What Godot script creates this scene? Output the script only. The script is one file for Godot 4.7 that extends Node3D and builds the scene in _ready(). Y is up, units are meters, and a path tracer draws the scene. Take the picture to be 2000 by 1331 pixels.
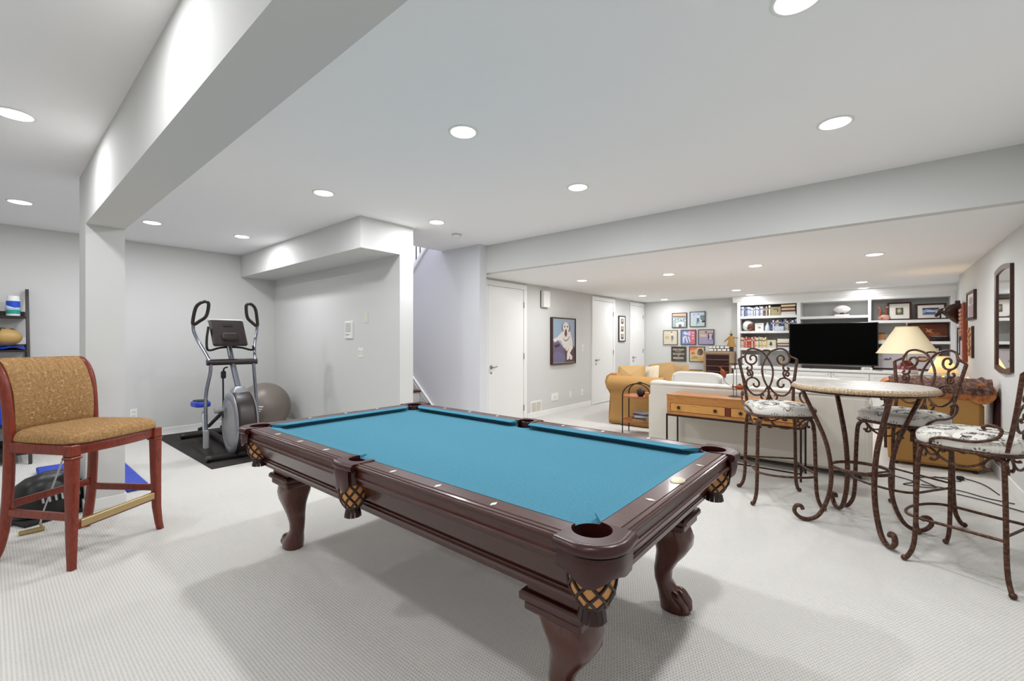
extends Node3D
# A finished basement: pool room with a low-ceilinged TV end behind it. Metres, y up; the camera stands at the origin at eye height.

const EYE := 1.34
const MAIN_H := 2.69
const LOW_H := 2.30
const FOCAL := 856.0            # in pixels of the 2000 x 1331 frame

var M := {}                     # materials by name
var taken := {}                 # names in use

func _ready():
	set_camera_and_light()
	make_materials()
	build_shell()
	build_doors()
	build_stairs()
	build_lights()
	build_pool_table()
	build_bench()
	build_bar_set()
	build_gym()
	build_left_corner()
	build_sofas()
	build_console()
	build_bookcase()
	build_wall_things()
	build_tv_end_small()

func set_camera_and_light():
	var cam := Camera3D.new()
	cam.name = "camera"
	cam.position = Vector3(0, EYE, 0)
	cam.rotation.y = atan2(716.0, FOCAL)
	cam.fov = rad_to_deg(2.0 * atan(665.5 / FOCAL))
	cam.near = 0.05
	cam.far = 60.0
	cam.current = true
	add_child(cam)
	var we := WorldEnvironment.new()
	we.name = "world_environment"
	var e := Environment.new()
	e.background_mode = Environment.BG_COLOR
	e.background_color = Color(0.02, 0.02, 0.02)
	e.tonemap_mode = Environment.TONE_MAPPER_LINEAR
	e.tonemap_exposure = 0.66
	e.sdfgi_enabled = true
	e.ssao_enabled = true
	e.ssil_enabled = true
	we.environment = e
	add_child(we)

# ---------------------------------------------------------------- mesh building
class MB:
	var v := PackedVector3Array()
	var n := PackedVector3Array()
	var t := PackedVector2Array()
	var x := PackedInt32Array()

	func face(p: Array, out: Vector3, uv: Array = []) -> void:
		var nn := Vector3.ZERO
		for i in p.size():
			nn += (p[i] - p[0]).cross(p[(i + 1) % p.size()] - p[0])
		var q := p.duplicate()
		var w := uv.duplicate()
		if nn.dot(out) < 0.0:
			q.reverse()
			w.reverse()
			nn = -nn
		nn = nn.normalized()
		var b := v.size()
		for i in q.size():
			v.append(q[i])
			n.append(nn)
			t.append(w[i] if w.size() else Vector2.ZERO)
		for i in range(1, q.size() - 1):
			x.append_array([b, b + i + 1, b + i])

	func box(c: Vector3, s: Vector3, ch := 0.0, b := Basis()) -> void:
		var h := s * 0.5
		var g := Vector3(h.x - ch, h.y - ch, h.z - ch)
		for a in 3:
			var p := (a + 1) % 3
			var q := (a + 2) % 3
			for sa in [-1.0, 1.0]:
				var f := []
				for k in [[-1, -1], [1, -1], [1, 1], [-1, 1]]:
					var o := Vector3.ZERO
					o[a] = h[a] * sa
					o[p] = g[p] * k[0]
					o[q] = g[q] * k[1]
					f.append(c + b * o)
				var d := Vector3.ZERO
				d[a] = sa
				face(f, b * d, [Vector2(0, 1), Vector2(1, 1), Vector2(1, 0), Vector2(0, 0)])
				if ch <= 0.0:
					continue
				for sp in [-1.0, 1.0]:
					var e := []
					for k in [[h[a], g[p], -1], [g[a], h[p], -1], [g[a], h[p], 1], [h[a], g[p], 1]]:
						var o := Vector3.ZERO
						o[a] = k[0] * sa
						o[p] = k[1] * sp
						o[q] = g[q] * k[2]
						e.append(c + b * o)
					var d2 := Vector3.ZERO
					d2[a] = sa
					d2[p] = sp
					face(e, b * d2)
		if ch > 0.0:
			for sx in [-1.0, 1.0]:
				for sy in [-1.0, 1.0]:
					for sz in [-1.0, 1.0]:
						var sg := Vector3(sx, sy, sz)
						face([c + b * (Vector3(h.x, g.y, g.z) * sg), c + b * (Vector3(g.x, h.y, g.z) * sg), c + b * (Vector3(g.x, g.y, h.z) * sg)], b * sg)

	# box between two corners
	func span(p: Vector3, q: Vector3, ch := 0.0) -> void:
		box((p + q) * 0.5, (q - p).abs(), ch)

	# smooth surface through rows of points; cu: each row is a loop; cv: last row joins the first; cap: close the ends
	func grid(rows: Array, cu := true, cv := false, cap := true, us := 1.0, vs := 1.0) -> void:
		var nr := rows.size()
		var nc: int = rows[0].size()
		var b := v.size()
		var wc := nc + (1 if cu else 0)
		var wr := nr + (1 if cv else 0)
		var P := PackedVector3Array()
		for r in wr:
			var row: PackedVector3Array = rows[r % nr]
			for c in wc:
				P.append(row[c % nc])
		var N := PackedVector3Array()
		N.resize(wr * wc)
		var mid := Vector3.ZERO
		for p in P:
			mid += p
		mid /= P.size()
		var vol := 0.0
		for r in wr - 1:
			for c in wc - 1:
				var i := r * wc + c
				var fn := (P[i + wc + 1] - P[i]).cross(P[i + wc] - P[i + 1])
				vol += fn.dot((P[i] + P[i + wc + 1]) * 0.5 - mid)
				N[i] += fn
				N[i + 1] += fn
				N[i + wc] += fn
				N[i + wc + 1] += fn
		if cu:
			for r in wr:
				var s := N[r * wc] + N[r * wc + wc - 1]
				N[r * wc] = s
				N[r * wc + wc - 1] = s
		if cv:
			for c in wc:
				var s := N[c] + N[(wr - 1) * wc + c]
				N[c] = s
				N[(wr - 1) * wc + c] = s
		var sg := 1.0 if vol >= 0.0 else -1.0
		for r in wr:
			for c in wc:
				v.append(P[r * wc + c])
				n.append((N[r * wc + c] * sg).normalized())
				t.append(Vector2(us * c / float(wc - 1), vs * r / float(wr - 1)))
		for r in wr - 1:
			for c in wc - 1:
				var i := b + r * wc + c
				# fn above points along (down-right diagonal) x (down-left): emit clockwise seen from outside
				if sg > 0.0:
					x.append_array([i, i + wc, i + 1, i + 1, i + wc, i + wc + 1])
				else:
					x.append_array([i, i + 1, i + wc, i + 1, i + wc + 1, i + wc])
		if cap and cu and not cv:
			for e in [[0, 1], [nr - 1, nr - 2]]:
				var a := Array(rows[e[0]])
				var m0 := Vector3.ZERO
				var m1 := Vector3.ZERO
				for k in nc:
					m0 += rows[e[0]][k]
					m1 += rows[e[1]][k]
				fan(a, m0 / nc, m0 - m1)

	func fan(p: Array, mid: Vector3, out: Vector3) -> void:
		for i in p.size():
			var a: Vector3 = p[i]
			var c: Vector3 = p[(i + 1) % p.size()]
			if (a - mid).cross(c - mid).length() > 1e-12:
				var o := out
				face([mid, a, c], o if o.length() > 1e-9 else Vector3.UP)

	# tube along points; r: one radius or one per point; ry: second radius (flat bars)
	func tube(p: PackedVector3Array, r, sides := 8, closed := false, hint := Vector3.UP, ry := 0.0, cap := true) -> void:
		var rows := []
		var m := p.size()
		var nn := hint
		for i in m:
			var a := p[(i - 1 + m) % m] if closed or i > 0 else p[0]
			var c := p[(i + 1) % m] if closed or i < m - 1 else p[m - 1]
			var d := (c - a).normalized()
			nn = nn - d * nn.dot(d)
			if nn.length() < 1e-4:
				nn = d.cross(Vector3(0.37, 0.2, 0.9))
			nn = nn.normalized()
			var bb := d.cross(nn)
			var ra: float = r[i] if r is Array or r is PackedFloat32Array else r
			var rb := ra if ry <= 0.0 else ry
			var ring := PackedVector3Array()
			for k in sides:
				var w := TAU * (k + 0.5) / sides
				ring.append(p[i] + nn * cos(w) * ra + bb * sin(w) * rb)
			rows.append(ring)
		grid(rows, true, closed, cap)

	func lathe(prof: Array, seg := 20, at := Vector3.ZERO, b := Basis(), cap := true) -> void:
		var rows := []
		for q in prof:
			var ring := PackedVector3Array()
			for k in seg:
				var w := TAU * k / seg
				ring.append(at + b * Vector3(cos(w) * q[0], q[1], sin(w) * q[0]))
			rows.append(ring)
		grid(rows, true, false, cap)

	# superellipsoid: e1 squares it vertically, e2 in plan (1 = round, 0.2 = box)
	func pillow(c: Vector3, s: Vector3, e1 := 0.5, e2 := 0.4, b := Basis(), nu := 28, nv := 14) -> void:
		var rows := []
		for j in range(1, nv):
			var f := -PI / 2 + PI * j / nv
			var ring := PackedVector3Array()
			for i in nu:
				var w := TAU * i / nu
				var cf := pw(cos(f), e1)
				ring.append(c + b * (Vector3(cf * pw(cos(w), e2), pw(sin(f), e1), cf * pw(sin(w), e2)) * s * 0.5))
			rows.append(ring)
		grid(rows, true, false, true)

	func pw(a: float, e: float) -> float:
		return signf(a) * pow(absf(a), e)

	# polygon in the local xy plane pushed from z = 0 to z = depth
	func extrude(poly: PackedVector2Array, depth: float, xf := Transform3D(), uvbox := Rect2()) -> void:
		var tri := Geometry2D.triangulate_polygon(poly)
		for k in range(0, tri.size(), 3):
			for zz in [0.0, depth]:
				var f := []
				var w := []
				for j in 3:
					var q := poly[tri[k + j]]
					f.append(xf * Vector3(q.x, q.y, zz))
					if uvbox.size.x > 0.0:
						w.append(Vector2((q.x - uvbox.position.x) / uvbox.size.x, 1.0 - (q.y - uvbox.position.y) / uvbox.size.y))
				face(f, xf.basis * Vector3(0, 0, -1.0 if (zz == 0.0) == (depth > 0.0) else 1.0), w)
		var cw := Geometry2D.is_polygon_clockwise(poly)
		for i in poly.size():
			var a := poly[i]
			var c := poly[(i + 1) % poly.size()]
			var o := Vector2(c.y - a.y, a.x - c.x) * (-1.0 if cw else 1.0)
			face([xf * Vector3(a.x, a.y, 0), xf * Vector3(c.x, c.y, 0), xf * Vector3(c.x, c.y, depth), xf * Vector3(a.x, a.y, depth)], xf.basis * Vector3(o.x, o.y, 0))

	func mesh() -> ArrayMesh:
		var a := []
		a.resize(Mesh.ARRAY_MAX)
		a[Mesh.ARRAY_VERTEX] = v
		a[Mesh.ARRAY_NORMAL] = n
		a[Mesh.ARRAY_TEX_UV] = t
		a[Mesh.ARRAY_INDEX] = x
		var am := ArrayMesh.new()
		am.add_surface_from_arrays(Mesh.PRIMITIVE_TRIANGLES, a)
		return am

func mb() -> MB:
	return MB.new()

func one_box(c: Vector3, s: Vector3, ch := 0.0, b := Basis()) -> MB:
	var m := MB.new()
	m.box(c, s, ch, b)
	return m

func one_tube(p, r, sides := 8, closed := false, hint := Vector3.UP) -> MB:
	var m := MB.new()
	m.tube(PackedVector3Array(p), r, sides, closed, hint)
	return m

# a smooth curve through points
func curve(p: Array, per := 6, closed := false) -> PackedVector3Array:
	var out := PackedVector3Array()
	var m := p.size()
	var last := m if closed else m - 1
	for i in last:
		var a: Vector3 = p[(i - 1 + m) % m] if closed or i > 0 else p[0] * 2.0 - p[1]
		var b: Vector3 = p[i]
		var c: Vector3 = p[(i + 1) % m]
		var d: Vector3 = p[(i + 2) % m] if closed or i < m - 2 else p[m - 1] * 2.0 - p[m - 2]
		for k in per:
			out.append(b.cubic_interpolate(c, a, d, float(k) / per))
	if not closed:
		out.append(p[m - 1])
	return out

func circle2(c: Vector2, r: float, seg := 24) -> PackedVector2Array:
	var p := PackedVector2Array()
	for k in seg:
		p.append(c + Vector2(cos(TAU * k / seg), sin(TAU * k / seg)) * r)
	return p

# ---------------------------------------------------------------- naming
func numbered(called: String) -> String:
	if not taken.has(called):
		taken[called] = 0
		return called
	taken[called] += 1
	return "%s_%03d" % [called, taken[called]]

func tag(o: Node3D, label: String, category := "", group := "", kind := "") -> Node3D:
	o.set_meta("label", label)
	if category:
		o.set_meta("category", category)
	if group:
		o.set_meta("group", group)
	if kind:
		o.set_meta("kind", kind)
	return o

func thing(called: String, label: String, category: String, at := Vector3.ZERO, turn := 0.0, group := "") -> Node3D:
	var o := Node3D.new()
	o.name = numbered(called)
	add_child(o)
	o.position = at
	o.rotation.y = turn
	return tag(o, label, category, group)

func part(called: String, m: MB, mat: Material, parent: Node3D) -> MeshInstance3D:
	var o := MeshInstance3D.new()
	o.mesh = m.mesh()
	o.material_override = mat
	if parent == self:
		o.name = numbered(called)
		add_child(o)
	else:
		o.name = called
		parent.add_child(o, true)
	return o

func solo(called: String, m: MB, mat: Material, label: String, category: String, group := "") -> MeshInstance3D:
	var o := part(called, m, mat, self)
	tag(o, label, category, group)
	return o

func struct(called: String, m: MB, mat: Material, label: String) -> MeshInstance3D:
	var o := part(called, m, mat, self)
	tag(o, label, "", "", "structure")
	return o

func copy(o: Node3D, at: Vector3, turn: float, label := "", base := "") -> Node3D:
	var c: Node3D = o.duplicate()
	c.name = numbered(base if base else String(o.name))
	add_child(c)
	c.position = at
	c.rotation.y = turn
	if label:
		c.set_meta("label", label)
	return c

func text(words: String, size: float, mat: Material, parent: Node3D, at: Vector3, turn := Vector3.ZERO, squeeze := 1.0, called := "lettering", serif := true) -> void:
	var tm := TextMesh.new()
	var f := SystemFont.new()
	f.font_names = PackedStringArray(["Droid Serif" if serif else "Droid Sans"])
	f.font_weight = 700
	tm.font = f
	tm.text = words
	tm.font_size = 32
	tm.pixel_size = size / 32.0
	tm.depth = 0.0015
	tm.curve_step = 2.0
	var o := MeshInstance3D.new()
	o.mesh = tm
	o.material_override = mat
	o.name = called
	parent.add_child(o, true)
	o.position = at
	o.rotation = turn
	o.scale = Vector3(squeeze, 1, 1)

# ---------------------------------------------------------------- materials
func mat(called: String, c: Color, rough := 0.6, metal := 0.0, spec := 0.5) -> StandardMaterial3D:
	var m := StandardMaterial3D.new()
	m.resource_name = called
	m.albedo_color = c
	m.roughness = rough
	m.metallic = metal
	m.metallic_specular = spec
	M[called] = m
	return m

func noise_tex(freq: float, colors: Array, stops: Array, seed_no: int, size := 256, kind := FastNoiseLite.TYPE_SIMPLEX_SMOOTH, octaves := 4, warp := 0.0) -> NoiseTexture2D:
	var fn := FastNoiseLite.new()
	fn.noise_type = kind
	fn.frequency = freq
	fn.fractal_octaves = octaves
	fn.seed = seed_no
	if warp > 0.0:
		fn.domain_warp_enabled = true
		fn.domain_warp_amplitude = warp
		fn.domain_warp_frequency = freq
	var g := Gradient.new()
	g.offsets = PackedFloat32Array(stops)
	g.colors = PackedColorArray(colors)
	var nt := NoiseTexture2D.new()
	nt.width = size
	nt.height = size
	nt.seamless = true
	nt.noise = fn
	nt.color_ramp = g
	return nt

func tri(m: StandardMaterial3D, scale: Vector3, world := false) -> StandardMaterial3D:
	m.uv1_triplanar = true
	m.uv1_world_triplanar = world
	m.uv1_scale = scale
	return m

func wood(called: String, dark: Color, light: Color, rough: float, scale: Vector3, seed_no: int, coat := 0.0) -> StandardMaterial3D:
	var m := mat(called, Color.WHITE, rough)
	m.albedo_texture = noise_tex(0.02, [dark, light, dark.lerp(light, 0.4), light], [0.2, 0.45, 0.6, 0.85], seed_no, 256, FastNoiseLite.TYPE_SIMPLEX_SMOOTH, 5)
	tri(m, scale)
	if coat > 0.0:
		m.clearcoat_enabled = true
		m.clearcoat = coat
		m.clearcoat_roughness = 0.12
	return m

func image_mat(called: String, im: Image, rough := 0.5) -> StandardMaterial3D:
	var m := mat(called, Color.WHITE, rough)
	m.albedo_texture = ImageTexture.create_from_image(im)
	return m

func canvas(w: int, h: int, c: Color) -> Image:
	var im := Image.create(w, h, false, Image.FORMAT_RGB8)
	im.fill(c)
	return im

func fill_poly(im: Image, p: Array, c: Color) -> void:
	var w := im.get_width()
	var h := im.get_height()
	var lo := 1e9
	var hi := -1e9
	for q in p:
		lo = minf(lo, q[1] * h)
		hi = maxf(hi, q[1] * h)
	for y in range(maxi(0, int(lo)), mini(h, int(hi) + 1)):
		var xs := []
		var yy := y + 0.5
		for i in p.size():
			var a: Array = p[i]
			var b: Array = p[(i + 1) % p.size()]
			var ay: float = a[1] * h
			var by: float = b[1] * h
			if (ay <= yy) != (by <= yy):
				xs.append((a[0] + (b[0] - a[0]) * (yy - ay) / (by - ay)) * w)
		xs.sort()
		for k in range(0, xs.size() - 1, 2):
			var x0 := clampi(roundi(xs[k]), 0, w)
			var x1 := clampi(roundi(xs[k + 1]), 0, w)
			if x1 > x0:
				im.fill_rect(Rect2i(x0, y, x1 - x0, 1), c)

func fill_oval(im: Image, cx: float, cy: float, rx: float, ry: float, c: Color) -> void:
	var p := []
	for k in 28:
		p.append([cx + rx * cos(TAU * k / 28), cy + ry * sin(TAU * k / 28)])
	fill_poly(im, p, c)

# a brush stroke through points (in pixels, wrapping round the edges), its width tapering from w0 to w1
func brush(im: Image, p: PackedVector2Array, w0: float, w1: float, c: Color) -> void:
	var s := im.get_width()
	var h := im.get_height()
	for i in p.size() - 1:
		var steps := maxi(1, int(p[i].distance_to(p[i + 1])))
		for k in steps:
			var f := (i + float(k) / steps) / (p.size() - 1)
			var q := p[i].lerp(p[i + 1], float(k) / steps)
			var r := lerpf(w0, w1, f) * (0.55 + 0.45 * sin(PI * clampf(f * 1.1, 0, 1)))
			for dy in range(-int(r), int(r) + 1):
				var e := int(sqrt(maxf(0.0, r * r - dy * dy)))
				for dx in range(-e, e + 1):
					im.set_pixel(posmod(int(q.x) + dx, s), posmod(int(q.y) + dy, h), c)

func scroll2(c: Vector2, r: float, a0: float, turns: float, shrink := 0.2) -> PackedVector2Array:
	var p := PackedVector2Array()
	var m := int(14 * absf(turns)) + 4
	for k in m + 1:
		var f := float(k) / m
		var a := a0 + TAU * turns * f
		p.append(c + Vector2(cos(a), sin(a)) * r * lerpf(1.0, shrink, f))
	return p

func make_materials():
	var rng := RandomNumberGenerator.new()
	rng.seed = 7
	# surfaces of the rooms
	mat("wall", Color(0.825, 0.825, 0.815), 0.85, 0.0, 0.3)
	mat("stair_wall", Color(0.86, 0.86, 0.872), 0.85, 0.0, 0.3)
	mat("ceiling", Color(0.965, 0.965, 0.965), 0.9, 0.0, 0.3)
	mat("trim", Color(0.93, 0.93, 0.92), 0.4)
	mat("white_plastic", Color(0.92, 0.92, 0.90), 0.4)
	mat("cream_plastic", Color(0.86, 0.84, 0.78), 0.45)
	mat("grey_plastic", Color(0.62, 0.62, 0.62), 0.45)
	mat("black_plastic", Color(0.035, 0.033, 0.032), 0.4)
	mat("brown_plastic", Color(0.16, 0.115, 0.10), 0.4)
	mat("charcoal", Color(0.13, 0.12, 0.12), 0.8)
	mat("chrome", Color(0.78, 0.78, 0.80), 0.22, 0.95)
	mat("steel", Color(0.55, 0.56, 0.60), 0.32, 0.85)
	mat("silver_paint", Color(0.60, 0.60, 0.62), 0.35, 0.5)
	mat("nickel", Color(0.60, 0.58, 0.55), 0.35, 0.9)
	mat("brass", Color(0.72, 0.63, 0.45), 0.35, 0.7)
	# cut-loop carpet: staggered tufts, about 12 mm apart
	var cs := 256
	var tufts := 16.0
	var ci := canvas(cs, cs, Color.WHITE)
	var hi := canvas(cs, cs, Color.WHITE)
	for y in cs:
		for x in cs:
			var fy := y / float(cs) * tufts
			var row := int(fy)
			var fx := x / float(cs) * tufts + (0.5 if row % 2 else 0.0)
			var gx := fposmod(fx, 1.0) - 0.5
			var gy := fposmod(fy, 1.0) - 0.5
			var d := 1.0 - 0.95 * exp(-(gx * gx * 17.0 + gy * gy * 17.0)) - 0.12 * absf(sin(PI * fx)) * absf(gy)
			hi.set_pixel(x, y, Color(d, d, d))
			var k := 0.87 + 0.13 * d + rng.randf_range(-0.03, 0.03)
			ci.set_pixel(x, y, Color(0.858 * k, 0.846 * k, 0.824 * k))
	var carpet := image_mat("carpet", ci, 0.95)
	carpet.metallic_specular = 0.15
	carpet.heightmap_enabled = true
	carpet.heightmap_texture = ImageTexture.create_from_image(hi)
	carpet.heightmap_scale = 0.3
	tri(carpet, Vector3(4.6, 4.6, 4.6), true)
	# pool table
	wood("pool_wood", Color(0.205, 0.07, 0.045), Color(0.29, 0.115, 0.075), 0.32, Vector3(0.7, 6, 6), 11, 0.25)
	wood("pool_leg_wood", Color(0.22, 0.075, 0.035), Color(0.34, 0.135, 0.065), 0.28, Vector3(5, 1.2, 5), 12, 0.5)
	mat("leather", Color(0.215, 0.065, 0.055), 0.3)
	mat("leather_strap", Color(0.16, 0.055, 0.03), 0.4)
	mat("basket_liner", Color(0.82, 0.58, 0.34), 0.45)
	var felt := mat("felt", Color.WHITE, 0.95, 0.0, 0.2)
	felt.albedo_texture = noise_tex(0.12, [Color(0.285, 0.50, 0.58), Color(0.32, 0.53, 0.61)], [0.3, 0.7], 5)
	tri(felt, Vector3(3, 3, 3))
	mat("pearl", Color(0.93, 0.92, 0.88), 0.25)
	mat("plate", Color(0.80, 0.78, 0.66), 0.35, 0.4)
	# bench and bar set
	wood("cherry", Color(0.40, 0.10, 0.025), Color(0.52, 0.175, 0.05), 0.38, Vector3(5, 1.2, 5), 21, 0.15)
	var tap := mat("tapestry", Color.WHITE, 0.85, 0.0, 0.25)
	tap.albedo_texture = noise_tex(0.035, [Color(0.56, 0.42, 0.26), Color(0.71, 0.56, 0.39), Color(0.60, 0.45, 0.28), Color(0.76, 0.62, 0.45)], [0.25, 0.45, 0.55, 0.75], 31, 256, FastNoiseLite.TYPE_SIMPLEX_SMOOTH, 3, 40.0)
	tap.heightmap_enabled = true
	tap.heightmap_texture = noise_tex(0.035, [Color.BLACK, Color.WHITE, Color.BLACK, Color.WHITE], [0.3, 0.45, 0.55, 0.75], 31, 256, FastNoiseLite.TYPE_SIMPLEX_SMOOTH, 3, 40.0)
	tap.heightmap_scale = 0.25
	tri(tap, Vector3(5.5, 5.5, 5.5))
	var iron := mat("iron", Color.WHITE, 0.4, 0.35)
	iron.albedo_texture = noise_tex(0.03, [Color(0.22, 0.115, 0.075), Color(0.33, 0.20, 0.135), Color(0.43, 0.31, 0.22)], [0.3, 0.55, 0.8], 41)
	tri(iron, Vector3(5, 5, 5))
	var stone := mat("stone", Color.WHITE, 0.4)
	stone.albedo_texture = noise_tex(0.02, [Color(0.66, 0.63, 0.60), Color(0.74, 0.72, 0.70), Color(0.70, 0.66, 0.60), Color(0.78, 0.76, 0.74)], [0.25, 0.45, 0.6, 0.8], 43)
	tri(stone, Vector3(1.5, 1.5, 1.5))
	var edge := mat("stone_edge", Color.WHITE, 0.8)
	edge.albedo_texture = noise_tex(0.05, [Color(0.56, 0.44, 0.31), Color(0.76, 0.66, 0.52), Color(0.84, 0.79, 0.72)], [0.3, 0.5, 0.75], 44)
	tri(edge, Vector3(5, 9, 5))
	# black scrolls printed on off-white cloth
	var dm := canvas(512, 512, Color(0.885, 0.87, 0.835))
	var ink := Color(0.085, 0.075, 0.075)
	for j in 4:
		var o := Vector2(128 + 256 * (j % 2) + (128 if j >= 2 else 0), 250 if j < 2 else 506)
		for sgn in [-1.0, 1.0]:
			var p := PackedVector2Array()
			for k in 24:
				var f := k / 23.0
				p.append(o + Vector2(sgn * (6 + 84 * pow(f, 0.75) + 12 * sin(f * 5)), -6 - 190 * f + 40 * f * f))
			brush(dm, p, 8, 4, ink)
			brush(dm, scroll2(p[23] + Vector2(-sgn * 26, 2), 26, 0.0 if sgn > 0 else PI, -1.25 * sgn, 0.2), 4, 7, ink)
			for k in 4:
				var c := p[5 + k * 5] + Vector2(sgn * 20, -4)
				brush(dm, scroll2(c, 22 - k * 2.5, PI if sgn > 0 else 0.0, 0.75 * sgn, 0.3), 4, 8, ink)
				brush(dm, scroll2(p[6 + k * 5] - Vector2(sgn * 17, 6), 15, 0.0 if sgn > 0 else PI, -0.6 * sgn, 0.45), 3, 7, ink)
			brush(dm, scroll2(o + Vector2(sgn * 48, -44), 24, PI / 2, 1.1 * sgn, 0.2), 4, 7, ink)
		for k in 4:
			brush(dm, scroll2(o + Vector2(0, -178), 30 - k * 7, k * 1.5, 0.8, 0.85), 4, 3, ink)
		for k in 7:
			var a := PI * k / 6.0
			var d := Vector2(cos(a), -sin(a))
			brush(dm, PackedVector2Array([o + Vector2(0, -178) + d * 38, o + Vector2(0, -178) + d * 54]), 4, 7, ink)
	var das := image_mat("damask", dm, 0.8)
	tri(das, Vector3(2.6, 2.6, 2.6))
	# soft furnishings
	mat("white_cloth", Color(0.86, 0.835, 0.79), 0.9, 0.0, 0.2)
	mat("white_cushion", Color(0.88, 0.87, 0.845), 0.9, 0.0, 0.2)
	mat("gold_cloth", Color(0.71, 0.545, 0.335), 0.8, 0.0, 0.3)
	mat("gold_pillow", Color(0.72, 0.58, 0.37), 0.6)
	mat("cream_pillow", Color(0.83, 0.78, 0.68), 0.85)
	mat("tan_pillow", Color(0.74, 0.62, 0.45), 0.8)
	var leather := mat("gold_leather", Color.WHITE, 0.55)
	leather.albedo_texture = noise_tex(0.02, [Color(0.56, 0.30, 0.13), Color(0.72, 0.46, 0.21), Color(0.62, 0.32, 0.18), Color(0.76, 0.52, 0.26)], [0.25, 0.45, 0.6, 0.8], 51, 256, FastNoiseLite.TYPE_SIMPLEX_SMOOTH, 3, 50.0)
	tri(leather, Vector3(2.2, 2.2, 2.2))
	mat("mustard_cloth", Color(0.68, 0.50, 0.26), 0.8)
	var th := mat("throw", Color.WHITE, 0.95)
	th.albedo_texture = noise_tex(0.03, [Color(0.22, 0.12, 0.11), Color(0.38, 0.26, 0.22), Color(0.62, 0.50, 0.42), Color(0.26, 0.14, 0.14)], [0.25, 0.45, 0.62, 0.75], 53, 256, FastNoiseLite.TYPE_SIMPLEX_SMOOTH, 3, 60.0)
	tri(th, Vector3(2.5, 2.5, 2.5))
	mat("burgundy", Color(0.22, 0.07, 0.09), 0.9)
	wood("honey_wood", Color(0.64, 0.41, 0.19), Color(0.73, 0.50, 0.26), 0.4, Vector3(0.8, 7, 7), 61)
	wood("drawer_wood", Color(0.74, 0.52, 0.25), Color(0.81, 0.59, 0.32), 0.4, Vector3(0.8, 7, 7), 62)
	mat("red_wood", Color(0.42, 0.13, 0.06), 0.4)
	mat("dark_iron", Color(0.14, 0.085, 0.06), 0.5, 0.4)
	wood("orange_wood", Color(0.60, 0.32, 0.14), Color(0.70, 0.42, 0.22), 0.4, Vector3(4, 4, 4), 63)
	wood("frame_wood", Color(0.18, 0.085, 0.05), Color(0.28, 0.14, 0.08), 0.4, Vector3(6, 3, 3), 64)
	mat("espresso", Color(0.12, 0.085, 0.07), 0.45)
	mat("black_frame", Color(0.06, 0.055, 0.055), 0.45)
	mat("mat_board", Color(0.92, 0.905, 0.87), 0.8)
	mat("shade", Color(0.90, 0.84, 0.70), 0.8).backlight_enabled = true
	M.shade.backlight = Color(0.35, 0.31, 0.24)
	mat("screen", Color(0.004, 0.004, 0.004), 0.35, 0.0, 0.15)
	mat("cabinet_white", Color(0.92, 0.92, 0.915), 0.45)
	mat("blue", Color(0.12, 0.25, 0.72), 0.5)
	mat("rubber", Color(0.16, 0.135, 0.125), 0.85)
	var bm := mat("ball_rubber", Color(0.50, 0.46, 0.43), 0.42)
	bm.metallic = 0.15
	var mir := mat("mirror", Color(0.92, 0.92, 0.92), 0.02, 1.0)
	mir.metallic_specular = 0.8
	mat("tread", Color(0.32, 0.17, 0.10), 0.4)
	mat("paper", Color(0.88, 0.86, 0.80), 0.85)
	mat("ink_cream", Color(0.85, 0.80, 0.68), 0.8)
	mat("ink_dark", Color(0.12, 0.11, 0.10), 0.8)

# ---------------------------------------------------------------- the rooms
func B(x0: float, x1: float, y0: float, y1: float, z0: float, z1: float, ch := 0.0) -> MB:
	var m := MB.new()
	m.span(Vector3(x0, y0, z0), Vector3(x1, y1, z1), ch)
	return m

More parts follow.
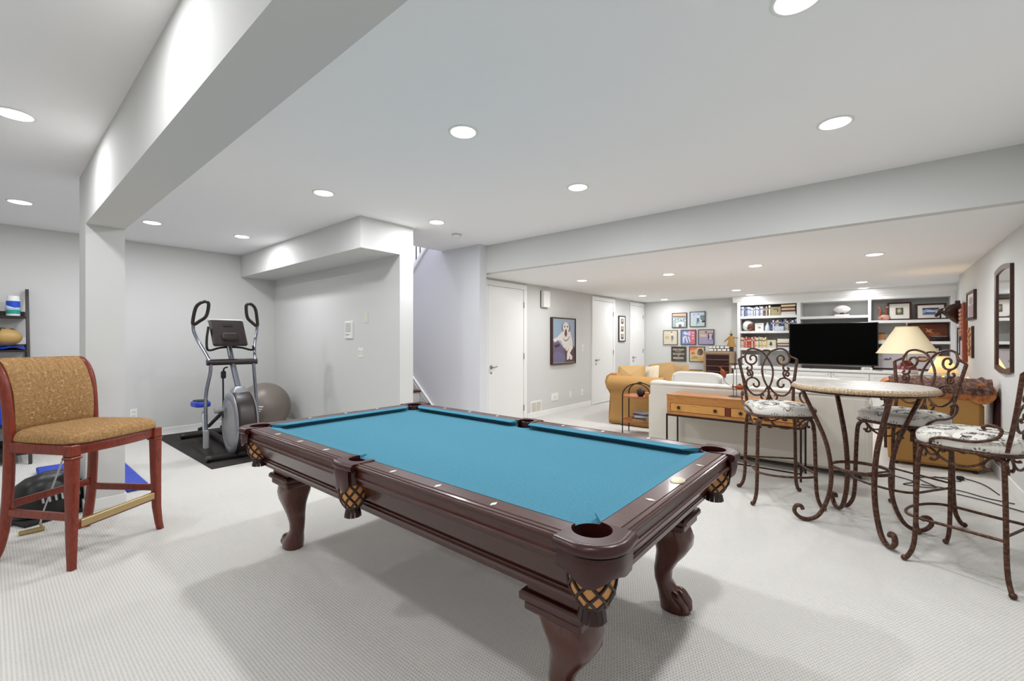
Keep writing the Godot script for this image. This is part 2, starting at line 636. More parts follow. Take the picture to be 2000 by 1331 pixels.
func build_shell():
	var m := mb()
	struct("floor", B(-8.0, 1.3, -0.1, 0.0, -11.2, 3.3), M.carpet, "pale beige looped-pile carpet across the whole basement floor")
	m = mb()
	m.span(Vector3(-8.0, MAIN_H, -3.27), Vector3(1.2, MAIN_H + 0.1, 3.3))
	m.span(Vector3(-5.08, MAIN_H, -4.65), Vector3(1.2, MAIN_H + 0.1, -3.27))
	struct("ceiling", m, M.ceiling, "smooth white high ceiling above the pool table")
	struct("ceiling_low", B(-4.72, 1.2, LOW_H, LOW_H + 0.1, -11.2, -4.65), M.ceiling, "lower white ceiling over the television end")
	struct("wall_header", B(-4.28, 1.0, LOW_H, MAIN_H, -4.65, -4.55), M.wall, "pale grey drop between the high and the low ceiling")
	struct("beam", B(-5.09, 0.95, 2.25, MAIN_H, -0.72, -0.487), M.wall, "boxed white ceiling beam running onto the square column")
	struct("column", B(-5.09, -4.735, 0.0, 2.25, -0.72, -0.487), M.wall, "square white column under the boxed beam behind the bench stool")
	struct("trim_1", column_base(), M.trim, "white baseboard round the foot of the square column")
	struct("wall_left", B(-7.92, -7.77, 0.0, MAIN_H, -3.27, 3.3), M.wall, "pale grey wall behind the elliptical trainer")
	struct("wall_gym_back", B(-7.92, -4.28, 0.0, MAIN_H, -3.27, -3.08), M.wall, "pale grey wall beside the stair opening, with switch plates")
	struct("wall_gym_soffit", B(-7.77, -4.28, 2.345, MAIN_H, -3.08, -2.575), M.wall, "boxed soffit along the top of the exercise corner wall")
	struct("wall_right", right_wall(), M.wall, "pale grey wall with the tall mirror and framed pictures")
	struct("wall_near", B(-7.92, 1.1, 0.0, MAIN_H, 3.1, 3.25), M.wall, "pale grey wall closing the pool room")
	struct("wall_doors", B(-4.72, -4.56, 0.0, LOW_H, -10.8, -4.5), M.wall, "pale grey wall with three white doors and the dog painting")
	struct("wall_back", B(-4.72, -2.37, 0.0, LOW_H, -10.95, -10.65), M.wall, "pale grey wall with the seven square record covers")
	m = mb()
	m.span(Vector3(-2.37, 0, -11.1), Vector3(1.15, LOW_H, -10.95))
	struct("wall_niche", m, M.wall, "grey wall behind the built-in shelves")
	# baseboards
	var bb := mb()
	bb.span(Vector3(-7.77, 0, -3.08), Vector3(-7.756, 0.1, 3.1), 0.003)
	struct("baseboard_left", bb, M.trim, "white baseboard along the wall of the exercise corner")
	bb = mb()
	bb.span(Vector3(-7.756, 0, -3.08), Vector3(-4.28, 0.1, -3.066), 0.003)
	bb.span(Vector3(-4.28, 0, -3.27), Vector3(-4.266, 0.1, -3.066), 0.003)
	struct("baseboard_gym_back", bb, M.trim, "white baseboard under the switch plates beside the stairs")
	bb = mb()
	bb.span(Vector3(-4.56, 0, -7.99), Vector3(-4.546, 0.1, -5.84), 0.003)
	bb.span(Vector3(-4.56, 0, -9.80), Vector3(-4.546, 0.1, -9.08), 0.003)
	struct("baseboard_doors", bb, M.trim, "white baseboard between the white doors")
	bb = mb()
	bb.span(Vector3(-4.54, 0, -10.65), Vector3(-2.4, 0.1, -10.636), 0.003)
	struct("baseboard_back", bb, M.trim, "white baseboard under the record covers")
	bb = mb()
	bb.span(Vector3(0.896, 0, -9.2), Vector3(0.91, 0.11, 3.1), 0.003)
	struct("baseboard_right", bb, M.trim, "white baseboard along the mirror wall")

func column_base() -> MB:
	var m := mb()
	m.span(Vector3(-4.735, 0, -0.732), Vector3(-4.722, 0.09, -0.475), 0.003)
	m.span(Vector3(-5.1, 0, -0.487), Vector3(-4.735, 0.09, -0.475), 0.003)
	m.span(Vector3(-5.1, 0, -0.732), Vector3(-4.735, 0.09, -0.72), 0.003)
	return m

func right_wall() -> MB:
	var m := mb()
	m.span(Vector3(0.91, 0, -9.2), Vector3(1.15, MAIN_H, 3.25))
	m.span(Vector3(1.005, 0, -10.96), Vector3(1.15, MAIN_H, -9.2))
	return m

func build_doors():
	# [z of the hinge side, z of the latch side], casing outer edges
	var list := [[-5.735, -4.86, "white flush door next to the stair wall, with three hinges"], [-8.95, -8.10, "white flush door between the dog painting and the narrow photo frame"], [-10.56, -9.90, "white flush door in the corner by the record covers"]]
	for i in 3:
		var d: Array = list[i]
		var z0: float = minf(d[0], d[1])
		var z1: float = maxf(d[0], d[1])
		var o := Node3D.new()
		o.name = "door_%d" % (i + 1)
		add_child(o)
		tag(o, d[2], "", "", "structure")
		o.position = Vector3(-4.56, 0, (z0 + z1) / 2)
		var w := z1 - z0
		var top := 2.185
		part("door_slab", one_box(Vector3(0.004, top / 2 + 0.004, 0), Vector3(0.03, top - 0.016, w - 0.012), 0.003), M.trim, o)
		var cw := 0.085 if i < 2 else 0.075
		for s in [-1.0, 1.0]:
			part("casing", one_box(Vector3(0.01, top / 2, s * (w / 2 + cw / 2)), Vector3(0.03, top, cw), 0.005), M.trim, o)
		part("head_casing", one_box(Vector3(0.011, top + 0.04, 0), Vector3(0.032, 0.08, w + cw * 2), 0.005), M.trim, o)
		var hs := -1.0
		for y in [0.22, 1.08, 1.93]:
			var hg := mb()
			hg.lathe([[0.0, -0.048], [0.008, -0.048], [0.008, 0.048], [0.0, 0.048]], 10, Vector3(0.026, y, hs * (w / 2 - 0.004)))
			hg.box(Vector3(0.02, y, hs * (w / 2 + 0.008)), Vector3(0.006, 0.09, 0.022))
			part("hinge", hg, M.nickel, o)
		var hd := part("door_handle", handle_shape(w / 2 - 0.07), M.nickel, o)
		hd.name = "door_handle"

func handle_shape(z: float) -> MB:
	var m := mb()
	var b := Basis(Vector3(0, 0, 1), -PI / 2)
	m.lathe([[0.0, 0.018], [0.03, 0.018], [0.03, 0.028], [0.012, 0.032], [0.012, 0.06], [0.0, 0.06]], 16, Vector3(0, 0.93, z), b)
	m.tube(PackedVector3Array([Vector3(0.055, 0.93, z + 0.01), Vector3(0.058, 0.931, z - 0.03), Vector3(0.056, 0.935, z - 0.075), Vector3(0.05, 0.938, z - 0.115)]), [0.009, 0.009, 0.008, 0.007], 8)
	m.lathe([[0.0, 0.018], [0.018, 0.018], [0.018, 0.026], [0.0, 0.026]], 14, Vector3(0, 0.845, z), b)
	return m

func build_stairs():
	# far wall of the stairs; its top follows the upper flight
	var p := PackedVector2Array([Vector2(-7.75, 0), Vector2(-4.28, 0), Vector2(-4.28, MAIN_H), Vector2(-5.05, MAIN_H), Vector2(-5.05, 3.185), Vector2(-5.825, 2.45), Vector2(-7.75, 0.63)])
	var m := mb()
	m.extrude(p, 0.14, Transform3D(Basis(), Vector3(0, 0, -4.55)))
	struct("wall_stairs", m, M.stair_wall, "pale wall beside the stairs with a sloping top")
	m = mb()
	m.span(Vector3(-7.9, MAIN_H, -3.27), Vector3(-4.9, 5.3, -3.12))
	struct("wall_shaft_near", m, M.stair_wall, "upper wall of the stairwell over the exercise corner")
	struct("wall_shaft_end", B(-7.92, -7.75, 0, 5.3, -5.9, -3.2), M.stair_wall, "end wall of the stairwell")
	struct("wall_shaft_far", B(-7.92, -4.7, 0, 5.3, -5.9, -5.75), M.stair_wall, "white wall of the upper stair flight")
	struct("wall_shaft_over", B(-5.08, -4.94, MAIN_H + 0.1, 5.3, -5.9, -3.2), M.stair_wall, "wall above the stair opening")
	struct("ceiling_shaft", B(-7.92, -4.9, 5.3, 5.4, -5.9, -3.1), M.ceiling, "ceiling at the top of the stairwell")
	# the lower flight
	var st := thing("staircase", "white stairs with brown wooden treads beside the pale sloping wall", "stairs", Vector3(-5.12, 0, -3.84))
	for i in 9:
		var x := -0.228 * i
		var y := 0.185 * (i + 1)
		part("tread", one_box(Vector3(x - 0.105, y - 0.016, 0), Vector3(0.262, 0.032, 1.10), 0.008), M.tread, st)
		part("riser", one_box(Vector3(x - 0.012, y - 0.11, 0), Vector3(0.018, 0.155, 1.09), 0.0), M.trim, st)
	var sk := mb()
	var dir := Vector3(-0.759, 0.651, 0)
	var up := Vector3(0.651, 0.759, 0)
	var bs := Basis(dir, up, Vector3(0, 0, 1))
	sk.box(Vector3(-0.9, 0.80, -0.56), Vector3(2.5, 0.26, 0.018), 0.003, bs)
	part("skirt_board", sk, M.trim, st)
	var sm := mb()
	sm.box(Vector3(-0.9, 0.80, -0.551) + up * 0.14, Vector3(2.5, 0.022, 0.034), 0.006, bs)
	sm.box(Vector3(-0.9, 0.80, -0.555) + up * 0.085, Vector3(2.5, 0.014, 0.026), 0.004, bs)
	part("skirt_moulding", sm, M.trim, st)
	# upper balustrade
	var bal := thing("balustrade", "white sloping stringer with dark thin balusters above the stair wall", "railing", Vector3(-5.825, 2.45, -4.48))
	var ub := Basis(Vector3(0, 0, 1), atan2(0.735, 0.775))
	part("stringer", one_box(Vector3(-0.1, -0.11, 0.0) + Vector3(0.35, 0.33, 0), Vector3(2.0, 0.07, 0.20), 0.008, ub), M.trim, bal)
	for k in 7:
		var x := -0.42 + k * 0.1
		part("baluster", one_tube([Vector3(x, x * 0.948 + 0.02, 0.03), Vector3(x, x * 0.948 + 0.92, 0.03)], 0.009, 8, false, Vector3.RIGHT), M.dark_iron, bal)
	part("handrail", one_box(Vector3(-0.05, 0.92, 0.03), Vector3(1.9, 0.05, 0.06), 0.01, ub), M.tread, bal)

# ---------------------------------------------------------------- ceiling lights
func downlight(x: float, z: float, h: float, power: float, label: String, group: String, radius := 0.083, tint := Color(0.98, 0.988, 1.0)):
	var o := thing("recessed_light", label, "ceiling light", Vector3(x, h, z), 0.0, group)
	var m := mb()
	m.lathe([[radius, 0.004], [radius + 0.014, 0.004], [radius + 0.014, -0.003], [radius + 0.006, -0.006], [radius, -0.005]], 32)
	part("trim_ring", m, M.white_plastic, o)
	m = mb()
	m.lathe([[0.0, -0.013], [radius * 0.5, -0.012], [radius * 0.8, -0.0095], [radius * 0.95, -0.006], [radius, -0.002], [radius, 0.002], [0.0, 0.002]], 32)
	part("glowing_lens", m, M.lamp_glow, o)
	var l := AreaLight3D.new()
	l.name = "area_light"
	l.area_size = Vector2(0.115, 0.115)
	l.light_energy = power
	l.light_color = tint
	l.set("area_range", 14.0)
	l.shadow_enabled = true
	o.add_child(l)
	l.position = Vector3(0, -0.015, 0)
	l.rotation.x = -PI / 2

func build_lights():
	var g := mat("lamp_glow", Color(1, 1, 1), 0.5)
	g.emission_enabled = true
	g.emission = Color(1.0, 0.99, 0.97)
	g.emission_energy_multiplier = 7.0
	var hi := "recessed lights in the high ceiling"
	for p in [[-6.37, -1.204, "round recessed light above the elliptical trainer, on the column side"], [-6.33, -2.113, "round recessed light above the elliptical trainer, close to the boxed soffit"], [-3.89, -1.968, "round recessed light above the pool table end by the exercise corner"], [-3.86, -3.279, "round recessed light right beside the smoke alarm"], [-2.06, -1.971, "round recessed light above the middle of the pool table"], [-2.03, -3.33, "round recessed light between the middle of the pool table and the ceiling drop"], [-0.207, -3.368, "round recessed light above the stone-topped high table"], [-0.245, -2.049, "round recessed light above the pool table end with the oval plate"]]:
		downlight(p[0], p[1], MAIN_H, 2.6, p[2], hi)
	hi = "recessed lights beyond the beam"
	for p in [[-6.41, -0.2, "round recessed light beyond the beam, straight above the ladder shelf"], [-3.95, -0.1, "round recessed light beyond the beam, above the tapestry stool"], [-2.05, -0.1, "round recessed light beyond the beam, over open carpet"], [-0.25, -0.1, "round recessed light beyond the beam, over open carpet"], [-6.4, 1.7, "round recessed light beyond the beam, over open carpet"], [-3.9, 1.7, "round recessed light beyond the beam, over open carpet"], [-2.05, 1.7, "round recessed light beyond the beam, over open carpet"], [-0.25, 1.7, "round recessed light beyond the beam, over open carpet"]]:
		downlight(p[0], p[1], MAIN_H, 1.5, p[2], hi)
	hi = "recessed lights in the low ceiling"
	for p in [[-3.63, -6.08, 2.4, "round recessed light in the low ceiling by the dog painting"], [-2.33, -6.32, 2.4, "round recessed light in the low ceiling above the hoop side table"], [-1.21, -6.3, 2.4, "round recessed light in the low ceiling above the white sofa"], [-0.035, -6.33, 2.6, "round recessed light in the low ceiling by the gold armchair"], [-3.88, -9.0, 2.0, "round recessed light in the low ceiling by the narrow photo frame"], [-2.08, -9.14, 2.0, "round recessed light in front of the book-filled end of the bookcase"], [-0.212, -9.18, 2.0, "round recessed light in front of the television side of the bookcase"], [-3.83, -10.12, 1.5, "round recessed light close above the square record covers"], [-2.06, -10.22, 0.85, "round recessed light against the crown moulding above the books"], [-0.21, -10.24, 0.85, "round recessed light against the crown moulding above the white football"]]:
		downlight(p[0], p[1], LOW_H, p[2], p[3], hi, 0.078)
	downlight(-6.4, -4.2, 5.3, 17.0, "round recessed light at the top of the stairwell", "stairwell light", 0.083, Color(0.94, 0.95, 1.0))

# ---------------------------------------------------------------- pool table
func build_pool_table():
	var o := thing("pool_table", "dark cherry pool table with teal cloth and leather pockets", "pool table", Vector3(-1.853, 0, -1.741))
	var top := 0.787
	# bed
	var bed := PackedVector2Array([Vector2(-1.2, -0.6), Vector2(1.2, -0.6), Vector2(1.2, 0.6), Vector2(-1.2, 0.6)])
	for sx in [-1, 1]:
		for sz in [-1, 1]:
			bed = Geometry2D.clip_polygons(bed, circle2(Vector2(1.205 * sx, 0.605 * sz), 0.068))[0]
	for sz in [-1, 1]:
		bed = Geometry2D.clip_polygons(bed, circle2(Vector2(0, 0.625 * sz), 0.062))[0]
	var m := mb()
	m.extrude(bed, 0.03, Transform3D(Basis(Vector3(1, 0, 0), Vector3(0, 0, 1), Vector3(0, -1, 0)), Vector3(0, 0.752, 0)))
	part("cloth_bed", m, M.felt, o)
	# cushions: section across (distance from the table's middle line, height), ends cut back towards the pockets
	for s in [-1.0, 1.0]:
		for e in [-1.0, 1.0]:
			part("cushion", cushion(0.545, 0.605, 0.078, 0.055, 1.075, 1.145, Transform3D(Basis(Vector3(e, 0, 0), Vector3.UP, Vector3(0, 0, s)), Vector3.ZERO)), M.felt, o)
		part("cushion", cushion(1.145, 1.205, -0.475, -0.545, 0.475, 0.545, Transform3D(Basis(Vector3(0, 0, 1), Vector3.UP, Vector3(s, 0, 0)), Vector3.ZERO)), M.felt, o)
	# rails, each with its sights
	for s in [-1.0, 1.0]:
		for e in [-1.0, 1.0]:
			var r := part("rail", rail(0.605, 0.70, 0.078, 1.152, Transform3D(Basis(Vector3(e, 0, 0), Vector3.UP, Vector3(0, 0, s)), Vector3.ZERO)), M.pool_wood, o)
			for k in 3:
				part("diamond_sight", sight(Vector3(e * 0.286 * (k + 1), top + 0.002, s * 0.648), 0.0), M.pearl, r)
		var r2 := part("rail", rail(1.205, 1.30, -0.552, 0.552, Transform3D(Basis(Vector3(0, 0, 1), Vector3.UP, Vector3(s, 0, 0)), Vector3.ZERO)), M.pool_wood, o)
		for k in [-1, 1]:
			part("diamond_sight", sight(Vector3(s * 1.248, top + 0.002, k * 0.272), PI / 2), M.pearl, r2)
		if s > 0:
			m = mb()
			var ov := []
			m.lathe([[0.0, 0.0035], [0.9, 0.0035], [1.0, 0.002], [1.0, -0.003]], 28, Vector3(1.248, top + 0.0015, 0.0), Basis.from_scale(Vector3(0.026, 1.0, 0.042)))
			part("name_plate", m, M.plate, r2)
		else:
			part("diamond_sight", sight(Vector3(s * 1.248, top + 0.002, 0), PI / 2), M.pearl, r2)
	# sloping apron and its mouldings
	for s in [-1.0, 1.0]:
		part("apron", apron(1.26, 0.672, 1.165, 0.585, s, false), M.pool_wood, o)
		part("apron", apron(0.672, 1.26, 0.585, 1.165, s, true), M.pool_wood, o)
	m = mb()
	m.span(Vector3(-1.15, 0.53, -0.57), Vector3(1.15, 0.545, 0.57))
	part("cabinet_floor", m, M.pool_wood, o)
	# legs
	for sx in [-1.0, 1.0]:
		for sz in [-1.0, 1.0]:
			var lg := part("leg", pool_leg(sx, sz), M.pool_leg_wood, o)
			var cp := mb()
			cp.box(Vector3(sx * 1.035, 0.515, sz * 0.467), Vector3(0.21, 0.05, 0.19), 0.006)
			cp.box(Vector3(sx * 1.035, 0.474, sz * 0.467), Vector3(0.255, 0.034, 0.235), 0.010)
			cp.box(Vector3(sx * 1.035, 0.440, sz * 0.467), Vector3(0.225, 0.036, 0.205), 0.008)
			part("leg_cap", cp, M.pool_wood, lg)
			part("claw_foot", claw(sx, sz), M.pool_leg_wood, lg)
	# pockets
	for sx in [-1.0, 1.0]:
		for sz in [-1.0, 1.0]:
			corner_pocket(o, sx, sz)
	for sz in [-1.0, 1.0]:
		side_pocket(o, sz)

func cushion(nose: float, back: float, n0: float, b0: float, n1: float, b1: float, xf: Transform3D) -> MB:
	var sec := [[nose, 0.782], [back, 0.788], [back, 0.752], [back - 0.010, 0.752], [back - 0.012, 0.770], [nose + 0.004, 0.776]]
	var m := mb()
	var ends := [[], []]
	for q in sec:
		var f: float = (q[0] - nose) / (back - nose)
		ends[0].append(xf * Vector3(lerpf(n0, b0, f), q[1], q[0]))
		ends[1].append(xf * Vector3(lerpf(n1, b1, f), q[1], q[0]))
	var mid := Vector3.ZERO
	for k in 6:
		mid += (ends[0][k] + ends[1][k]) / 12.0
	for k in 6:
		var j := (k + 1) % 6
		var c: Vector3 = (ends[0][k] + ends[1][k] + ends[0][j] + ends[1][j]) * 0.25
		m.face([ends[0][k], ends[0][j], ends[1][j], ends[1][k]], c - mid if k != 4 else Vector3.DOWN)
	for e in 2:
		var d: Vector3 = ends[e][0] - ends[1 - e][0]
		m.face([ends[e][0], ends[e][1], ends[e][4], ends[e][5]], d)
		m.face([ends[e][1], ends[e][2], ends[e][3], ends[e][4]], d)
	return m

func rail(inner: float, outer: float, a: float, b: float, xf: Transform3D) -> MB:
	var w := outer - inner
	var sec := PackedVector2Array([Vector2(0, 0.787), Vector2(w - 0.030, 0.789), Vector2(w - 0.028, 0.786), Vector2(w - 0.022, 0.786), Vector2(w - 0.020, 0.789), Vector2(w - 0.010, 0.788), Vector2(w - 0.008, 0.784), Vector2(w - 0.003, 0.783), Vector2(w, 0.779), Vector2(w, 0.774), Vector2(w - 0.006, 0.770), Vector2(w - 0.010, 0.760), Vector2(w - 0.010, 0.735), Vector2(w - 0.003, 0.732), Vector2(w, 0.727), Vector2(w - 0.002, 0.721), Vector2(w - 0.010, 0.717), Vector2(0, 0.717)])
	var m := mb()
	# section x -> outward, y -> up; pushed along the rail
	m.extrude(sec, b - a, Transform3D(xf.basis * Basis(Vector3(0, 0, 1), Vector3(0, 1, 0), Vector3(1, 0, 0)), xf * Vector3(a, 0, inner)))
	return m

func sight(at: Vector3, turn: float) -> MB:
	var m := mb()
	var b := Basis(Vector3.UP, turn)
	var p := [Vector3(-0.009, 0.0012, 0), Vector3(0, 0.0012, -0.019), Vector3(0.009, 0.0012, 0), Vector3(0, 0.0012, 0.019)]
	var q := []
	for k in 4:
		q.append(at + b * p[k])
	m.face(q, Vector3.UP)
	for k in 4:
		var a: Vector3 = q[k]
		var c: Vector3 = q[(k + 1) % 4]
		m.face([a, c, c - Vector3(0, 0.004, 0), a - Vector3(0, 0.004, 0)], (a + c) * 0.5 - at)
	return m

# one sloping side of the cabinet: half length, half width at the top and at the bottom
func apron(l0: float, w0: float, l1: float, w1: float, s: float, ends: bool) -> MB:
	var m := mb()
	# steps down the slope: [share of the slope, height, how far proud]
	var st := [[0.0, 0.718, 0.012], [0.0, 0.700, 0.012], [0.04, 0.694, 0.0], [0.62, 0.602, 0.0], [0.66, 0.596, -0.007], [0.70, 0.590, -0.007], [0.72, 0.586, 0.002], [0.80, 0.572, 0.002], [0.84, 0.568, 0.010], [1.0, 0.548, 0.012], [1.0, 0.532, 0.010], [1.0, 0.530, -0.03]]
	for k in st.size() - 1:
		var r := []
		for q in [st[k], st[k + 1]]:
			var l := lerpf(l0, l1, q[0])
			var w := lerpf(w0, w1, q[0])
			var e: float = q[2]
			if ends:
				r.append([Vector3(s * (w + e), q[1], -(l + e)), Vector3(s * (w + e), q[1], l + e)])
			else:
				r.append([Vector3(-(l + e), q[1], s * (w + e)), Vector3(l + e, q[1], s * (w + e))])
		var out := Vector3(s, -0.3, 0) if ends else Vector3(0, -0.3, s)
		if st[k + 1][1] > st[k][1] - 0.003 and st[k + 1][2] > st[k][2]:
			out.y = 1.0
		m.face([r[0][0], r[0][1], r[1][1], r[1][0]], out)
	return m

func squircle(c: Vector3, rx: float, rz: float, e := 0.7, seg := 20) -> PackedVector3Array:
	var p := PackedVector3Array()
	for k in seg:
		var w := TAU * k / seg
		p.append(c + Vector3(signf(cos(w)) * pow(absf(cos(w)), e) * rx, 0, signf(sin(w)) * pow(absf(sin(w)), e) * rz))
	return p

func pool_leg(sx: float, sz: float) -> MB:
	var m := mb()
	var rows := []
	var keys := [[0.425, 0.0, 0.086, 0.080, 0.45], [0.40, 0.010, 0.092, 0.084, 0.5], [0.365, 0.024, 0.094, 0.085, 0.55], [0.325, 0.030, 0.086, 0.079, 0.65], [0.28, 0.018, 0.070, 0.066, 0.75], [0.23, -0.006, 0.054, 0.054, 0.85], [0.18, -0.024, 0.044, 0.046, 0.9], [0.135, -0.024, 0.041, 0.043, 0.9], [0.10, -0.006, 0.048, 0.047, 0.9], [0.07, 0.018, 0.064, 0.056, 0.9], [0.035, 0.036, 0.076, 0.062, 0.9], [0.0, 0.038, 0.072, 0.058, 0.9]]
	for k in keys:
		rows.append(squircle(Vector3(sx * (1.035 + k[1]), k[0], sz * 0.467), k[2], k[3], k[4]))
	m.grid(rows)
	return m

func claw(sx: float, sz: float) -> MB:
	var m := mb()
	for k in [-1.0, 0.0, 1.0]:
		var z: float = sz * 0.467 + k * 0.036
		var x := 1.138 - absf(k) * 0.012
		m.tube(curve([Vector3(sx * (x - 0.075), 0.085, sz * 0.467 + k * 0.024), Vector3(sx * (x - 0.035), 0.074, z), Vector3(sx * (x - 0.008), 0.048, z), Vector3(sx * (x + 0.004), 0.016, z)], 4), [0.012, 0.015, 0.017, 0.019, 0.020, 0.020, 0.019, 0.018, 0.019, 0.020, 0.019, 0.017, 0.013], 10)
	return m

func corner_pocket(o: Node3D, sx: float, sz: float):
	var path := [Vector2(1.150, 0.708), Vector2(1.19, 0.712)]
	for k in 9:
		var a: float = PI / 2 * (1.0 - k / 8.0)
		path.append(Vector2(1.215, 0.615) + Vector2(cos(a), sin(a)) * 0.100)
	path.append(Vector2(1.312, 0.59))
	path.append(Vector2(1.308, 0.550))
	var flip := Vector3(sx, 1, sz)
	# top plate with the hole
	var pl := PackedVector2Array(path)
	pl.append(Vector2(1.212, 0.55))
	pl.append(Vector2(1.16, 0.60))
	pl.append(Vector2(1.150, 0.612))
	var cut := Geometry2D.clip_polygons(pl, circle2(Vector2(1.212, 0.612), 0.060))
	var m := mb()
	for c in cut:
		var q := PackedVector2Array()
		for w in c:
			q.append(Vector2(w.x * sx, w.y * sz))
		m.extrude(q, 0.02, Transform3D(Basis(Vector3(1, 0, 0), Vector3(0, 0, 1), Vector3(0, -1, 0)), Vector3(0, 0.791, 0)))
	var pk := part("pocket", m, M.leather, o)
	# rolled edge
	var pts := PackedVector3Array()
	for q in path:
		pts.append(Vector3(q.x * sx, 0.773, q.y * sz))
	m = mb()
	m.tube(pts, 0.019, 10)
	part("rolled_edge", m, M.leather, pk)
	# hanging flap with a scalloped hem
	m = mb()
	var rows := []
	for i in path.size():
		var q: Vector2 = path[i]
		var f := float(i) / (path.size() - 1)
		var mid := Vector2(1.20, 0.60)
		var inw := (mid - q).normalized() * 0.009
		var hem := 0.692 - 0.013 * cos(f * TAU * 1.5 + PI) - 0.012 * sin(f * PI)
		rows.append(PackedVector3Array([Vector3(q.x * sx, 0.768, q.y * sz), Vector3(q.x * sx * 1.004, 0.72, q.y * sz * 1.004), Vector3(q.x * sx, hem, q.y * sz), Vector3((q + inw).x * sx, hem, (q + inw).y * sz), Vector3((q + inw).x * sx, 0.768, (q + inw).y * sz)]))
	m.grid(rows)
	part("flap", m, M.leather, pk)
	m = mb()
	for k in path.size() - 4:
		var q: Vector2 = path[k + 2]
		var q2: Vector2 = path[k + 3 if k + 3 < path.size() else k + 2]
		m.tube(PackedVector3Array([Vector3(q.x * sx * 1.004, 0.752, q.y * sz * 1.004), Vector3(q2.x * sx * 1.004, 0.752, q2.y * sz * 1.004)]), 0.0022, 5)
	part("stitching", m, M.leather_strap, pk)
	basket(pk, Vector3(1.215 * sx, 0.0, 0.615 * sz), 0.066)
	# cloth drawn down over the edge of the bed into the pocket
	m = mb()
	var drop := []
	for yy in [0.7525, 0.735, 0.70]:
		var row := PackedVector3Array()
		for k in 13:
			var a := PI + PI / 4 + (k / 12.0 - 0.5) * PI * 0.95
			var rr: float = 0.0565 if yy < 0.75 else 0.069
			row.append(Vector3((1.212 + cos(a) * rr) * sx, yy, (0.612 + sin(a) * rr) * sz))
		drop.append(row)
	m.grid(drop, false, false, false)
	part("cloth_drop", m, M.felt, pk)

func side_pocket(o: Node3D, sz: float):
	var pl := PackedVector2Array([Vector2(-0.078, 0.60), Vector2(-0.078, 0.700), Vector2(-0.05, 0.715), Vector2(0, 0.722), Vector2(0.05, 0.715), Vector2(0.078, 0.700), Vector2(0.078, 0.60)])
	var cut := Geometry2D.clip_polygons(pl, circle2(Vector2(0, 0.625), 0.054))
	var m := mb()
	for c in cut:
		var q := PackedVector2Array()
		for w in c:
			q.append(Vector2(w.x, w.y * sz))
		m.extrude(q, 0.02, Transform3D(Basis(Vector3(1, 0, 0), Vector3(0, 0, 1), Vector3(0, -1, 0)), Vector3(0, 0.791, 0)))
	var pk := part("pocket", m, M.leather, o)
	var rim := PackedVector3Array()
	for k in 9:
		var x := -0.076 + 0.019 * k
		rim.append(Vector3(x, 0.773, sz * (0.716 - 1.6 * x * x)))
	m = mb()
	m.tube(rim, 0.018, 10)
	part("rolled_edge", m, M.leather, pk)
	m = mb()
	var rows := []
	for k in 13:
		var f := k / 12.0
		var x := lerpf(-0.062, 0.062, f)
		var z := 0.730 - 2.0 * x * x
		var hem := 0.684 + 0.010 * cos(f * TAU * 2.0) - 0.018 * sin(f * PI)
		var sp := 1.0 + 0.12 * (0.5 - absf(f - 0.5))
		rows.append(PackedVector3Array([Vector3(x * 0.9, 0.77, sz * z), Vector3(x * 1.02, 0.73, sz * (z + 0.004)), Vector3(x * sp, hem, sz * z), Vector3(x * sp, hem, sz * (z - 0.009)), Vector3(x * 0.9, 0.77, sz * (z - 0.009))]))
	m.grid(rows)
	part("flap", m, M.leather, pk)
	basket(pk, Vector3(0, 0.0, 0.665 * sz), 0.058)

# woven basket: liner, crossing straps and a cut fringe
func basket(pk: Node3D, at: Vector3, r: float):
	var m := mb()
	var top := 0.70
	m.lathe([[r * 0.98, top], [r * 1.03, 0.655], [r * 0.98, 0.625], [r * 0.72, 0.59], [r * 0.42, 0.572], [0.0, 0.57]], 20, at, Basis(), false)
	part("basket", m, M.basket_liner, pk)
	m = mb()
	m.lathe([[r * 0.90, 0.784], [r * 1.05, 0.780], [r * 1.06, 0.69], [r * 0.92, 0.69], [r * 0.90, 0.784]], 24, at, Basis(), false)
	part("pocket_well", m, M.leather, pk)
	m = mb()
	for dirn in [-1.0, 1.0]:
		for k in 8:
			var p := PackedVector3Array()
			for j in 9:
				var f := j / 8.0
				var y := lerpf(0.695, 0.580, f)
				var rr := r * (1.06 - 0.46 * pow(maxf(0.0, (f - 0.45) / 0.55), 1.6))
				var a: float = TAU * k / 8.0 + dirn * f * TAU / 4.0
				p.append(at + Vector3(cos(a) * rr, y, sin(a) * rr))
			m.tube(p, 0.0050, 6)
	part("basket_strap", m, M.leather_strap, pk)
	m = mb()
	m.lathe([[r * 0.56, 0.592], [r * 0.64, 0.583], [r * 0.56, 0.572]], 18, at)
	for k in 12:
		var a := TAU * k / 12.0
		var d := Vector3(cos(a), 0, sin(a))
		var sd := Vector3(-sin(a), 0, cos(a))
		var w := r * 0.13
		m.face([at + d * r * 0.52 + sd * w + Vector3(0, 0.575, 0), at + d * r * 0.52 - sd * w + Vector3(0, 0.575, 0), at + d * r * 0.66 - sd * w * 1.15 + Vector3(0, 0.535, 0), at + d * r * 0.66 + sd * w * 1.15 + Vector3(0, 0.535, 0)], d)
		m.face([at + d * r * 0.47 + sd * w + Vector3(0, 0.575, 0), at + d * r * 0.47 - sd * w + Vector3(0, 0.575, 0), at + d * r * 0.61 - sd * w * 1.15 + Vector3(0, 0.535, 0), at + d * r * 0.61 + sd * w * 1.15 + Vector3(0, 0.535, 0)], -d)
	part("basket_fringe", m, M.leather_strap, pk)

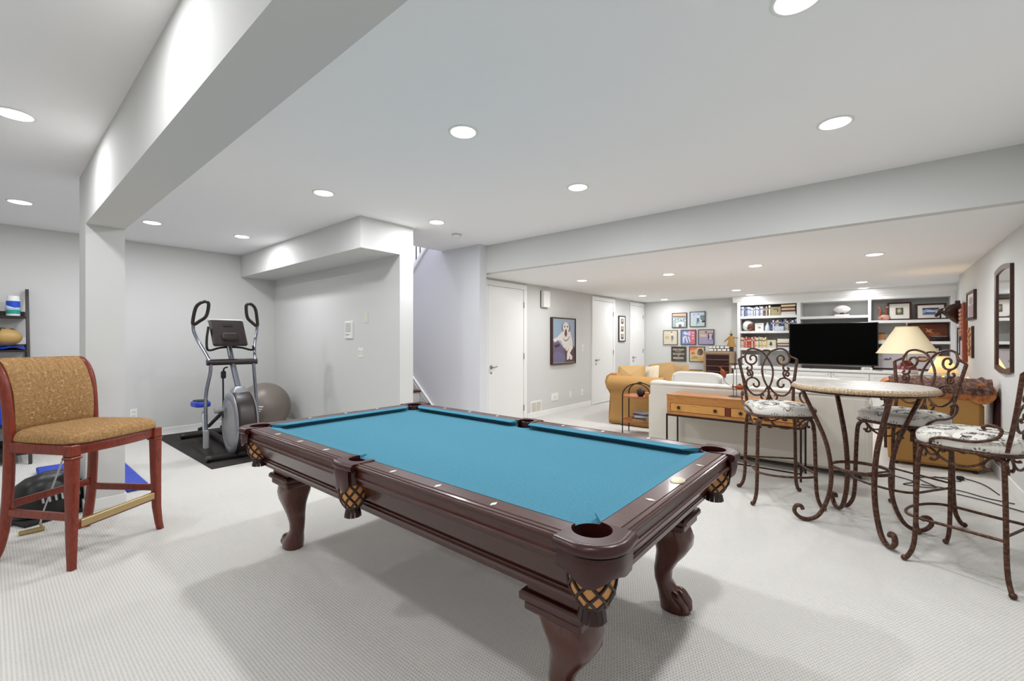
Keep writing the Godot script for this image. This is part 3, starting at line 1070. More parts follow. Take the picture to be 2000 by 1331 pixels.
# ---------------------------------------------------------------- upholstered bench stool
func build_bench():
	var o := thing("bar_bench", "cherry wood high stool with gold tapestry seat and rolled back", "stool", Vector3(-3.985, 0, -0.405), atan2(0.83, -0.55))
	# front legs
	for s in [-1.0, 1.0]:
		var m := mb()
		var rows := []
		for k in [[0.0, 0.284, 0.262, 0.017], [0.05, 0.279, 0.255, 0.018], [0.16, 0.272, 0.246, 0.021], [0.40, 0.268, 0.243, 0.025], [0.64, 0.266, 0.242, 0.028]]:
			rows.append(squircle(Vector3(s * k[1], k[0], k[2]), k[3], k[3], 0.35, 16))
		m.grid(rows)
		m.box(Vector3(s * 0.264, 0.648, 0.24), Vector3(0.066, 0.014, 0.066), 0.004)
		m.box(Vector3(s * 0.264, 0.690, 0.24), Vector3(0.060, 0.07, 0.060), 0.006)
		part("leg", m, M.cherry, o)
	# back legs run up into the rolled posts
	for s in [-1.0, 1.0]:
		var p := curve([Vector3(s * 0.262, 0.0, -0.315), Vector3(s * 0.25, 0.10, -0.275), Vector3(s * 0.242, 0.30, -0.238), Vector3(s * 0.24, 0.60, -0.222), Vector3(s * 0.24, 0.80, -0.222), Vector3(s * 0.243, 0.98, -0.236), Vector3(s * 0.246, 1.10, -0.262), Vector3(s * 0.248, 1.185, -0.315), Vector3(s * 0.248, 1.195, -0.37), Vector3(s * 0.248, 1.155, -0.395)], 4)
		var m := mb()
		m.tube(p, 0.032, 12, false, Vector3(0, 0, 1), 0.024)
		part("back_post", m, M.cherry, o)
	# seat frame and stretchers
	var ap := mb()
	for s in [-1.0, 1.0]:
		ap.box(Vector3(s * 0.256, 0.695, 0.01), Vector3(0.026, 0.062, 0.43), 0.004, Basis(Vector3.UP, s * 0.05))
	var fr := []
	for k in 9:
		var f := k / 8.0 * 2.0 - 1.0
		fr.append(Vector3(f * 0.235, 0.695, 0.243 + 0.03 * (1.0 - f * f)))
	var rows2 := []
	for q in fr:
		rows2.append(PackedVector3Array([q + Vector3(0, 0.031, 0.013), q + Vector3(0, -0.031, 0.013), q + Vector3(0, -0.031, -0.013), q + Vector3(0, 0.031, -0.013)]))
	ap.grid(rows2)
	ap.box(Vector3(0, 0.695, -0.215), Vector3(0.44, 0.062, 0.026), 0.004)
	part("seat_frame", ap, M.cherry, o)
	for s in [-1.0, 1.0]:
		part("stretcher", bar_between(Vector3(s * 0.268, 0.30, 0.245), Vector3(s * 0.243, 0.30, -0.235), 0.022, 0.044), M.cherry, o)
	part("stretcher", bar_between(Vector3(-0.242, 0.34, -0.235), Vector3(0.242, 0.34, -0.235), 0.022, 0.044), M.cherry, o)
	var fs := part("foot_rail", bar_between(Vector3(-0.27, 0.245, 0.247), Vector3(0.27, 0.245, 0.247), 0.03, 0.05), M.cherry, o)
	part("foot_plate", bar_between(Vector3(-0.235, 0.252, 0.254), Vector3(0.235, 0.252, 0.254), 0.03, 0.044), M.brass, fs)
	# seat cushion
	var m2 := mb()
	var rows3 := []
	for j in 13:
		var f := j / 12.0
		var h: float = [0.728, 0.730, 0.738, 0.752, 0.768, 0.782, 0.793, 0.801, 0.807, 0.811, 0.813, 0.814, 0.8145][j]
		var k: float = [0.965, 0.995, 1.0, 0.995, 0.975, 0.94, 0.88, 0.79, 0.67, 0.52, 0.35, 0.18, 0.02][j]
		var ring := PackedVector3Array()
		for i in 40:
			var w := TAU * i / 40.0
			var cx := signf(cos(w)) * pow(absf(cos(w)), 0.35)
			var cz := signf(sin(w)) * pow(absf(sin(w)), 0.35)
			var wide := 0.275 + 0.02 * cz
			ring.append(Vector3(cx * wide * k, h, 0.02 + (cz * 0.262 + 0.018 * (1.0 - cx * cx) * maxf(0.0, cz)) * k))
		rows3.append(ring)
	m2.grid(rows3)
	part("seat_cushion", m2, M.tapestry, o)
	# padded back rolling over the top
	var prof := [[-0.182, 0.775], [-0.176, 0.84], [-0.178, 0.92], [-0.188, 1.00], [-0.205, 1.08], [-0.232, 1.15], [-0.272, 1.205], [-0.325, 1.232], [-0.378, 1.222], [-0.412, 1.185], [-0.408, 1.150], [-0.385, 1.140], [-0.362, 1.155], [-0.330, 1.165], [-0.298, 1.140], [-0.270, 1.09], [-0.250, 1.0], [-0.244, 0.90], [-0.242, 0.775]]
	var rows4 := []
	for i in 15:
		var f := i / 14.0 * 2.0 - 1.0
		var ring := PackedVector3Array()
		var sq := 1.0 - pow(absf(f), 8.0) * 0.35
		for q in prof:
			var c := Vector2(-0.25, 1.02)
			ring.append(Vector3(f * 0.226, lerpf(c.y, q[1], 0.985 if absf(f) > 0.99 else 1.0), lerpf(-0.245 - maxf(0.0, (q[1] - 1.0)) * 0.4, q[0], sq)))
		rows4.append(ring)
	var m3 := mb()
	m3.grid(rows4)
	part("back_cushion", m3, M.tapestry, o)

func bar_between(a: Vector3, b: Vector3, w: float, h: float) -> MB:
	var m := mb()
	var d := (b - a)
	var xa := d.normalized()
	var za := xa.cross(Vector3.UP).normalized()
	m.box((a + b) * 0.5, Vector3(d.length(), h, w), 0.003, Basis(xa, za.cross(xa), za))
	return m

# ---------------------------------------------------------------- high table and three iron stools
func spiral(c: Vector3, ux: Vector3, uy: Vector3, r: float, a0: float, turns: float, shrink := 0.25) -> PackedVector3Array:
	var p := PackedVector3Array()
	var m := int(12 * absf(turns)) + 3
	for k in m + 1:
		var f := float(k) / m
		var a := a0 + TAU * turns * f
		p.append(c + (ux * cos(a) + uy * sin(a)) * r * lerpf(1.0, shrink, f))
	return p

func build_bar_set():
	var o := thing("pub_table", "round stone-topped high table on four scrolled iron legs", "table", Vector3(-0.10, 0, -4.03))
	var rng := RandomNumberGenerator.new()
	rng.seed = 3
	var rows := []
	var wob := []
	for k in 72:
		wob.append(rng.randf_range(-0.004, 0.004))
	for q in [[0.395, 0.985, 0.0], [0.41, 0.986, 1.0], [0.418, 0.995, 1.4], [0.417, 1.006, 1.0], [0.413, 1.015, 0.6], [0.405, 1.020, 0.2]]:
		var ring := PackedVector3Array()
		for k in 72:
			var a := TAU * k / 72.0
			var r: float = q[0] + wob[k] * q[2] + 0.002 * sin(k * 2.3) * q[2]
			ring.append(Vector3(cos(a) * r, q[1], sin(a) * r))
		rows.append(ring)
	var m := mb()
	m.grid(rows, true, false, false)
	var tp := mb()
	tp.lathe([[0.406, 1.018], [0.404, 1.021], [0.39, 1.0225], [0.0, 1.0225]], 72)
	var t := part("table_top", tp, M.stone, o)
	part("chipped_edge", m, M.stone_edge, t)
	m = mb()
	m.lathe([[0.0, 0.984], [0.395, 0.984], [0.398, 0.978], [0.395, 0.972], [0.0, 0.972]], 48)
	part("top_ring", m, M.iron, o)
	for d in [Vector2(-0.92, 0.39), Vector2(-0.45, -0.89), Vector2(0.43, 0.90), Vector2(0.92, -0.40)]:
		var u := Vector3(d.x, 0, d.y).normalized()
		var pts := [u * 0.365 + Vector3(0, 0.975, 0), u * 0.335 + Vector3(0, 0.90, 0), u * 0.275 + Vector3(0, 0.76, 0), u * 0.215 + Vector3(0, 0.60, 0), u * 0.185 + Vector3(0, 0.44, 0), u * 0.182 + Vector3(0, 0.30, 0), u * 0.205 + Vector3(0, 0.17, 0), u * 0.255 + Vector3(0, 0.06, 0), u * 0.315 + Vector3(0, 0.018, 0), u * 0.375 + Vector3(0, 0.022, 0), u * 0.415 + Vector3(0, 0.062, 0), u * 0.405 + Vector3(0, 0.105, 0), u * 0.372 + Vector3(0, 0.108, 0), u * 0.362 + Vector3(0, 0.085, 0)]
		m = mb()
		m.tube(curve(pts, 5), 0.014, 8, false, u, 0.017)
		part("leg", m, M.iron, o)
	m = mb()
	var ring2 := PackedVector3Array()
	for k in 36:
		ring2.append(Vector3(cos(TAU * k / 36) * 0.172, 0.42, sin(TAU * k / 36) * 0.172))
	m.tube(ring2, 0.012, 8, true)
	part("leg_ring", m, M.iron, o)
	# stools
	var s := make_stool()
	var spots := [[-0.657, -4.30, atan2(0.2, 0.4), "scroll-back iron stool with black scrolled seat in front of the console table"], [0.14, -4.454, atan2(-0.243, 0.33), "scroll-back iron stool with black scrolled seat between the high table and the gold chair"], [0.434, -3.717, atan2(-0.40, -0.19), "scroll-back iron stool with black scrolled seat against the mirror wall side of the table"]]
	for i in 3:
		var c: Node3D = s if i == 0 else copy(s, Vector3.ZERO, 0.0, spots[i][3], "iron_bar_stool")
		c.position = Vector3(spots[i][0], 0, spots[i][1])
		c.rotation.y = spots[i][2]

func make_stool() -> Node3D:
	var o := thing("iron_bar_stool", "scroll-back iron stool with black scrolled seat in front of the console table", "stool", Vector3.ZERO, 0.0, "iron stools round the high table")
	# legs
	for q in [[-1.0, 1.0], [1.0, 1.0], [-1.0, -1.0], [1.0, -1.0]]:
		var f: float = q[1]
		var wx := 0.185 if f > 0 else 0.175
		var p := curve([Vector3(q[0] * (wx - 0.03), 0.715, f * 0.15), Vector3(q[0] * (wx + 0.005), 0.690, f * 0.172), Vector3(q[0] * (wx + 0.018), 0.62, f * 0.18), Vector3(q[0] * (wx + 0.024), 0.42, f * 0.186), Vector3(q[0] * (wx + 0.028), 0.20, f * 0.190), Vector3(q[0] * (wx + 0.036), 0.09, f * 0.198), Vector3(q[0] * (wx + 0.056), 0.028, f * 0.216), Vector3(q[0] * (wx + 0.070), 0.016, f * 0.226)], 5)
		var m := mb()
		m.tube(p, 0.0125, 8, false, Vector3(0, 0, 1), 0.0145)
		m.pillow(p[p.size() - 1] + Vector3(0, 0.002, 0), Vector3(0.038, 0.034, 0.034), 1.0, 1.0, Basis(), 12, 8)
		part("leg", m, M.iron, o)
	# seat ring and cushion
	var ring := squircle(Vector3(0, 0.722, 0.0), 0.228, 0.222, 0.55, 44)
	var m2 := mb()
	m2.tube(ring, 0.011, 8, true, Vector3.UP, 0.014)
	part("seat_ring", m2, M.iron, o)
	m2 = mb()
	var rows := []
	for k in [[0.722, 0.9], [0.726, 0.985], [0.735, 1.02], [0.750, 1.04], [0.768, 1.045], [0.785, 1.03], [0.798, 0.99], [0.807, 0.92], [0.814, 0.80], [0.819, 0.62], [0.822, 0.40], [0.823, 0.18], [0.8232, 0.02]]:
		rows.append(squircle(Vector3(0, k[0], 0), 0.228 * k[1], 0.222 * k[1], 0.6, 44))
	m2.grid(rows)
	part("seat_cushion", m2, M.damask, o)
	# scrolled aprons under the seat
	for side in 4:
		var b := Basis(Vector3.UP, side * PI / 2)
		var u := b * Vector3(1, 0, 0)
		var w := b * Vector3(0, 0, 1)
		for s in [-1.0, 1.0]:
			var c := w * 0.186 + Vector3(0, 0.655, 0)
			var pts: Array = [c + u * s * 0.192 + Vector3(0, -0.03, 0), c + u * s * 0.185 + Vector3(0, 0.03, 0), c + u * s * 0.15 + Vector3(0, 0.052, 0), c + u * s * 0.115 + Vector3(0, 0.035, 0), c + u * s * 0.085 + Vector3(0, 0.002, 0), c + u * s * 0.04 + Vector3(0, -0.022, 0), c + Vector3(0, -0.028, 0)]
			var m := mb()
			m.tube(curve(pts, 4), 0.007, 6)
			m.tube(curve([c + u * s * 0.115 + Vector3(0, 0.035, 0), c + u * s * 0.095 + Vector3(0, 0.0, 0), c + u * s * 0.11 + Vector3(0, -0.022, 0), c + u * s * 0.132 + Vector3(0, -0.016, 0)], 4), [0.007, 0.007, 0.007, 0.007, 0.007, 0.007, 0.007, 0.007, 0.007, 0.008, 0.009, 0.010, 0.010], 6)
			part("apron_scroll", m, M.iron, o)
	# foot ring bowed to the front, straight rods elsewhere
	var m3 := mb()
	m3.tube(curve([Vector3(-0.205, 0.275, -0.188), Vector3(-0.208, 0.272, 0.0), Vector3(-0.212, 0.27, 0.188), Vector3(-0.15, 0.268, 0.265), Vector3(0.0, 0.267, 0.295), Vector3(0.15, 0.268, 0.265), Vector3(0.212, 0.27, 0.188), Vector3(0.208, 0.272, 0.0), Vector3(0.205, 0.275, -0.188)], 5), 0.0085, 8)
	part("foot_ring", m3, M.iron, o)
	part("rod", one_tube([Vector3(-0.205, 0.30, -0.188), Vector3(0.205, 0.30, -0.188)], 0.0075, 8), M.iron, o)
	# low side scrolls at the seat
	for s in [-1.0, 1.0]:
		var m := mb()
		var p := curve([Vector3(s * 0.225, 0.74, 0.115), Vector3(s * 0.246, 0.765, 0.10), Vector3(s * 0.252, 0.782, 0.05), Vector3(s * 0.25, 0.782, -0.03), Vector3(s * 0.245, 0.790, -0.10), Vector3(s * 0.235, 0.822, -0.165), Vector3(s * 0.232, 0.866, -0.18), Vector3(s * 0.236, 0.886, -0.145), Vector3(s * 0.238, 0.872, -0.112), Vector3(s * 0.238, 0.855, -0.122)], 5)
		m.tube(p, 0.0085, 8)
		part("side_scroll", m, M.iron, o)
	# back: flat pattern in (u, v), u in half widths, v from seat to top
	var posts := [[[-0.78, -0.16], [-0.80, 0.10], [-0.88, 0.42], [-0.96, 0.66], [-1.0, 0.785]]]
	var lines := {
		"back_scroll": [
			[[-1.0, 0.785], [-0.90, 0.815], [-0.80, 0.845], [-0.735, 0.90], [-0.66, 0.97], [-0.50, 1.0], [-0.33, 0.985], [-0.16, 0.945], [-0.045, 0.875], [0.06, 0.78], [0.155, 0.66], [0.185, 0.56], [0.165, 0.44], [0.10, 0.32], [0.02, 0.22], [-0.01, 0.10], [-0.01, -0.12]],
			[[-0.735, 0.90], [-0.765, 0.82], [-0.725, 0.735], [-0.62, 0.69], [-0.48, 0.69], [-0.375, 0.745], [-0.365, 0.825], [-0.44, 0.865], [-0.545, 0.855], [-0.585, 0.80], [-0.54, 0.765]],
			[[-0.86, 0.43], [-0.79, 0.29], [-0.70, 0.17], [-0.54, 0.085], [-0.36, 0.075], [-0.20, 0.12], [-0.08, 0.20], [-0.02, 0.26]],
			[[-0.78, 0.26], [-0.74, 0.36], [-0.60, 0.415], [-0.44, 0.405], [-0.33, 0.345], [-0.32, 0.27], [-0.41, 0.235], [-0.50, 0.26], [-0.515, 0.305]],
			[[-0.62, 0.69], [-0.55, 0.655], [-0.545, 0.60], [-0.60, 0.565], [-0.68, 0.565], [-0.715, 0.60], [-0.67, 0.63]],
			[[-0.60, 0.565], [-0.54, 0.54], [-0.525, 0.49], [-0.56, 0.445], [-0.60, 0.415]],
			[[-0.60, 0.50], [-0.66, 0.54], [-0.71, 0.505], [-0.67, 0.46], [-0.61, 0.475], [-0.60, 0.50]],
			[[-0.02, 0.08], [-0.10, -0.02], [-0.18, -0.03], [-0.26, 0.02], [-0.27, 0.075], [-0.21, 0.09], [-0.18, 0.06]],
			[[-0.16, 0.945], [-0.08, 0.965], [0.0, 0.968]],
		]}
	for s in [-1.0, 1.0]:
		var m := mb()
		m.tube(curve(flat_to_back(posts[0], s), 5), 0.0105, 8, false, Vector3(0, 0, 1), 0.0125)
		part("back_post", m, M.iron, o)
		for ln in lines.back_scroll:
			var mm := mb()
			mm.tube(curve(flat_to_back(ln, s), 4), 0.0078, 7, false, Vector3(0, 0, 1), 0.0085)
			part("back_scroll", mm, M.iron, o)
	return o

func flat_to_back(p: Array, s: float) -> Array:
	var out := []
	for q in p:
		var y: float = 0.815 + 0.45 * q[1]
		out.append(Vector3(s * q[0] * 0.238, y, -0.212 - 0.085 * maxf(-0.2, q[1]) + 0.02 * (q[0] * q[0])))
	return out

# ---------------------------------------------------------------- exercise corner
func build_gym():
	solo("floor_mat", B(-7.72, -5.31, 0.0, 0.008, -2.44, -1.49, 0.002), M.rubber, "black rubber mat under the elliptical trainer", "mat")
	var o := thing("elliptical_trainer", "grey and black elliptical trainer with looped grips on a black mat", "exercise machine", Vector3(-5.9, 0.008, -1.875), deg_to_rad(-5))
	var L := func(x, y, z): return Vector3(x + 5.9, y - 0.008, z + 1.875)
	# frame on the floor
	var m := mb()
	m.box(L.call(-6.35, 0.07, -1.875), Vector3(1.7, 0.055, 0.07), 0.012)
	part("base_beam", m, M.charcoal, o)
	for x in [-5.58, -7.18]:
		m = mb()
		m.tube(PackedVector3Array([L.call(x, 0.045, -1.58), L.call(x, 0.045, -2.20)]), 0.032, 12, false, Vector3.UP)
		part("stabilizer", m, M.charcoal, o)
		for z in [-1.57, -2.21]:
			m = mb()
			m.tube(PackedVector3Array([L.call(x, 0.042, z - 0.02), L.call(x, 0.042, z + 0.02)]), 0.040, 14, false, Vector3.UP)
			part("stabilizer_cap", m, M.black_plastic, o)
	# flywheel housing: a drum standing across z
	var bz := Basis(Vector3(1, 0, 0), PI / 2)
	m = mb()
	m.lathe([[0.0, -0.105], [0.30, -0.105], [0.352, -0.09], [0.365, -0.06], [0.365, 0.06], [0.352, 0.09], [0.30, 0.105], [0.0, 0.105]], 40, L.call(-5.72, 0.385, -1.9), bz)
	part("flywheel_housing", m, M.brown_plastic, o)
	for s in [-1.0, 1.0]:
		m = mb()
		m.lathe([[0.27, 0.107 * s], [0.30, 0.118 * s], [0.345, 0.110 * s], [0.355, 0.09 * s]], 40, L.call(-5.72, 0.385, -1.9), bz)
		part("housing_ring", m, M.silver_paint, o)
		m = mb()
		m.lathe([[0.0, 0.112 * s], [0.20, 0.112 * s], [0.262, 0.108 * s], [0.272, 0.10 * s]], 40, L.call(-5.72, 0.385, -1.9), bz)
		part("housing_disc", m, M.grey_plastic, o)
	m = mb()
	var rows := []
	for k in [[0.60, 0.13, 0.11], [0.70, 0.115, 0.10], [0.765, 0.085, 0.078], [0.80, 0.058, 0.05], [0.805, 0.04, 0.04]]:
		rows.append(squircle(L.call(-5.70 - (k[0] - 0.6) * 0.3, k[0], -1.9), k[1], k[2], 0.6))
	m.grid(rows)
	part("mast_collar", m, M.silver_paint, o)
	# mast
	m = mb()
	m.tube(curve([L.call(-5.70, 0.72, -1.895), L.call(-5.84, 0.92, -1.885), L.call(-6.0, 1.14, -1.875), L.call(-6.12, 1.32, -1.87)], 4), 0.036, 12, false, Vector3(1, 0, 0), 0.03)
	part("mast", m, M.steel, o)
	m = mb()
	m.tube(PackedVector3Array([L.call(-5.93, 1.085, -1.615), L.call(-5.93, 1.085, -2.135)]), 0.036, 14, false, Vector3.UP)
	part("crossbar", m, M.brown_plastic, o)
	m = mb()
	m.box(L.call(-6.02, 0.93, -1.80), Vector3(0.05, 0.09, 0.05), 0.01)
	m.tube(curve([L.call(-6.0, 1.02, -1.84), L.call(-6.02, 0.98, -1.80), L.call(-6.03, 0.70, -1.80), L.call(-5.98, 0.42, -1.79)], 4), 0.009, 8)
	part("water_bottle_strap", m, M.black_plastic, o)
	# console
	var cons := one_box(Vector3.ZERO, Vector3(0.05, 0.36, 0.37), 0.018)
	var c := part("console", cons, M.brown_plastic, o)
	c.position = L.call(-6.06, 1.43, -1.86)
	c.rotation = Vector3(0, 0.10, deg_to_rad(30))
	part("console_rim", one_box(Vector3(-0.012, 0.178, 0), Vector3(0.062, 0.022, 0.375), 0.008), M.white_plastic, c)
	part("console_neck", one_box(Vector3(0.03, -0.07, 0.0), Vector3(0.05, 0.10, 0.17), 0.018), M.brown_plastic, c)
	part("console_vent", one_box(Vector3(0.026, 0.10, 0.0), Vector3(0.006, 0.045, 0.11), 0.002), M.black_plastic, c)
	m = mb()
	m.tube(curve([L.call(-6.05, 1.50, -1.655), L.call(-6.0, 1.36, -1.63), L.call(-5.98, 1.245, -1.63), L.call(-6.0, 1.225, -1.67), L.call(-6.05, 1.25, -1.76), L.call(-6.08, 1.26, -1.88), L.call(-6.05, 1.25, -2.0), L.call(-6.0, 1.225, -2.08), L.call(-5.98, 1.235, -2.11), L.call(-6.0, 1.27, -2.11)], 4), 0.013, 8)
	part("pulse_bar", m, M.charcoal, o)
	# moving handles with looped grips
	for s in [-1.0, 1.0]:
		var zz := func(k): return -1.875 + s * k
		m = mb()
		m.tube(curve([L.call(-5.90, 1.10, zz.call(0.235)), L.call(-6.02, 1.20, zz.call(0.258)), L.call(-6.16, 1.33, zz.call(0.30)), L.call(-6.22, 1.45, zz.call(0.335)), L.call(-6.22, 1.54, zz.call(0.34))], 5), 0.0175, 10)
		part("handle_arm", m, M.steel, o)
		m = mb()
		var g := curve([L.call(-6.22, 1.53, zz.call(0.34)), L.call(-6.215, 1.64, zz.call(0.335)), L.call(-6.19, 1.75, zz.call(0.31)), L.call(-6.15, 1.80, zz.call(0.255)), L.call(-6.15, 1.795, zz.call(0.205)), L.call(-6.16, 1.73, zz.call(0.20)), L.call(-6.18, 1.63, zz.call(0.22)), L.call(-6.21, 1.575, zz.call(0.275))], 5, true)
		m.tube(g, 0.019, 10, true)
		part("foam_grip", m, M.brown_plastic, o)
		m = mb()
		m.tube(curve([L.call(-5.92, 1.06, zz.call(0.22)), L.call(-5.92, 0.95, zz.call(0.228)), L.call(-5.97, 0.74, zz.call(0.255)), L.call(-5.95, 0.55, zz.call(0.265)), L.call(-5.93, 0.30, zz.call(0.265))], 5), 0.019, 10)
		part("lower_arm", m, M.steel, o)
		# pedal arm, pedal and crank
		var py := 0.50 if s > 0 else 0.30
		m = mb()
		m.box(L.call(-5.93, 0.20, zz.call(0.265)), Vector3(0.07, 0.22, 0.05), 0.012)
		m.tube(curve([L.call(-5.93, 0.14, zz.call(0.262)), L.call(-6.2, py * 0.55, zz.call(0.23)), L.call(-6.45, py - 0.06, zz.call(0.20))], 4), 0.022, 10)
		part("pedal_arm", m, M.grey_plastic, o)
		m = mb()
		m.tube(PackedVector3Array([L.call(-7.1, 0.13, zz.call(0.13)), L.call(-6.5, 0.26, zz.call(0.13)), L.call(-5.80, 0.50, zz.call(0.14))]), 0.022, 8)
		part("crank_arm", m, M.charcoal, o)
		var pd := mb()
		pd.pillow(L.call(-6.62, py + 0.03, zz.call(0.20)), Vector3(0.44, 0.075, 0.17), 0.4, 0.45, Basis(Vector3(0, 0, 1), 0.06))
		var p2 := part("pedal", pd, M.blue, o)
		pd = mb()
		pd.pillow(L.call(-6.62, py + 0.052, zz.call(0.20)), Vector3(0.38, 0.06, 0.125), 0.3, 0.4, Basis(Vector3(0, 0, 1), 0.06))
		part("pedal_pad", pd, M.charcoal, p2)
		m = mb()
		m.tube(PackedVector3Array([L.call(-5.85, 0.53, zz.call(0.10)), L.call(-5.85, 0.53, zz.call(0.20))]), 0.034, 14, false, Vector3.UP)
		part("crank_hub", m, M.grey_plastic, o)
	# ball
	var bo := thing("exercise_ball", "large grey inflatable exercise ball against the corner wall", "exercise ball", Vector3(-7.02, 0, -2.64))
	m = mb()
	var R := 0.355
	var prof := []
	for k in 33:
		var a := -PI / 2 + PI * k / 32.0
		prof.append([cos(a) * R + (0.0015 if k % 2 and absf(a) > 0.7 else 0.0), R + sin(a) * R])
	m.lathe(prof, 48)
	part("ball_skin", m, M.ball_rubber, bo)
	# a short two-line printed mark, too small to read
	for w in [[0.055, 0.10, 0.011], [0.020, 0.075, 0.009], [-0.008, 0.05, 0.006]]:
		var p := PackedVector3Array()
		for k in 7:
			var a: float = atan2(0.194, 0.300) - w[1] / R * (k / 6.0 - 0.35) * 1.0
			var yy: float = w[0] - 0.012 * k / 6.0 + 0.003 * sin(k * 2.6)
			var rr := sqrt(R * R - yy * yy) + 0.0005
			p.append(Vector3(cos(a) * rr, R + yy, sin(a) * rr))
		m = mb()
		m.tube(p, w[2], 6, false, Vector3.UP, 0.0012)
		part("printed_mark", m, M.white_plastic, bo)

# ---------------------------------------------------------------- ladder shelf, putter, floor things beside the column
func build_left_corner():
	var o := thing("ladder_shelf", "dark wooden ladder shelf leaning on the wall beside the column", "shelf", Vector3(-7.4, 0, 0.02))
	# side rails lean back to the wall; shelves deepen towards the floor
	for z in [-0.315, 0.40]:
		var m := mb()
		var a := Vector3(0.34, 0, z)
		var b := Vector3(-0.335, 1.94, z)
		var d := (b - a).normalized()
		m.box((a + b) * 0.5 + Vector3(0, 0.0, 0), Vector3(0.045, a.distance_to(b), 0.028), 0.003, Basis(d.cross(Vector3(0, 0, 1)), d, Vector3(0, 0, 1)))
		part("side_rail", m, M.espresso, o)
		m = mb()
		m.box(Vector3(-0.345, 0.65, z), Vector3(0.03, 1.3, 0.028), 0.002)
		part("back_rail", m, M.espresso, o)
	var shelves := [[1.62, 0.22], [1.235, 0.34], [0.83, 0.44], [0.42, 0.56], [0.12, 0.62]]
	for q in shelves:
		var m := mb()
		m.box(Vector3(-0.36 + q[1] / 2, q[0] - 0.0125, 0.0425), Vector3(q[1], 0.025, 0.69), 0.002)
		m.box(Vector3(-0.355, q[0] + 0.03, 0.0425), Vector3(0.012, 0.06, 0.69), 0.002)
		part("shelf_board", m, M.espresso, o)
	# tub of wipes
	var tub := thing("wipes_tub", "white tub of wipes with blue and green label on the top shelf", "tub", Vector3(-7.62, 1.62, -0.185))
	var m := mb()
	m.lathe([[0.0, 0.0], [0.052, 0.0], [0.055, 0.006], [0.055, 0.195], [0.05, 0.20], [0.05, 0.225], [0.045, 0.232], [0.0, 0.232]], 28)
	part("tub_body", m, M.white_plastic, tub)
	var im := canvas(256, 128, Color(0.86, 0.90, 0.95))
	fill_poly(im, [[0, 0.02], [1, 0.02], [1, 0.52], [0.75, 0.48], [0.6, 0.36], [0.45, 0.22], [0.25, 0.28], [0, 0.5]], Color(0.10, 0.30, 0.78))
	fill_poly(im, [[0, 0.66], [0.5, 0.70], [1, 0.64], [1, 0.97], [0, 0.97]], Color(0.16, 0.60, 0.54))
	fill_poly(im, [[0, 0.58], [1, 0.56], [1, 0.60], [0, 0.62]], Color(0.45, 0.55, 0.75))
	for k in 4:
		fill_oval(im, 0.30 + 0.035 * k, 0.16 + 0.015 * k, 0.014, 0.055, Color(0.92, 0.94, 1.0))
		fill_oval(im, 0.30 + 0.035 * k, 0.16 + 0.015 * k, 0.006, 0.03, Color(0.10, 0.30, 0.78))
	m = mb()
	m.lathe([[0.0558, 0.175], [0.0558, 0.02]], 36)
	var lab := part("tub_label", m, image_mat("tub_label", im, 0.4), tub)
	# soccer-style ball on a blue cloth
	var cl := mb()
	var rows := []
	for i in 9:
		var row := PackedVector3Array()
		for j in 15:
			var u := i / 8.0
			var w := j / 14.0
			row.append(Vector3(-7.735 + 0.33 * u, 1.245 + 0.012 * sin(w * 17 + u * 5) + 0.012 * sin(u * 11 + w * 4) + 0.016, -0.27 + 0.5 * w))
		rows.append(row)
	cl.grid(rows, false, false, false)
	rows.clear()
	solo("blue_cloth", cl, M.blue, "crumpled blue cloth on the second ladder shelf", "cloth")
	var bo := thing("gold_ball", "gold and dark brown ball resting on the blue cloth", "ball", Vector3(-7.54, 1.275, -0.12))
	m = mb()
	m.pillow(Vector3(0, 0.10, 0), Vector3(0.23, 0.20, 0.27), 1.0, 1.0)
	part("ball_skin", m, mat("gold_ball", Color(0.72, 0.58, 0.34), 0.45), bo)
	for k in 3:
		var p := []
		for j in 9:
			var a: float = -0.9 + j * 0.26 + k * 0.2
			var tl := 0.5 + k * 1.1
			var dirv := Vector3(cos(a) * cos(tl), sin(a) * 0.9, cos(a) * sin(tl) - 0.25 * k).normalized()
			p.append(Vector3(0, 0.10, 0) + dirv * Vector3(0.117, 0.102, 0.137))
		m = mb()
		m.tube(PackedVector3Array(p), [0.004, 0.012, 0.018, 0.021, 0.022, 0.021, 0.018, 0.012, 0.004], 8, false, Vector3.UP)
		part("dark_panel", m, M.espresso, bo)
	# tubs lower on the ladder
	var bx := thing("blue_bin", "blue plastic bin on the lower ladder shelf", "bin", Vector3(-7.38, 0.42, 0.13))
	part("bin_body", one_box(Vector3(0, 0.12, 0), Vector3(0.36, 0.24, 0.46), 0.015), M.blue, bx)
	part("bin_rim", one_box(Vector3(0, 0.235, 0), Vector3(0.39, 0.022, 0.49), 0.006), M.blue, bx)
	var wb := thing("white_box", "white storage box on the middle ladder shelf", "box", Vector3(-7.45, 0.83, 0.12))
	part("box_body", one_box(Vector3(0, 0.07, 0), Vector3(0.30, 0.14, 0.44), 0.01), M.white_plastic, wb)
	part("box_lid", one_box(Vector3(0, 0.15, 0), Vector3(0.32, 0.02, 0.46), 0.006), M.cream_plastic, wb)
	# blue folding mat beyond the column
	var bm := thing("folded_mat", "blue folding exercise mat with a black strap on the carpet by the column", "mat", Vector3(-5.80, 0, -0.62))
	for k in 3:
		part("mat_panel", one_box(Vector3(-0.49 + 0.49 * k, 0.03, 0), Vector3(0.485, 0.056, 0.62), 0.01), M.blue, bm)
	part("strap", one_box(Vector3(-0.40, 0.059, 0.02), Vector3(0.10, 0.006, 0.54), 0.002), M.black_plastic, bm)
	# black domed fan
	var fan := thing("floor_fan", "black domed plastic floor fan with vent slots under the tapestry stool", "fan", Vector3(-4.93, 0, -0.30), 0.35)
	m = mb()
	rows = []
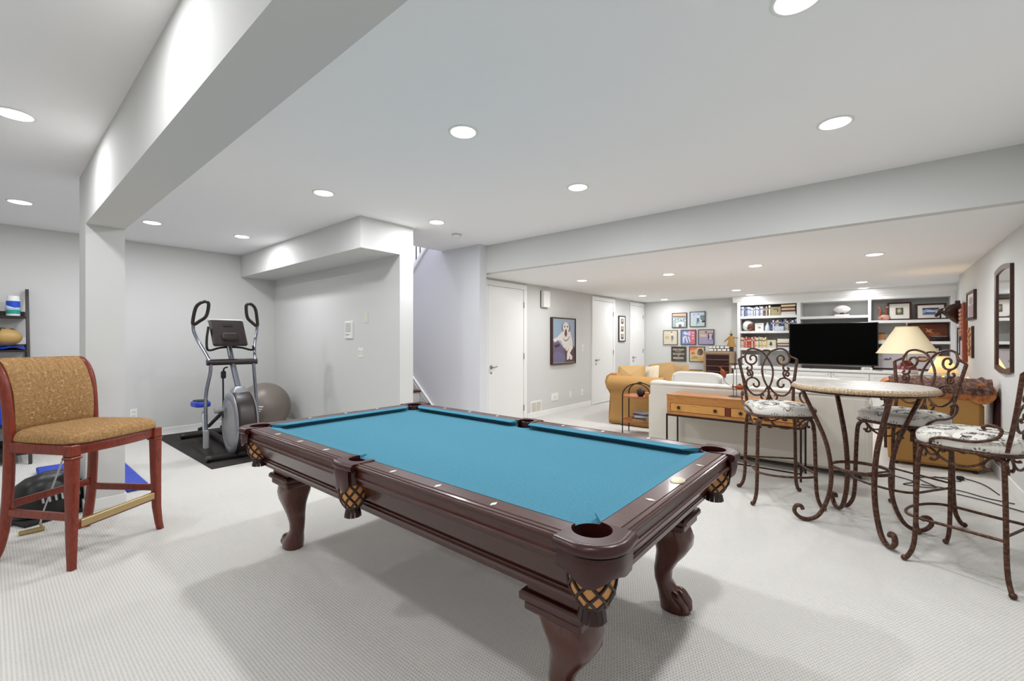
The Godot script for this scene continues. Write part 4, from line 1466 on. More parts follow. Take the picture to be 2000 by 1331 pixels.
	for k in [[0.0, 0.20, 0.17], [0.04, 0.215, 0.185], [0.10, 0.215, 0.185], [0.18, 0.20, 0.17], [0.25, 0.165, 0.14], [0.29, 0.12, 0.10], [0.31, 0.06, 0.05], [0.315, 0.01, 0.01]]:
		rows.append(squircle(Vector3(-0.02 * k[0], k[0], 0), k[2], k[1], 0.75, 32))
	m.grid(rows)
	part("fan_body", m, M.black_plastic, fan)
	for k in 7:
		m = mb()
		m.box(Vector3(0.182 - 0.004 * absf(k - 3.0), 0.16, -0.105 + 0.035 * k), Vector3(0.012, 0.05, 0.012), 0.002, Basis(Vector3(0, 0, 1), 0.32))
		part("vent_rib", m, M.grey_plastic, fan)
	part("fan_foot", one_box(Vector3(0.02, 0.015, 0), Vector3(0.38, 0.03, 0.44), 0.008), M.charcoal, fan)
	# putter leaning on the column
	var pt := thing("golf_putter", "steel golf putter with a brass head leaning by the column", "golf club", Vector3(-4.515, 0, -0.215))
	m = mb()
	m.tube(PackedVector3Array([Vector3(0, 0.055, -0.02), Vector3(-0.03, 0.12, -0.035), Vector3(-0.17, 0.88, -0.262)]), [0.0055, 0.005, 0.007], 8, false, Vector3.RIGHT)
	part("shaft", m, M.chrome, pt)
	m = mb()
	m.box(Vector3(0, 0.016, 0.02), Vector3(0.03, 0.028, 0.125), 0.006)
	m.tube(PackedVector3Array([Vector3(0, 0.02, -0.03), Vector3(0.0, 0.06, -0.02)]), 0.008, 8)
	part("putter_head", m, M.brass, pt)
	m = mb()
	m.tube(PackedVector3Array([Vector3(-0.165, 0.855, -0.255), Vector3(-0.21, 1.04, -0.262 - 0.055)]), 0.012, 10, false, Vector3.RIGHT)
	part("grip", m, M.black_plastic, pt)
	m = mb()
	m.tube(curve([Vector3(-4.80, 0.012, -0.16), Vector3(-4.7, 0.008, 0.0), Vector3(-4.45, 0.008, 0.06), Vector3(-4.3, 0.008, 0.2)], 6), 0.005, 6)
	solo("fan_cord", m, M.black_plastic, "thin black cord running from the domed floor fan", "cord")

# ---------------------------------------------------------------- seating at the television end
func build_sofas():
	white_sofa()
	gold_sofa()
	gold_chair()
	side_table()

func white_sofa():
	var o := thing("white_sofa", "off-white slipcovered sofa with its back to the console table", "sofa", Vector3(-1.14, 0, -5.33))
	# back stands along local x, -1.09 .. 1.09; the seat runs towards -z
	var m := mb()
	m.box(Vector3(0, 0.43, -0.10), Vector3(2.14, 0.74, 0.20), 0.03)
	var back := part("sofa_back", m, M.white_cloth, o)
	m = mb()
	m.tube(PackedVector3Array([Vector3(-1.04, 0.808, -0.085), Vector3(1.04, 0.808, -0.085)]), 0.028, 12, false, Vector3.UP, 0.085)
	part("back_roll", m, M.white_cushion, back)
	for s in [-1.0, 1.0]:
		m = mb()
		m.box(Vector3(s * 0.985, 0.37, -0.47), Vector3(0.21, 0.62, 0.93), 0.03)
		m.tube(PackedVector3Array([Vector3(s * 0.975, 0.66, -0.16), Vector3(s * 0.975, 0.66, -0.93)]), 0.115, 18, false, Vector3.UP)
		m.pillow(Vector3(s * 0.985, 0.80, -0.115), Vector3(0.20, 0.085, 0.22), 0.8, 0.6)
		part("sofa_arm", m, M.white_cloth, o)
	m = mb()
	m.box(Vector3(0, 0.23, -0.52), Vector3(1.80, 0.28, 0.80), 0.02)
	part("seat_base", m, M.white_cloth, o)
	for k in 3:
		m = mb()
		m.pillow(Vector3(-0.59 + 0.59 * k, 0.44, -0.55), Vector3(0.585, 0.17, 0.76), 0.35, 0.25)
		part("seat_cushion", m, M.white_cushion, o)
		m = mb()
		m.pillow(Vector3(-0.59 + 0.59 * k, 0.70, -0.31), Vector3(0.60, 0.50, 0.21), 0.32, 0.4, Basis(Vector3(1, 0, 0), -0.1))
		var bc := part("back_cushion", m, M.white_cushion, o)
		m = mb()
		m.tube(curve([Vector3(-0.59 + 0.59 * k - 0.27, 0.62, -0.222), Vector3(-0.59 + 0.59 * k - 0.265, 0.87, -0.235), Vector3(-0.59 + 0.59 * k - 0.22, 0.905, -0.24), Vector3(-0.59 + 0.59 * k + 0.22, 0.905, -0.24), Vector3(-0.59 + 0.59 * k + 0.265, 0.87, -0.235), Vector3(-0.59 + 0.59 * k + 0.27, 0.62, -0.222)], 5), 0.006, 6)
		part("piping", m, M.white_cushion, bc)
	for sx in [-1.0, 1.0]:
		for z in [-0.08, -0.86]:
			part("foot", one_box(Vector3(sx * 0.98, 0.03, z), Vector3(0.07, 0.06, 0.07), 0.005), M.espresso, o)

func gold_sofa():
	var o := thing("gold_sofa", "gold slipcovered sofa with rolled arm and pillows facing away from the doors", "sofa", Vector3(-2.93, 0, -7.5))
	# local: the back along -x, arms at +-z (half length 1.05), seat opens towards +x
	var m := mb()
	for s in [1.0, -1.0]:
		m = mb()
		# arm: a panel with a roll that bulges outwards, run along x
		var rows := []
		for i in 12:
			var f := i / 11.0
			var x := lerpf(-0.42, 0.46, f)
			var fat := 1.0 - 0.16 * pow(absf(f - 0.45) * 1.9, 3.0)
			var ring := PackedVector3Array()
			for q in [[0.92, 0.015], [1.07, 0.015], [1.055, 0.10], [1.03, 0.22], [1.015, 0.36], [1.02, 0.50], [1.06, 0.545], [1.115, 0.575], [1.14, 0.64], [1.12, 0.715], [1.06, 0.765], [0.985, 0.78], [0.91, 0.765], [0.88, 0.70], [0.88, 0.40]]:
				var dz: float = q[0] - 0.97
				ring.append(Vector3(x + (0.012 * sin(q[1] * 40 + i) if q[1] < 0.2 else 0.0), lerpf(0.4, q[1], 0.97 + 0.03 * fat), s * (0.97 + dz * fat + (0.012 * sin(i * 2.1) if q[1] < 0.15 else 0.0))))
			rows.append(ring)
		m.grid(rows)
		part("sofa_arm", m, M.gold_cloth, o)
	m = mb()
	var br := []
	for i in 14:
		var z := lerpf(-0.98, 0.98, i / 13.0)
		var ring := PackedVector3Array()
		for q in [[-0.20, 0.015], [-0.42, 0.015], [-0.41, 0.30], [-0.42, 0.48], [-0.50, 0.56], [-0.53, 0.66], [-0.50, 0.76], [-0.42, 0.81], [-0.32, 0.80], [-0.26, 0.72], [-0.22, 0.45]]:
			ring.append(Vector3(q[0], q[1], z))
		br.append(ring)
	m.grid(br)
	part("sofa_back", m, M.gold_cloth, o)
	m = mb()
	m.box(Vector3(0.10, 0.21, 0), Vector3(0.72, 0.40, 1.86), 0.03)
	part("seat_base", m, M.gold_cloth, o)
	for k in 2:
		m = mb()
		m.pillow(Vector3(0.12, 0.46, -0.45 + 0.9 * k), Vector3(0.74, 0.17, 0.88), 0.35, 0.25)
		part("seat_cushion", m, M.gold_cloth, o)
	# loose pillows
	var list := [
		["throw_pillow", "plump gold satin pillow in the corner of the gold sofa", Vector3(-3.09, 0.75, -6.72), Vector3(0.46, 0.20, 0.42), Vector3(1.1, 0.35, 0.12), "gold_pillow"],
		["throw_pillow", "cream pillow leaning beside the plump gold satin pillow", Vector3(-2.90, 0.71, -6.95), Vector3(0.46, 0.17, 0.44), Vector3(1.25, 0.15, 0.55), "cream_pillow"],
		["throw_pillow", "pale gold pillow standing behind the cream pillow", Vector3(-2.84, 0.72, -7.38), Vector3(0.50, 0.18, 0.50), Vector3(1.35, 0.5, 0.6), "gold_pillow"],
		["throw_pillow", "tan pillow with a sharp corner at the far side of the gold sofa", Vector3(-2.70, 0.70, -7.75), Vector3(0.48, 0.18, 0.48), Vector3(1.35, -0.3, 0.2), "tan_pillow"]]
	for q in list:
		var pm := mb()
		var rows := []
		for j in 9:
			var f := -1.0 + j / 4.0
			var ring := PackedVector3Array()
			for i in 36:
				var w := TAU * i / 36.0
				var e := 0.28
				var cx := signf(cos(w)) * pow(absf(cos(w)), e)
				var cz := signf(sin(w)) * pow(absf(sin(w)), e)
				var k := pow(maxf(0.0, 1.0 - f * f), 0.45)
				var pin := 1.0 - 0.10 * (1.0 - absf(absf(cx) - absf(cz))) * 0.0 - 0.09 * cos(w * 2) * cos(w * 2) * 0.5
				ring.append(Vector3(cx * k * 0.5 * pin, f * 0.5 * (1.0 - 0.75 * pow(maxf(absf(cx), absf(cz)) * k, 6.0)), cz * k * 0.5 * pin) * q[3])
			rows.append(ring)
		pm.grid(rows)
		var pn := solo(q[0], pm, M[q[5]], q[1], "pillow", "loose pillows on the gold sofa")
		pn.position = q[2]
		pn.rotation = q[4]

func gold_chair():
	var o := thing("gold_armchair", "gold and mustard armchair with rolled arms seen from behind near the mirror", "armchair", Vector3(0.445, 0, -6.32))
	# local: back at z = 0, seat towards -z; half width 0.40
	var m := mb()
	m.box(Vector3(0, 0.43, -0.07), Vector3(0.70, 0.80, 0.14), 0.03)
	var bk := part("chair_back", m, M.mustard_cloth, o)
	m = mb()
	var rows := []
	for i in 13:
		var x := lerpf(-0.36, 0.36, i / 12.0)
		var ring := PackedVector3Array()
		for k in 16:
			var a := TAU * k / 16.0
			ring.append(Vector3(x, 0.82 + sin(a) * 0.105, -0.055 + cos(a) * 0.095))
		rows.append(ring)
	m.grid(rows)
	part("back_roll", m, M.gold_leather, bk)
	for s in [-1.0, 1.0]:
		m = mb()
		m.tube(PackedVector3Array([Vector3(s * 0.335, 0.812, 0.035), Vector3(s * 0.335, 0.812, -0.05), Vector3(s * 0.335, 0.80, -0.62)]), [0.103, 0.115, 0.11], 22, false, Vector3.UP)
		var sp := part("arm_roll", m, M.gold_leather, o)
		m = mb()
		m.tube(spiral(Vector3(s * 0.335, 0.812, 0.038), Vector3(1, 0, 0), Vector3(0, 1, 0), 0.10, 0.0, 1.8 * s, 0.15), 0.006, 6)
		part("roll_pleat", m, M.gold_leather, sp)
		m = mb()
		m.box(Vector3(s * 0.315, 0.37, -0.33), Vector3(0.10, 0.66, 0.58), 0.02)
		part("arm_panel", m, M.mustard_cloth, o)
	m = mb()
	m.box(Vector3(0, 0.24, -0.38), Vector3(0.54, 0.36, 0.54), 0.02)
	part("seat_base", m, M.mustard_cloth, o)
	m = mb()
	m.pillow(Vector3(0, 0.47, -0.40), Vector3(0.54, 0.16, 0.56), 0.35, 0.3)
	part("seat_cushion", m, M.gold_leather, o)
	for sx in [-1.0, 1.0]:
		for z in [-0.05, -0.58]:
			part("foot", one_tube([Vector3(sx * 0.30, 0.0, z), Vector3(sx * 0.30, 0.05, z)], [0.02, 0.03], 10, false, Vector3.RIGHT), M.espresso, o)
	# throw over the back, hanging down at the mirror side
	m = mb()
	rows = []
	for i in 25:
		var f := i / 24.0
		var x := lerpf(-0.36, 0.41, f)
		var row := PackedVector3Array()
		for j in 15:
			var w := j / 14.0
			var a := lerpf(-0.25, PI + 0.2, w)
			var r := 0.122 + 0.010 * sin(f * 31 + w * 9) + 0.008 * sin(f * 57 - w * 13)
			row.append(Vector3(x, 0.835 + sin(a) * r, -0.055 + cos(a) * (r - 0.005)))
		rows.append(row)
	m.grid(rows, false, false, false)
	var t := solo("throw_blanket", m, M.throw, "brown patterned throw draped over the back of the gold armchair", "blanket")
	t.position = o.position
	m = mb()
	rows = []
	for i in 17:
		var f := i / 16.0
		var row := PackedVector3Array()
		for j in 12:
			var w := j / 11.0
			var y := lerpf(0.93, 0.16, w)
			var fold := 0.016 * sin(f * 19.0 + w * 1.5) * minf(1.0, w * 3)
			var out := 0.462 if w > 0.25 else lerpf(0.36, 0.462, sin(w / 0.25 * PI / 2))
			row.append(Vector3(out - 0.02 * w + fold, y, 0.02 - 0.24 * f * (1.0 - 0.25 * w)))
		rows.append(row)
	m.grid(rows, false, false, false)
	var t2 := solo("throw_end", m, M.burgundy, "dark burgundy blanket hanging down beside the gold armchair", "blanket")
	t2.position = o.position

func side_table():
	var o := thing("hoop_side_table", "round two-tier wooden side table with a bent iron hoop handle", "side table", Vector3(-2.63, 0, -5.98))
	for y in [0.545, 0.20]:
		var m := mb()
		m.lathe([[0.0, y - 0.012], [0.215, y - 0.012], [0.222, y - 0.006], [0.222, y + 0.012], [0.214, y + 0.012], [0.212, y + 0.004], [0.0, y + 0.004]], 40)
		part("round_tier", m, M.orange_wood, o)
	for s in [-1.0, 1.0]:
		var z: float = 0.105 * s
		for x in [-0.205, 0.205]:
			part("leg", one_tube([Vector3(x, 0, z), Vector3(x, 0.56, z)], 0.008, 8, false, Vector3.RIGHT), M.dark_iron, o)
		var arc := []
		for k in 13:
			var a := PI * k / 12.0
			arc.append(Vector3(-cos(a) * 0.205, 0.56 + sin(a) * 0.165, z * (1.0 - 0.45 * sin(a))))
		part("hoop", one_tube(arc, 0.008, 8, false, Vector3(0, 0, 1)), M.dark_iron, o)
	part("grip", one_tube([Vector3(-0.0, 0.728, -0.09), Vector3(0.0, 0.742, 0.0), Vector3(0.0, 0.728, 0.09)], 0.011, 8), M.dark_iron, o)
	# things on it
	var b := thing("glass_ball", "shiny dark plum glass ball on the round side table", "ornament", Vector3(-2.57, 0.549, -5.90))
	var m := mb()
	m.pillow(Vector3(0, 0.062, 0), Vector3(0.12, 0.12, 0.12), 1.0, 1.0)
	var pm := mat("plum", Color(0.16, 0.05, 0.06), 0.1)
	part("ball", m, pm, b)
	part("ball_base", one_tube([Vector3(0, 0.0, 0), Vector3(0, 0.014, 0)], [0.04, 0.03], 14, false, Vector3.RIGHT), M.dark_iron, b)
	solo("wooden_block", one_box(Vector3(-2.47, 0.584, -5.90), Vector3(0.07, 0.07, 0.05), 0.006), M.honey_wood, "small honey wood block beside the plum glass ball", "ornament")
	var books := [[0.23, 0.17, 0.03, 0.2, Color(0.70, 0.60, 0.42), "tan book at the bottom of the side table pile"], [0.22, 0.16, 0.025, -0.15, Color(0.30, 0.28, 0.32), "charcoal book second in the side table pile"], [0.20, 0.15, 0.028, 0.35, Color(0.75, 0.72, 0.70), "pale grey book third in the side table pile"], [0.21, 0.14, 0.022, 0.05, Color(0.32, 0.20, 0.26), "plum book fourth in the side table pile"], [0.18, 0.13, 0.025, -0.3, Color(0.55, 0.56, 0.62), "blue-grey book on top of the side table pile"]]
	var y := 0.204
	for q in books:
		lay_book(Vector3(-2.56, y, -5.92), q[0], q[1], q[2], q[3], q[4], q[5], "books on the side table")
		y += q[2]

func lay_book(at: Vector3, l: float, w: float, h: float, turn: float, c: Color, label: String, group: String):
	var o := thing("book", label, "book", at, turn, group)
	var key := "book_" + c.to_html()
	if not M.has(key):
		mat(key, c, 0.6)
	var m := mb()
	m.box(Vector3(0, 0.0015, 0), Vector3(l, 0.003, w))
	m.box(Vector3(0, h - 0.0015, 0), Vector3(l, 0.003, w))
	m.box(Vector3(0, h / 2, w / 2 - 0.0015), Vector3(l, h - 0.006, 0.003))
	part("cover", m, M[key], o)
	part("pages", one_box(Vector3(0, h / 2, -0.003), Vector3(l - 0.008, h - 0.007, w - 0.010)), M.paper, o)

# ---------------------------------------------------------------- console table behind the sofa
func build_console():
	var o := thing("console_table", "honey wood console table with star knobs on a thin iron frame", "console table", Vector3(-1.20, 0, -5.10))
	# local half length 0.64, depth 0.36
	part("table_top", one_box(Vector3(0, 0.727, 0), Vector3(1.28, 0.016, 0.362), 0.003), M.honey_wood, o)
	var m := mb()
	m.box(Vector3(0, 0.617, -0.172), Vector3(1.27, 0.204, 0.012))
	m.box(Vector3(-0.63, 0.617, 0), Vector3(0.012, 0.204, 0.35))
	m.box(Vector3(0.63, 0.617, 0), Vector3(0.012, 0.204, 0.35))
	m.box(Vector3(0, 0.680, 0.165), Vector3(1.27, 0.078, 0.022))
	m.box(Vector3(0, 0.530, 0.165), Vector3(1.27, 0.030, 0.022))
	m.box(Vector3(0, 0.521, 0), Vector3(1.26, 0.012, 0.34))
	for x in [-0.617, 0.617]:
		m.box(Vector3(x, 0.593, 0.165), Vector3(0.036, 0.097, 0.022))
	part("table_case", m, M.honey_wood, o)
	part("divider", one_box(Vector3(0, 0.593, 0.166), Vector3(0.05, 0.096, 0.024), 0.002), M.red_wood, o)
	for s in [-1.0, 1.0]:
		var d := part("drawer", one_box(Vector3(s * 0.312, 0.593, 0.166), Vector3(0.566, 0.088, 0.020), 0.003), M.drawer_wood, o)
		for k in [-0.19, 0.19]:
			var st := PackedVector2Array()
			for j in 10:
				var a := PI / 2 + TAU * j / 10.0
				var r := 0.023 if j % 2 == 0 else 0.011
				st.append(Vector2(cos(a), sin(a)) * r)
			var sm := mb()
			sm.extrude(st, 0.012, Transform3D(Basis(), Vector3(s * 0.312 + k, 0.595, 0.184)))
			sm.tube(PackedVector3Array([Vector3(s * 0.312 + k, 0.595, 0.172), Vector3(s * 0.312 + k, 0.595, 0.186)]), 0.005, 8)
			part("star_knob", sm, M.dark_iron, d)
	m = mb()
	for z in [-0.172, 0.172]:
		m.box(Vector3(0, 0.504, z), Vector3(1.29, 0.022, 0.018), 0.002)
		m.box(Vector3(0, 0.075, z), Vector3(1.29, 0.012, 0.012))
	for x in [-0.637, 0.637]:
		m.box(Vector3(x, 0.504, 0), Vector3(0.018, 0.022, 0.35), 0.002)
		m.box(Vector3(x, 0.075, 0), Vector3(0.012, 0.012, 0.35))
	part("iron_frame", m, M.dark_iron, o)
	for x in [-0.637, 0.637]:
		for z in [-0.172, 0.172]:
			part("leg", one_box(Vector3(x, 0.25, z), Vector3(0.016, 0.50, 0.016), 0.001), M.dark_iron, o)
	# fish sculpture
	var f := thing("fish_sculpture", "wire sculpture of two copper fish on a round base on the console table", "sculpture", Vector3(-1.19, 0.735, -5.16))
	m = mb()
	m.lathe([[0.0, 0.0], [0.062, 0.0], [0.062, 0.004], [0.05, 0.008], [0.0, 0.009]], 28)
	part("base", m, M.dark_iron, f)
	for x in [-0.012, 0.02]:
		part("rod", one_tube([Vector3(x, 0.005, 0), Vector3(x, 0.30, 0)], 0.003, 6, false, Vector3.RIGHT), M.dark_iron, f)
	m = mb()
	m.tube(PackedVector3Array([Vector3(0.004, 0.29, 0), Vector3(0.004, 0.355, 0)]), 0.006, 8, false, Vector3.RIGHT)
	m.tube(PackedVector3Array([Vector3(-0.10, 0.352, 0), Vector3(0.09, 0.354, 0)]), 0.0055, 8)
	m.tube(curve([Vector3(-0.10, 0.352, 0), Vector3(-0.115, 0.34, 0), Vector3(-0.118, 0.30, 0)], 4), 0.003, 6)
	part("cross_arm", m, M.dark_iron, f)
	part("wire", one_tube(curve([Vector3(-0.115, 0.20, 0), Vector3(-0.09, 0.15, 0), Vector3(-0.045, 0.115, 0), Vector3(0.0, 0.10, 0)], 5), 0.0025, 6), M.dark_iron, f)
	part("wire", one_tube(curve([Vector3(0.09, 0.10, 0), Vector3(0.14, 0.115, 0), Vector3(0.17, 0.14, 0)], 5), 0.0025, 6), M.dark_iron, f)
	fish(f, Vector3(-0.115, 0.25, 0), Basis(Vector3(0, 0, 1), -1.2) * Basis.from_scale(Vector3(1.0, 1.0, 1.0)))
	fish(f, Vector3(0.05, 0.105, 0), Basis(Vector3(0, 0, 1), -0.05))

func fish(o: Node3D, at: Vector3, b: Basis):
	if not M.has("copper"):
		mat("copper", Color(0.62, 0.33, 0.20), 0.35, 0.6)
	var rows := []
	for q in [[-0.055, 0.004], [-0.045, 0.010], [-0.025, 0.021], [0.0, 0.027], [0.025, 0.024], [0.045, 0.014], [0.06, 0.003]]:
		var ring := PackedVector3Array()
		for k in 14:
			var a := TAU * k / 14.0
			ring.append(at + b * Vector3(q[0], sin(a) * q[1], cos(a) * q[1] * 0.5))
		rows.append(ring)
	var m := mb()
	m.grid(rows)
	var fb := part("fish", m, M.copper, o)
	m = mb()
	m.extrude(PackedVector2Array([Vector2(-0.05, 0.0), Vector2(-0.078, 0.026), Vector2(-0.070, 0.0), Vector2(-0.080, -0.024)]), 0.004, Transform3D(b, at - b * Vector3(0, 0, 0.002)))
	m.extrude(PackedVector2Array([Vector2(-0.02, 0.022), Vector2(0.0, 0.042), Vector2(0.022, 0.022)]), 0.003, Transform3D(b, at - b * Vector3(0, 0, 0.0015)))
	part("fin", m, M.copper, fb)

# ---------------------------------------------------------------- built-in shelves and what stands on them
func build_bookcase():
	var o := thing("built_in_bookcase", "white built-in bookcase with crown moulding and low cupboards", "bookcase", Vector3(0, 0, -10.5))
	var C: Material = M.cabinet_white
	# uprights
	for q in [[-2.37, -2.312], [-1.272, -1.208], [-0.150, -0.105], [0.942, 1.003]]:
		part("upright", B(q[0], q[1], 0.80, 2.22, -0.44, 0.0, 0.003), C, o)
	part("frieze", B(-2.37, 1.003, 2.10, LOW_H - 0.002, -0.44, 0.004), C, o)
	var cr := PackedVector2Array([Vector2(0, 2.165), Vector2(0.012, 2.165), Vector2(0.018, 2.185), Vector2(0.034, 2.20), Vector2(0.062, 2.245), Vector2(0.078, 2.258), Vector2(0.082, 2.298), Vector2(0, 2.298)])
	var m := mb()
	m.extrude(cr, 3.455, Transform3D(Basis(Vector3(0, 0, 1), Vector3(0, 1, 0), Vector3(1, 0, 0)), Vector3(-2.45, 0, 0.004)))
	part("crown_moulding", m, C, o)
	part("back_panel", B(-2.36, 1.0, 0.80, 2.2, -0.445, -0.43), M.wall, o)
	for q in [[-2.312, -1.272, 1.86], [-2.312, -1.272, 1.545], [-2.312, -1.272, 1.18], [-1.208, -0.150, 1.817], [-0.105, 0.942, 1.708], [-0.105, 0.942, 1.326]]:
		part("shelf_board", B(q[0], q[1], q[2] - 0.05, q[2], -0.43, -0.002, 0.003), C, o)
	part("counter", B(-2.40, 1.003, 0.755, 0.80, -0.44, 0.375, 0.005), C, o)
	part("cupboard_case", B(-2.37, 1.0, 0.09, 0.755, -0.44, 0.33), C, o)
	part("plinth", B(-2.36, 1.0, 0.0, 0.09, -0.44, 0.28), C, o)
	for k in 6:
		var x0 := -2.355 + 0.558 * k
		var x1 := x0 + 0.548
		var d := part("cupboard_door", B(x0, x1, 0.12, 0.735, 0.33, 0.348, 0.002), C, o)
		var fr := mb()
		fr.span(Vector3(x0, 0.675, 0.345), Vector3(x1, 0.735, 0.356), 0.002)
		fr.span(Vector3(x0, 0.12, 0.345), Vector3(x1, 0.18, 0.356), 0.002)
		fr.span(Vector3(x0, 0.18, 0.345), Vector3(x0 + 0.06, 0.675, 0.356), 0.002)
		fr.span(Vector3(x1 - 0.06, 0.18, 0.345), Vector3(x1, 0.675, 0.356), 0.002)
		part("door_frame", fr, C, d)
		var kx := x1 - 0.035 if k % 2 == 0 else x0 + 0.035
		var kb := mb()
		kb.lathe([[0.0, 0.0], [0.004, 0.0], [0.004, 0.012], [0.010, 0.015], [0.010, 0.020], [0.0, 0.023]], 12, Vector3(kx, 0.705, 0.356), Basis(Vector3(1, 0, 0), PI / 2))
		part("knob", kb, M.grey_plastic, d)
	fill_shelves()

var book_meshes := {}

func stand_book(x: float, y: float, w: float, h: float, c: Color, lean: float, label: String, group: String, z := -10.52):
	var key := "book_" + c.to_html()
	if not M.has(key):
		mat(key, c, 0.6)
	var mk := "%.3f_%.3f" % [w, h]
	if not book_meshes.has(mk):
		var m := mb()
		m.box(Vector3(0, h / 2, -0.075), Vector3(w, h, 0.15), minf(0.003, w * 0.2))
		var n := mb()
		n.box(Vector3(0, h * 0.72, 0.0004), Vector3(w * 0.7, h * 0.10, 0.002))
		n.box(Vector3(0, h * 0.22, 0.0004), Vector3(w * 0.7, h * 0.035, 0.002))
		book_meshes[mk] = [m.mesh(), n.mesh()]
	var o := thing("book", label, "book", Vector3(x, y, z), 0.0, group)
	o.rotation.z = lean
	for k in 2:
		var i := MeshInstance3D.new()
		i.mesh = book_meshes[mk][k]
		i.material_override = M[key] if k == 0 else (M.ink_dark if c.get_luminance() > 0.45 else M.ink_cream)
		i.name = "cover" if k == 0 else "spine_print"
		o.add_child(i, true)

var counted := {}

func ordinal(n: int) -> String:
	var small := ["first", "second", "third", "fourth", "fifth", "sixth", "seventh", "eighth", "ninth", "tenth", "eleventh", "twelfth", "thirteenth", "fourteenth", "fifteenth", "sixteenth", "seventeenth", "eighteenth", "nineteenth", "twentieth"]
	if n <= 20:
		return small[n - 1]
	return "twenty-" + small[n - 21] if n < 30 else "thirtieth"

func row_of_books(x0: float, x1: float, y: float, hmax: float, cols: Array, where: String, seed_no: int, wmin: float, wmax: float):
	var rng := RandomNumberGenerator.new()
	rng.seed = seed_no
	var x := x0
	var k := 0
	while x < x1 - 0.01:
		var w := snappedf(rng.randf_range(wmin, wmax), 0.004)
		var h := snappedf(hmax * rng.randf_range(0.82, 1.0), 0.01)
		var c: Array = cols[k % cols.size()] if rng.randf() < 0.6 else cols[rng.randi() % cols.size()]
		counted[where] = counted.get(where, 0) + 1
		var n: int = counted[where]
		stand_book(x + w / 2, y, w, h, c[0], 0.0, "%s book %s, %s from the record-cover wall" % [c[1], where, ordinal(n)], "books " + where)
		x += w + 0.0015
		k += 1

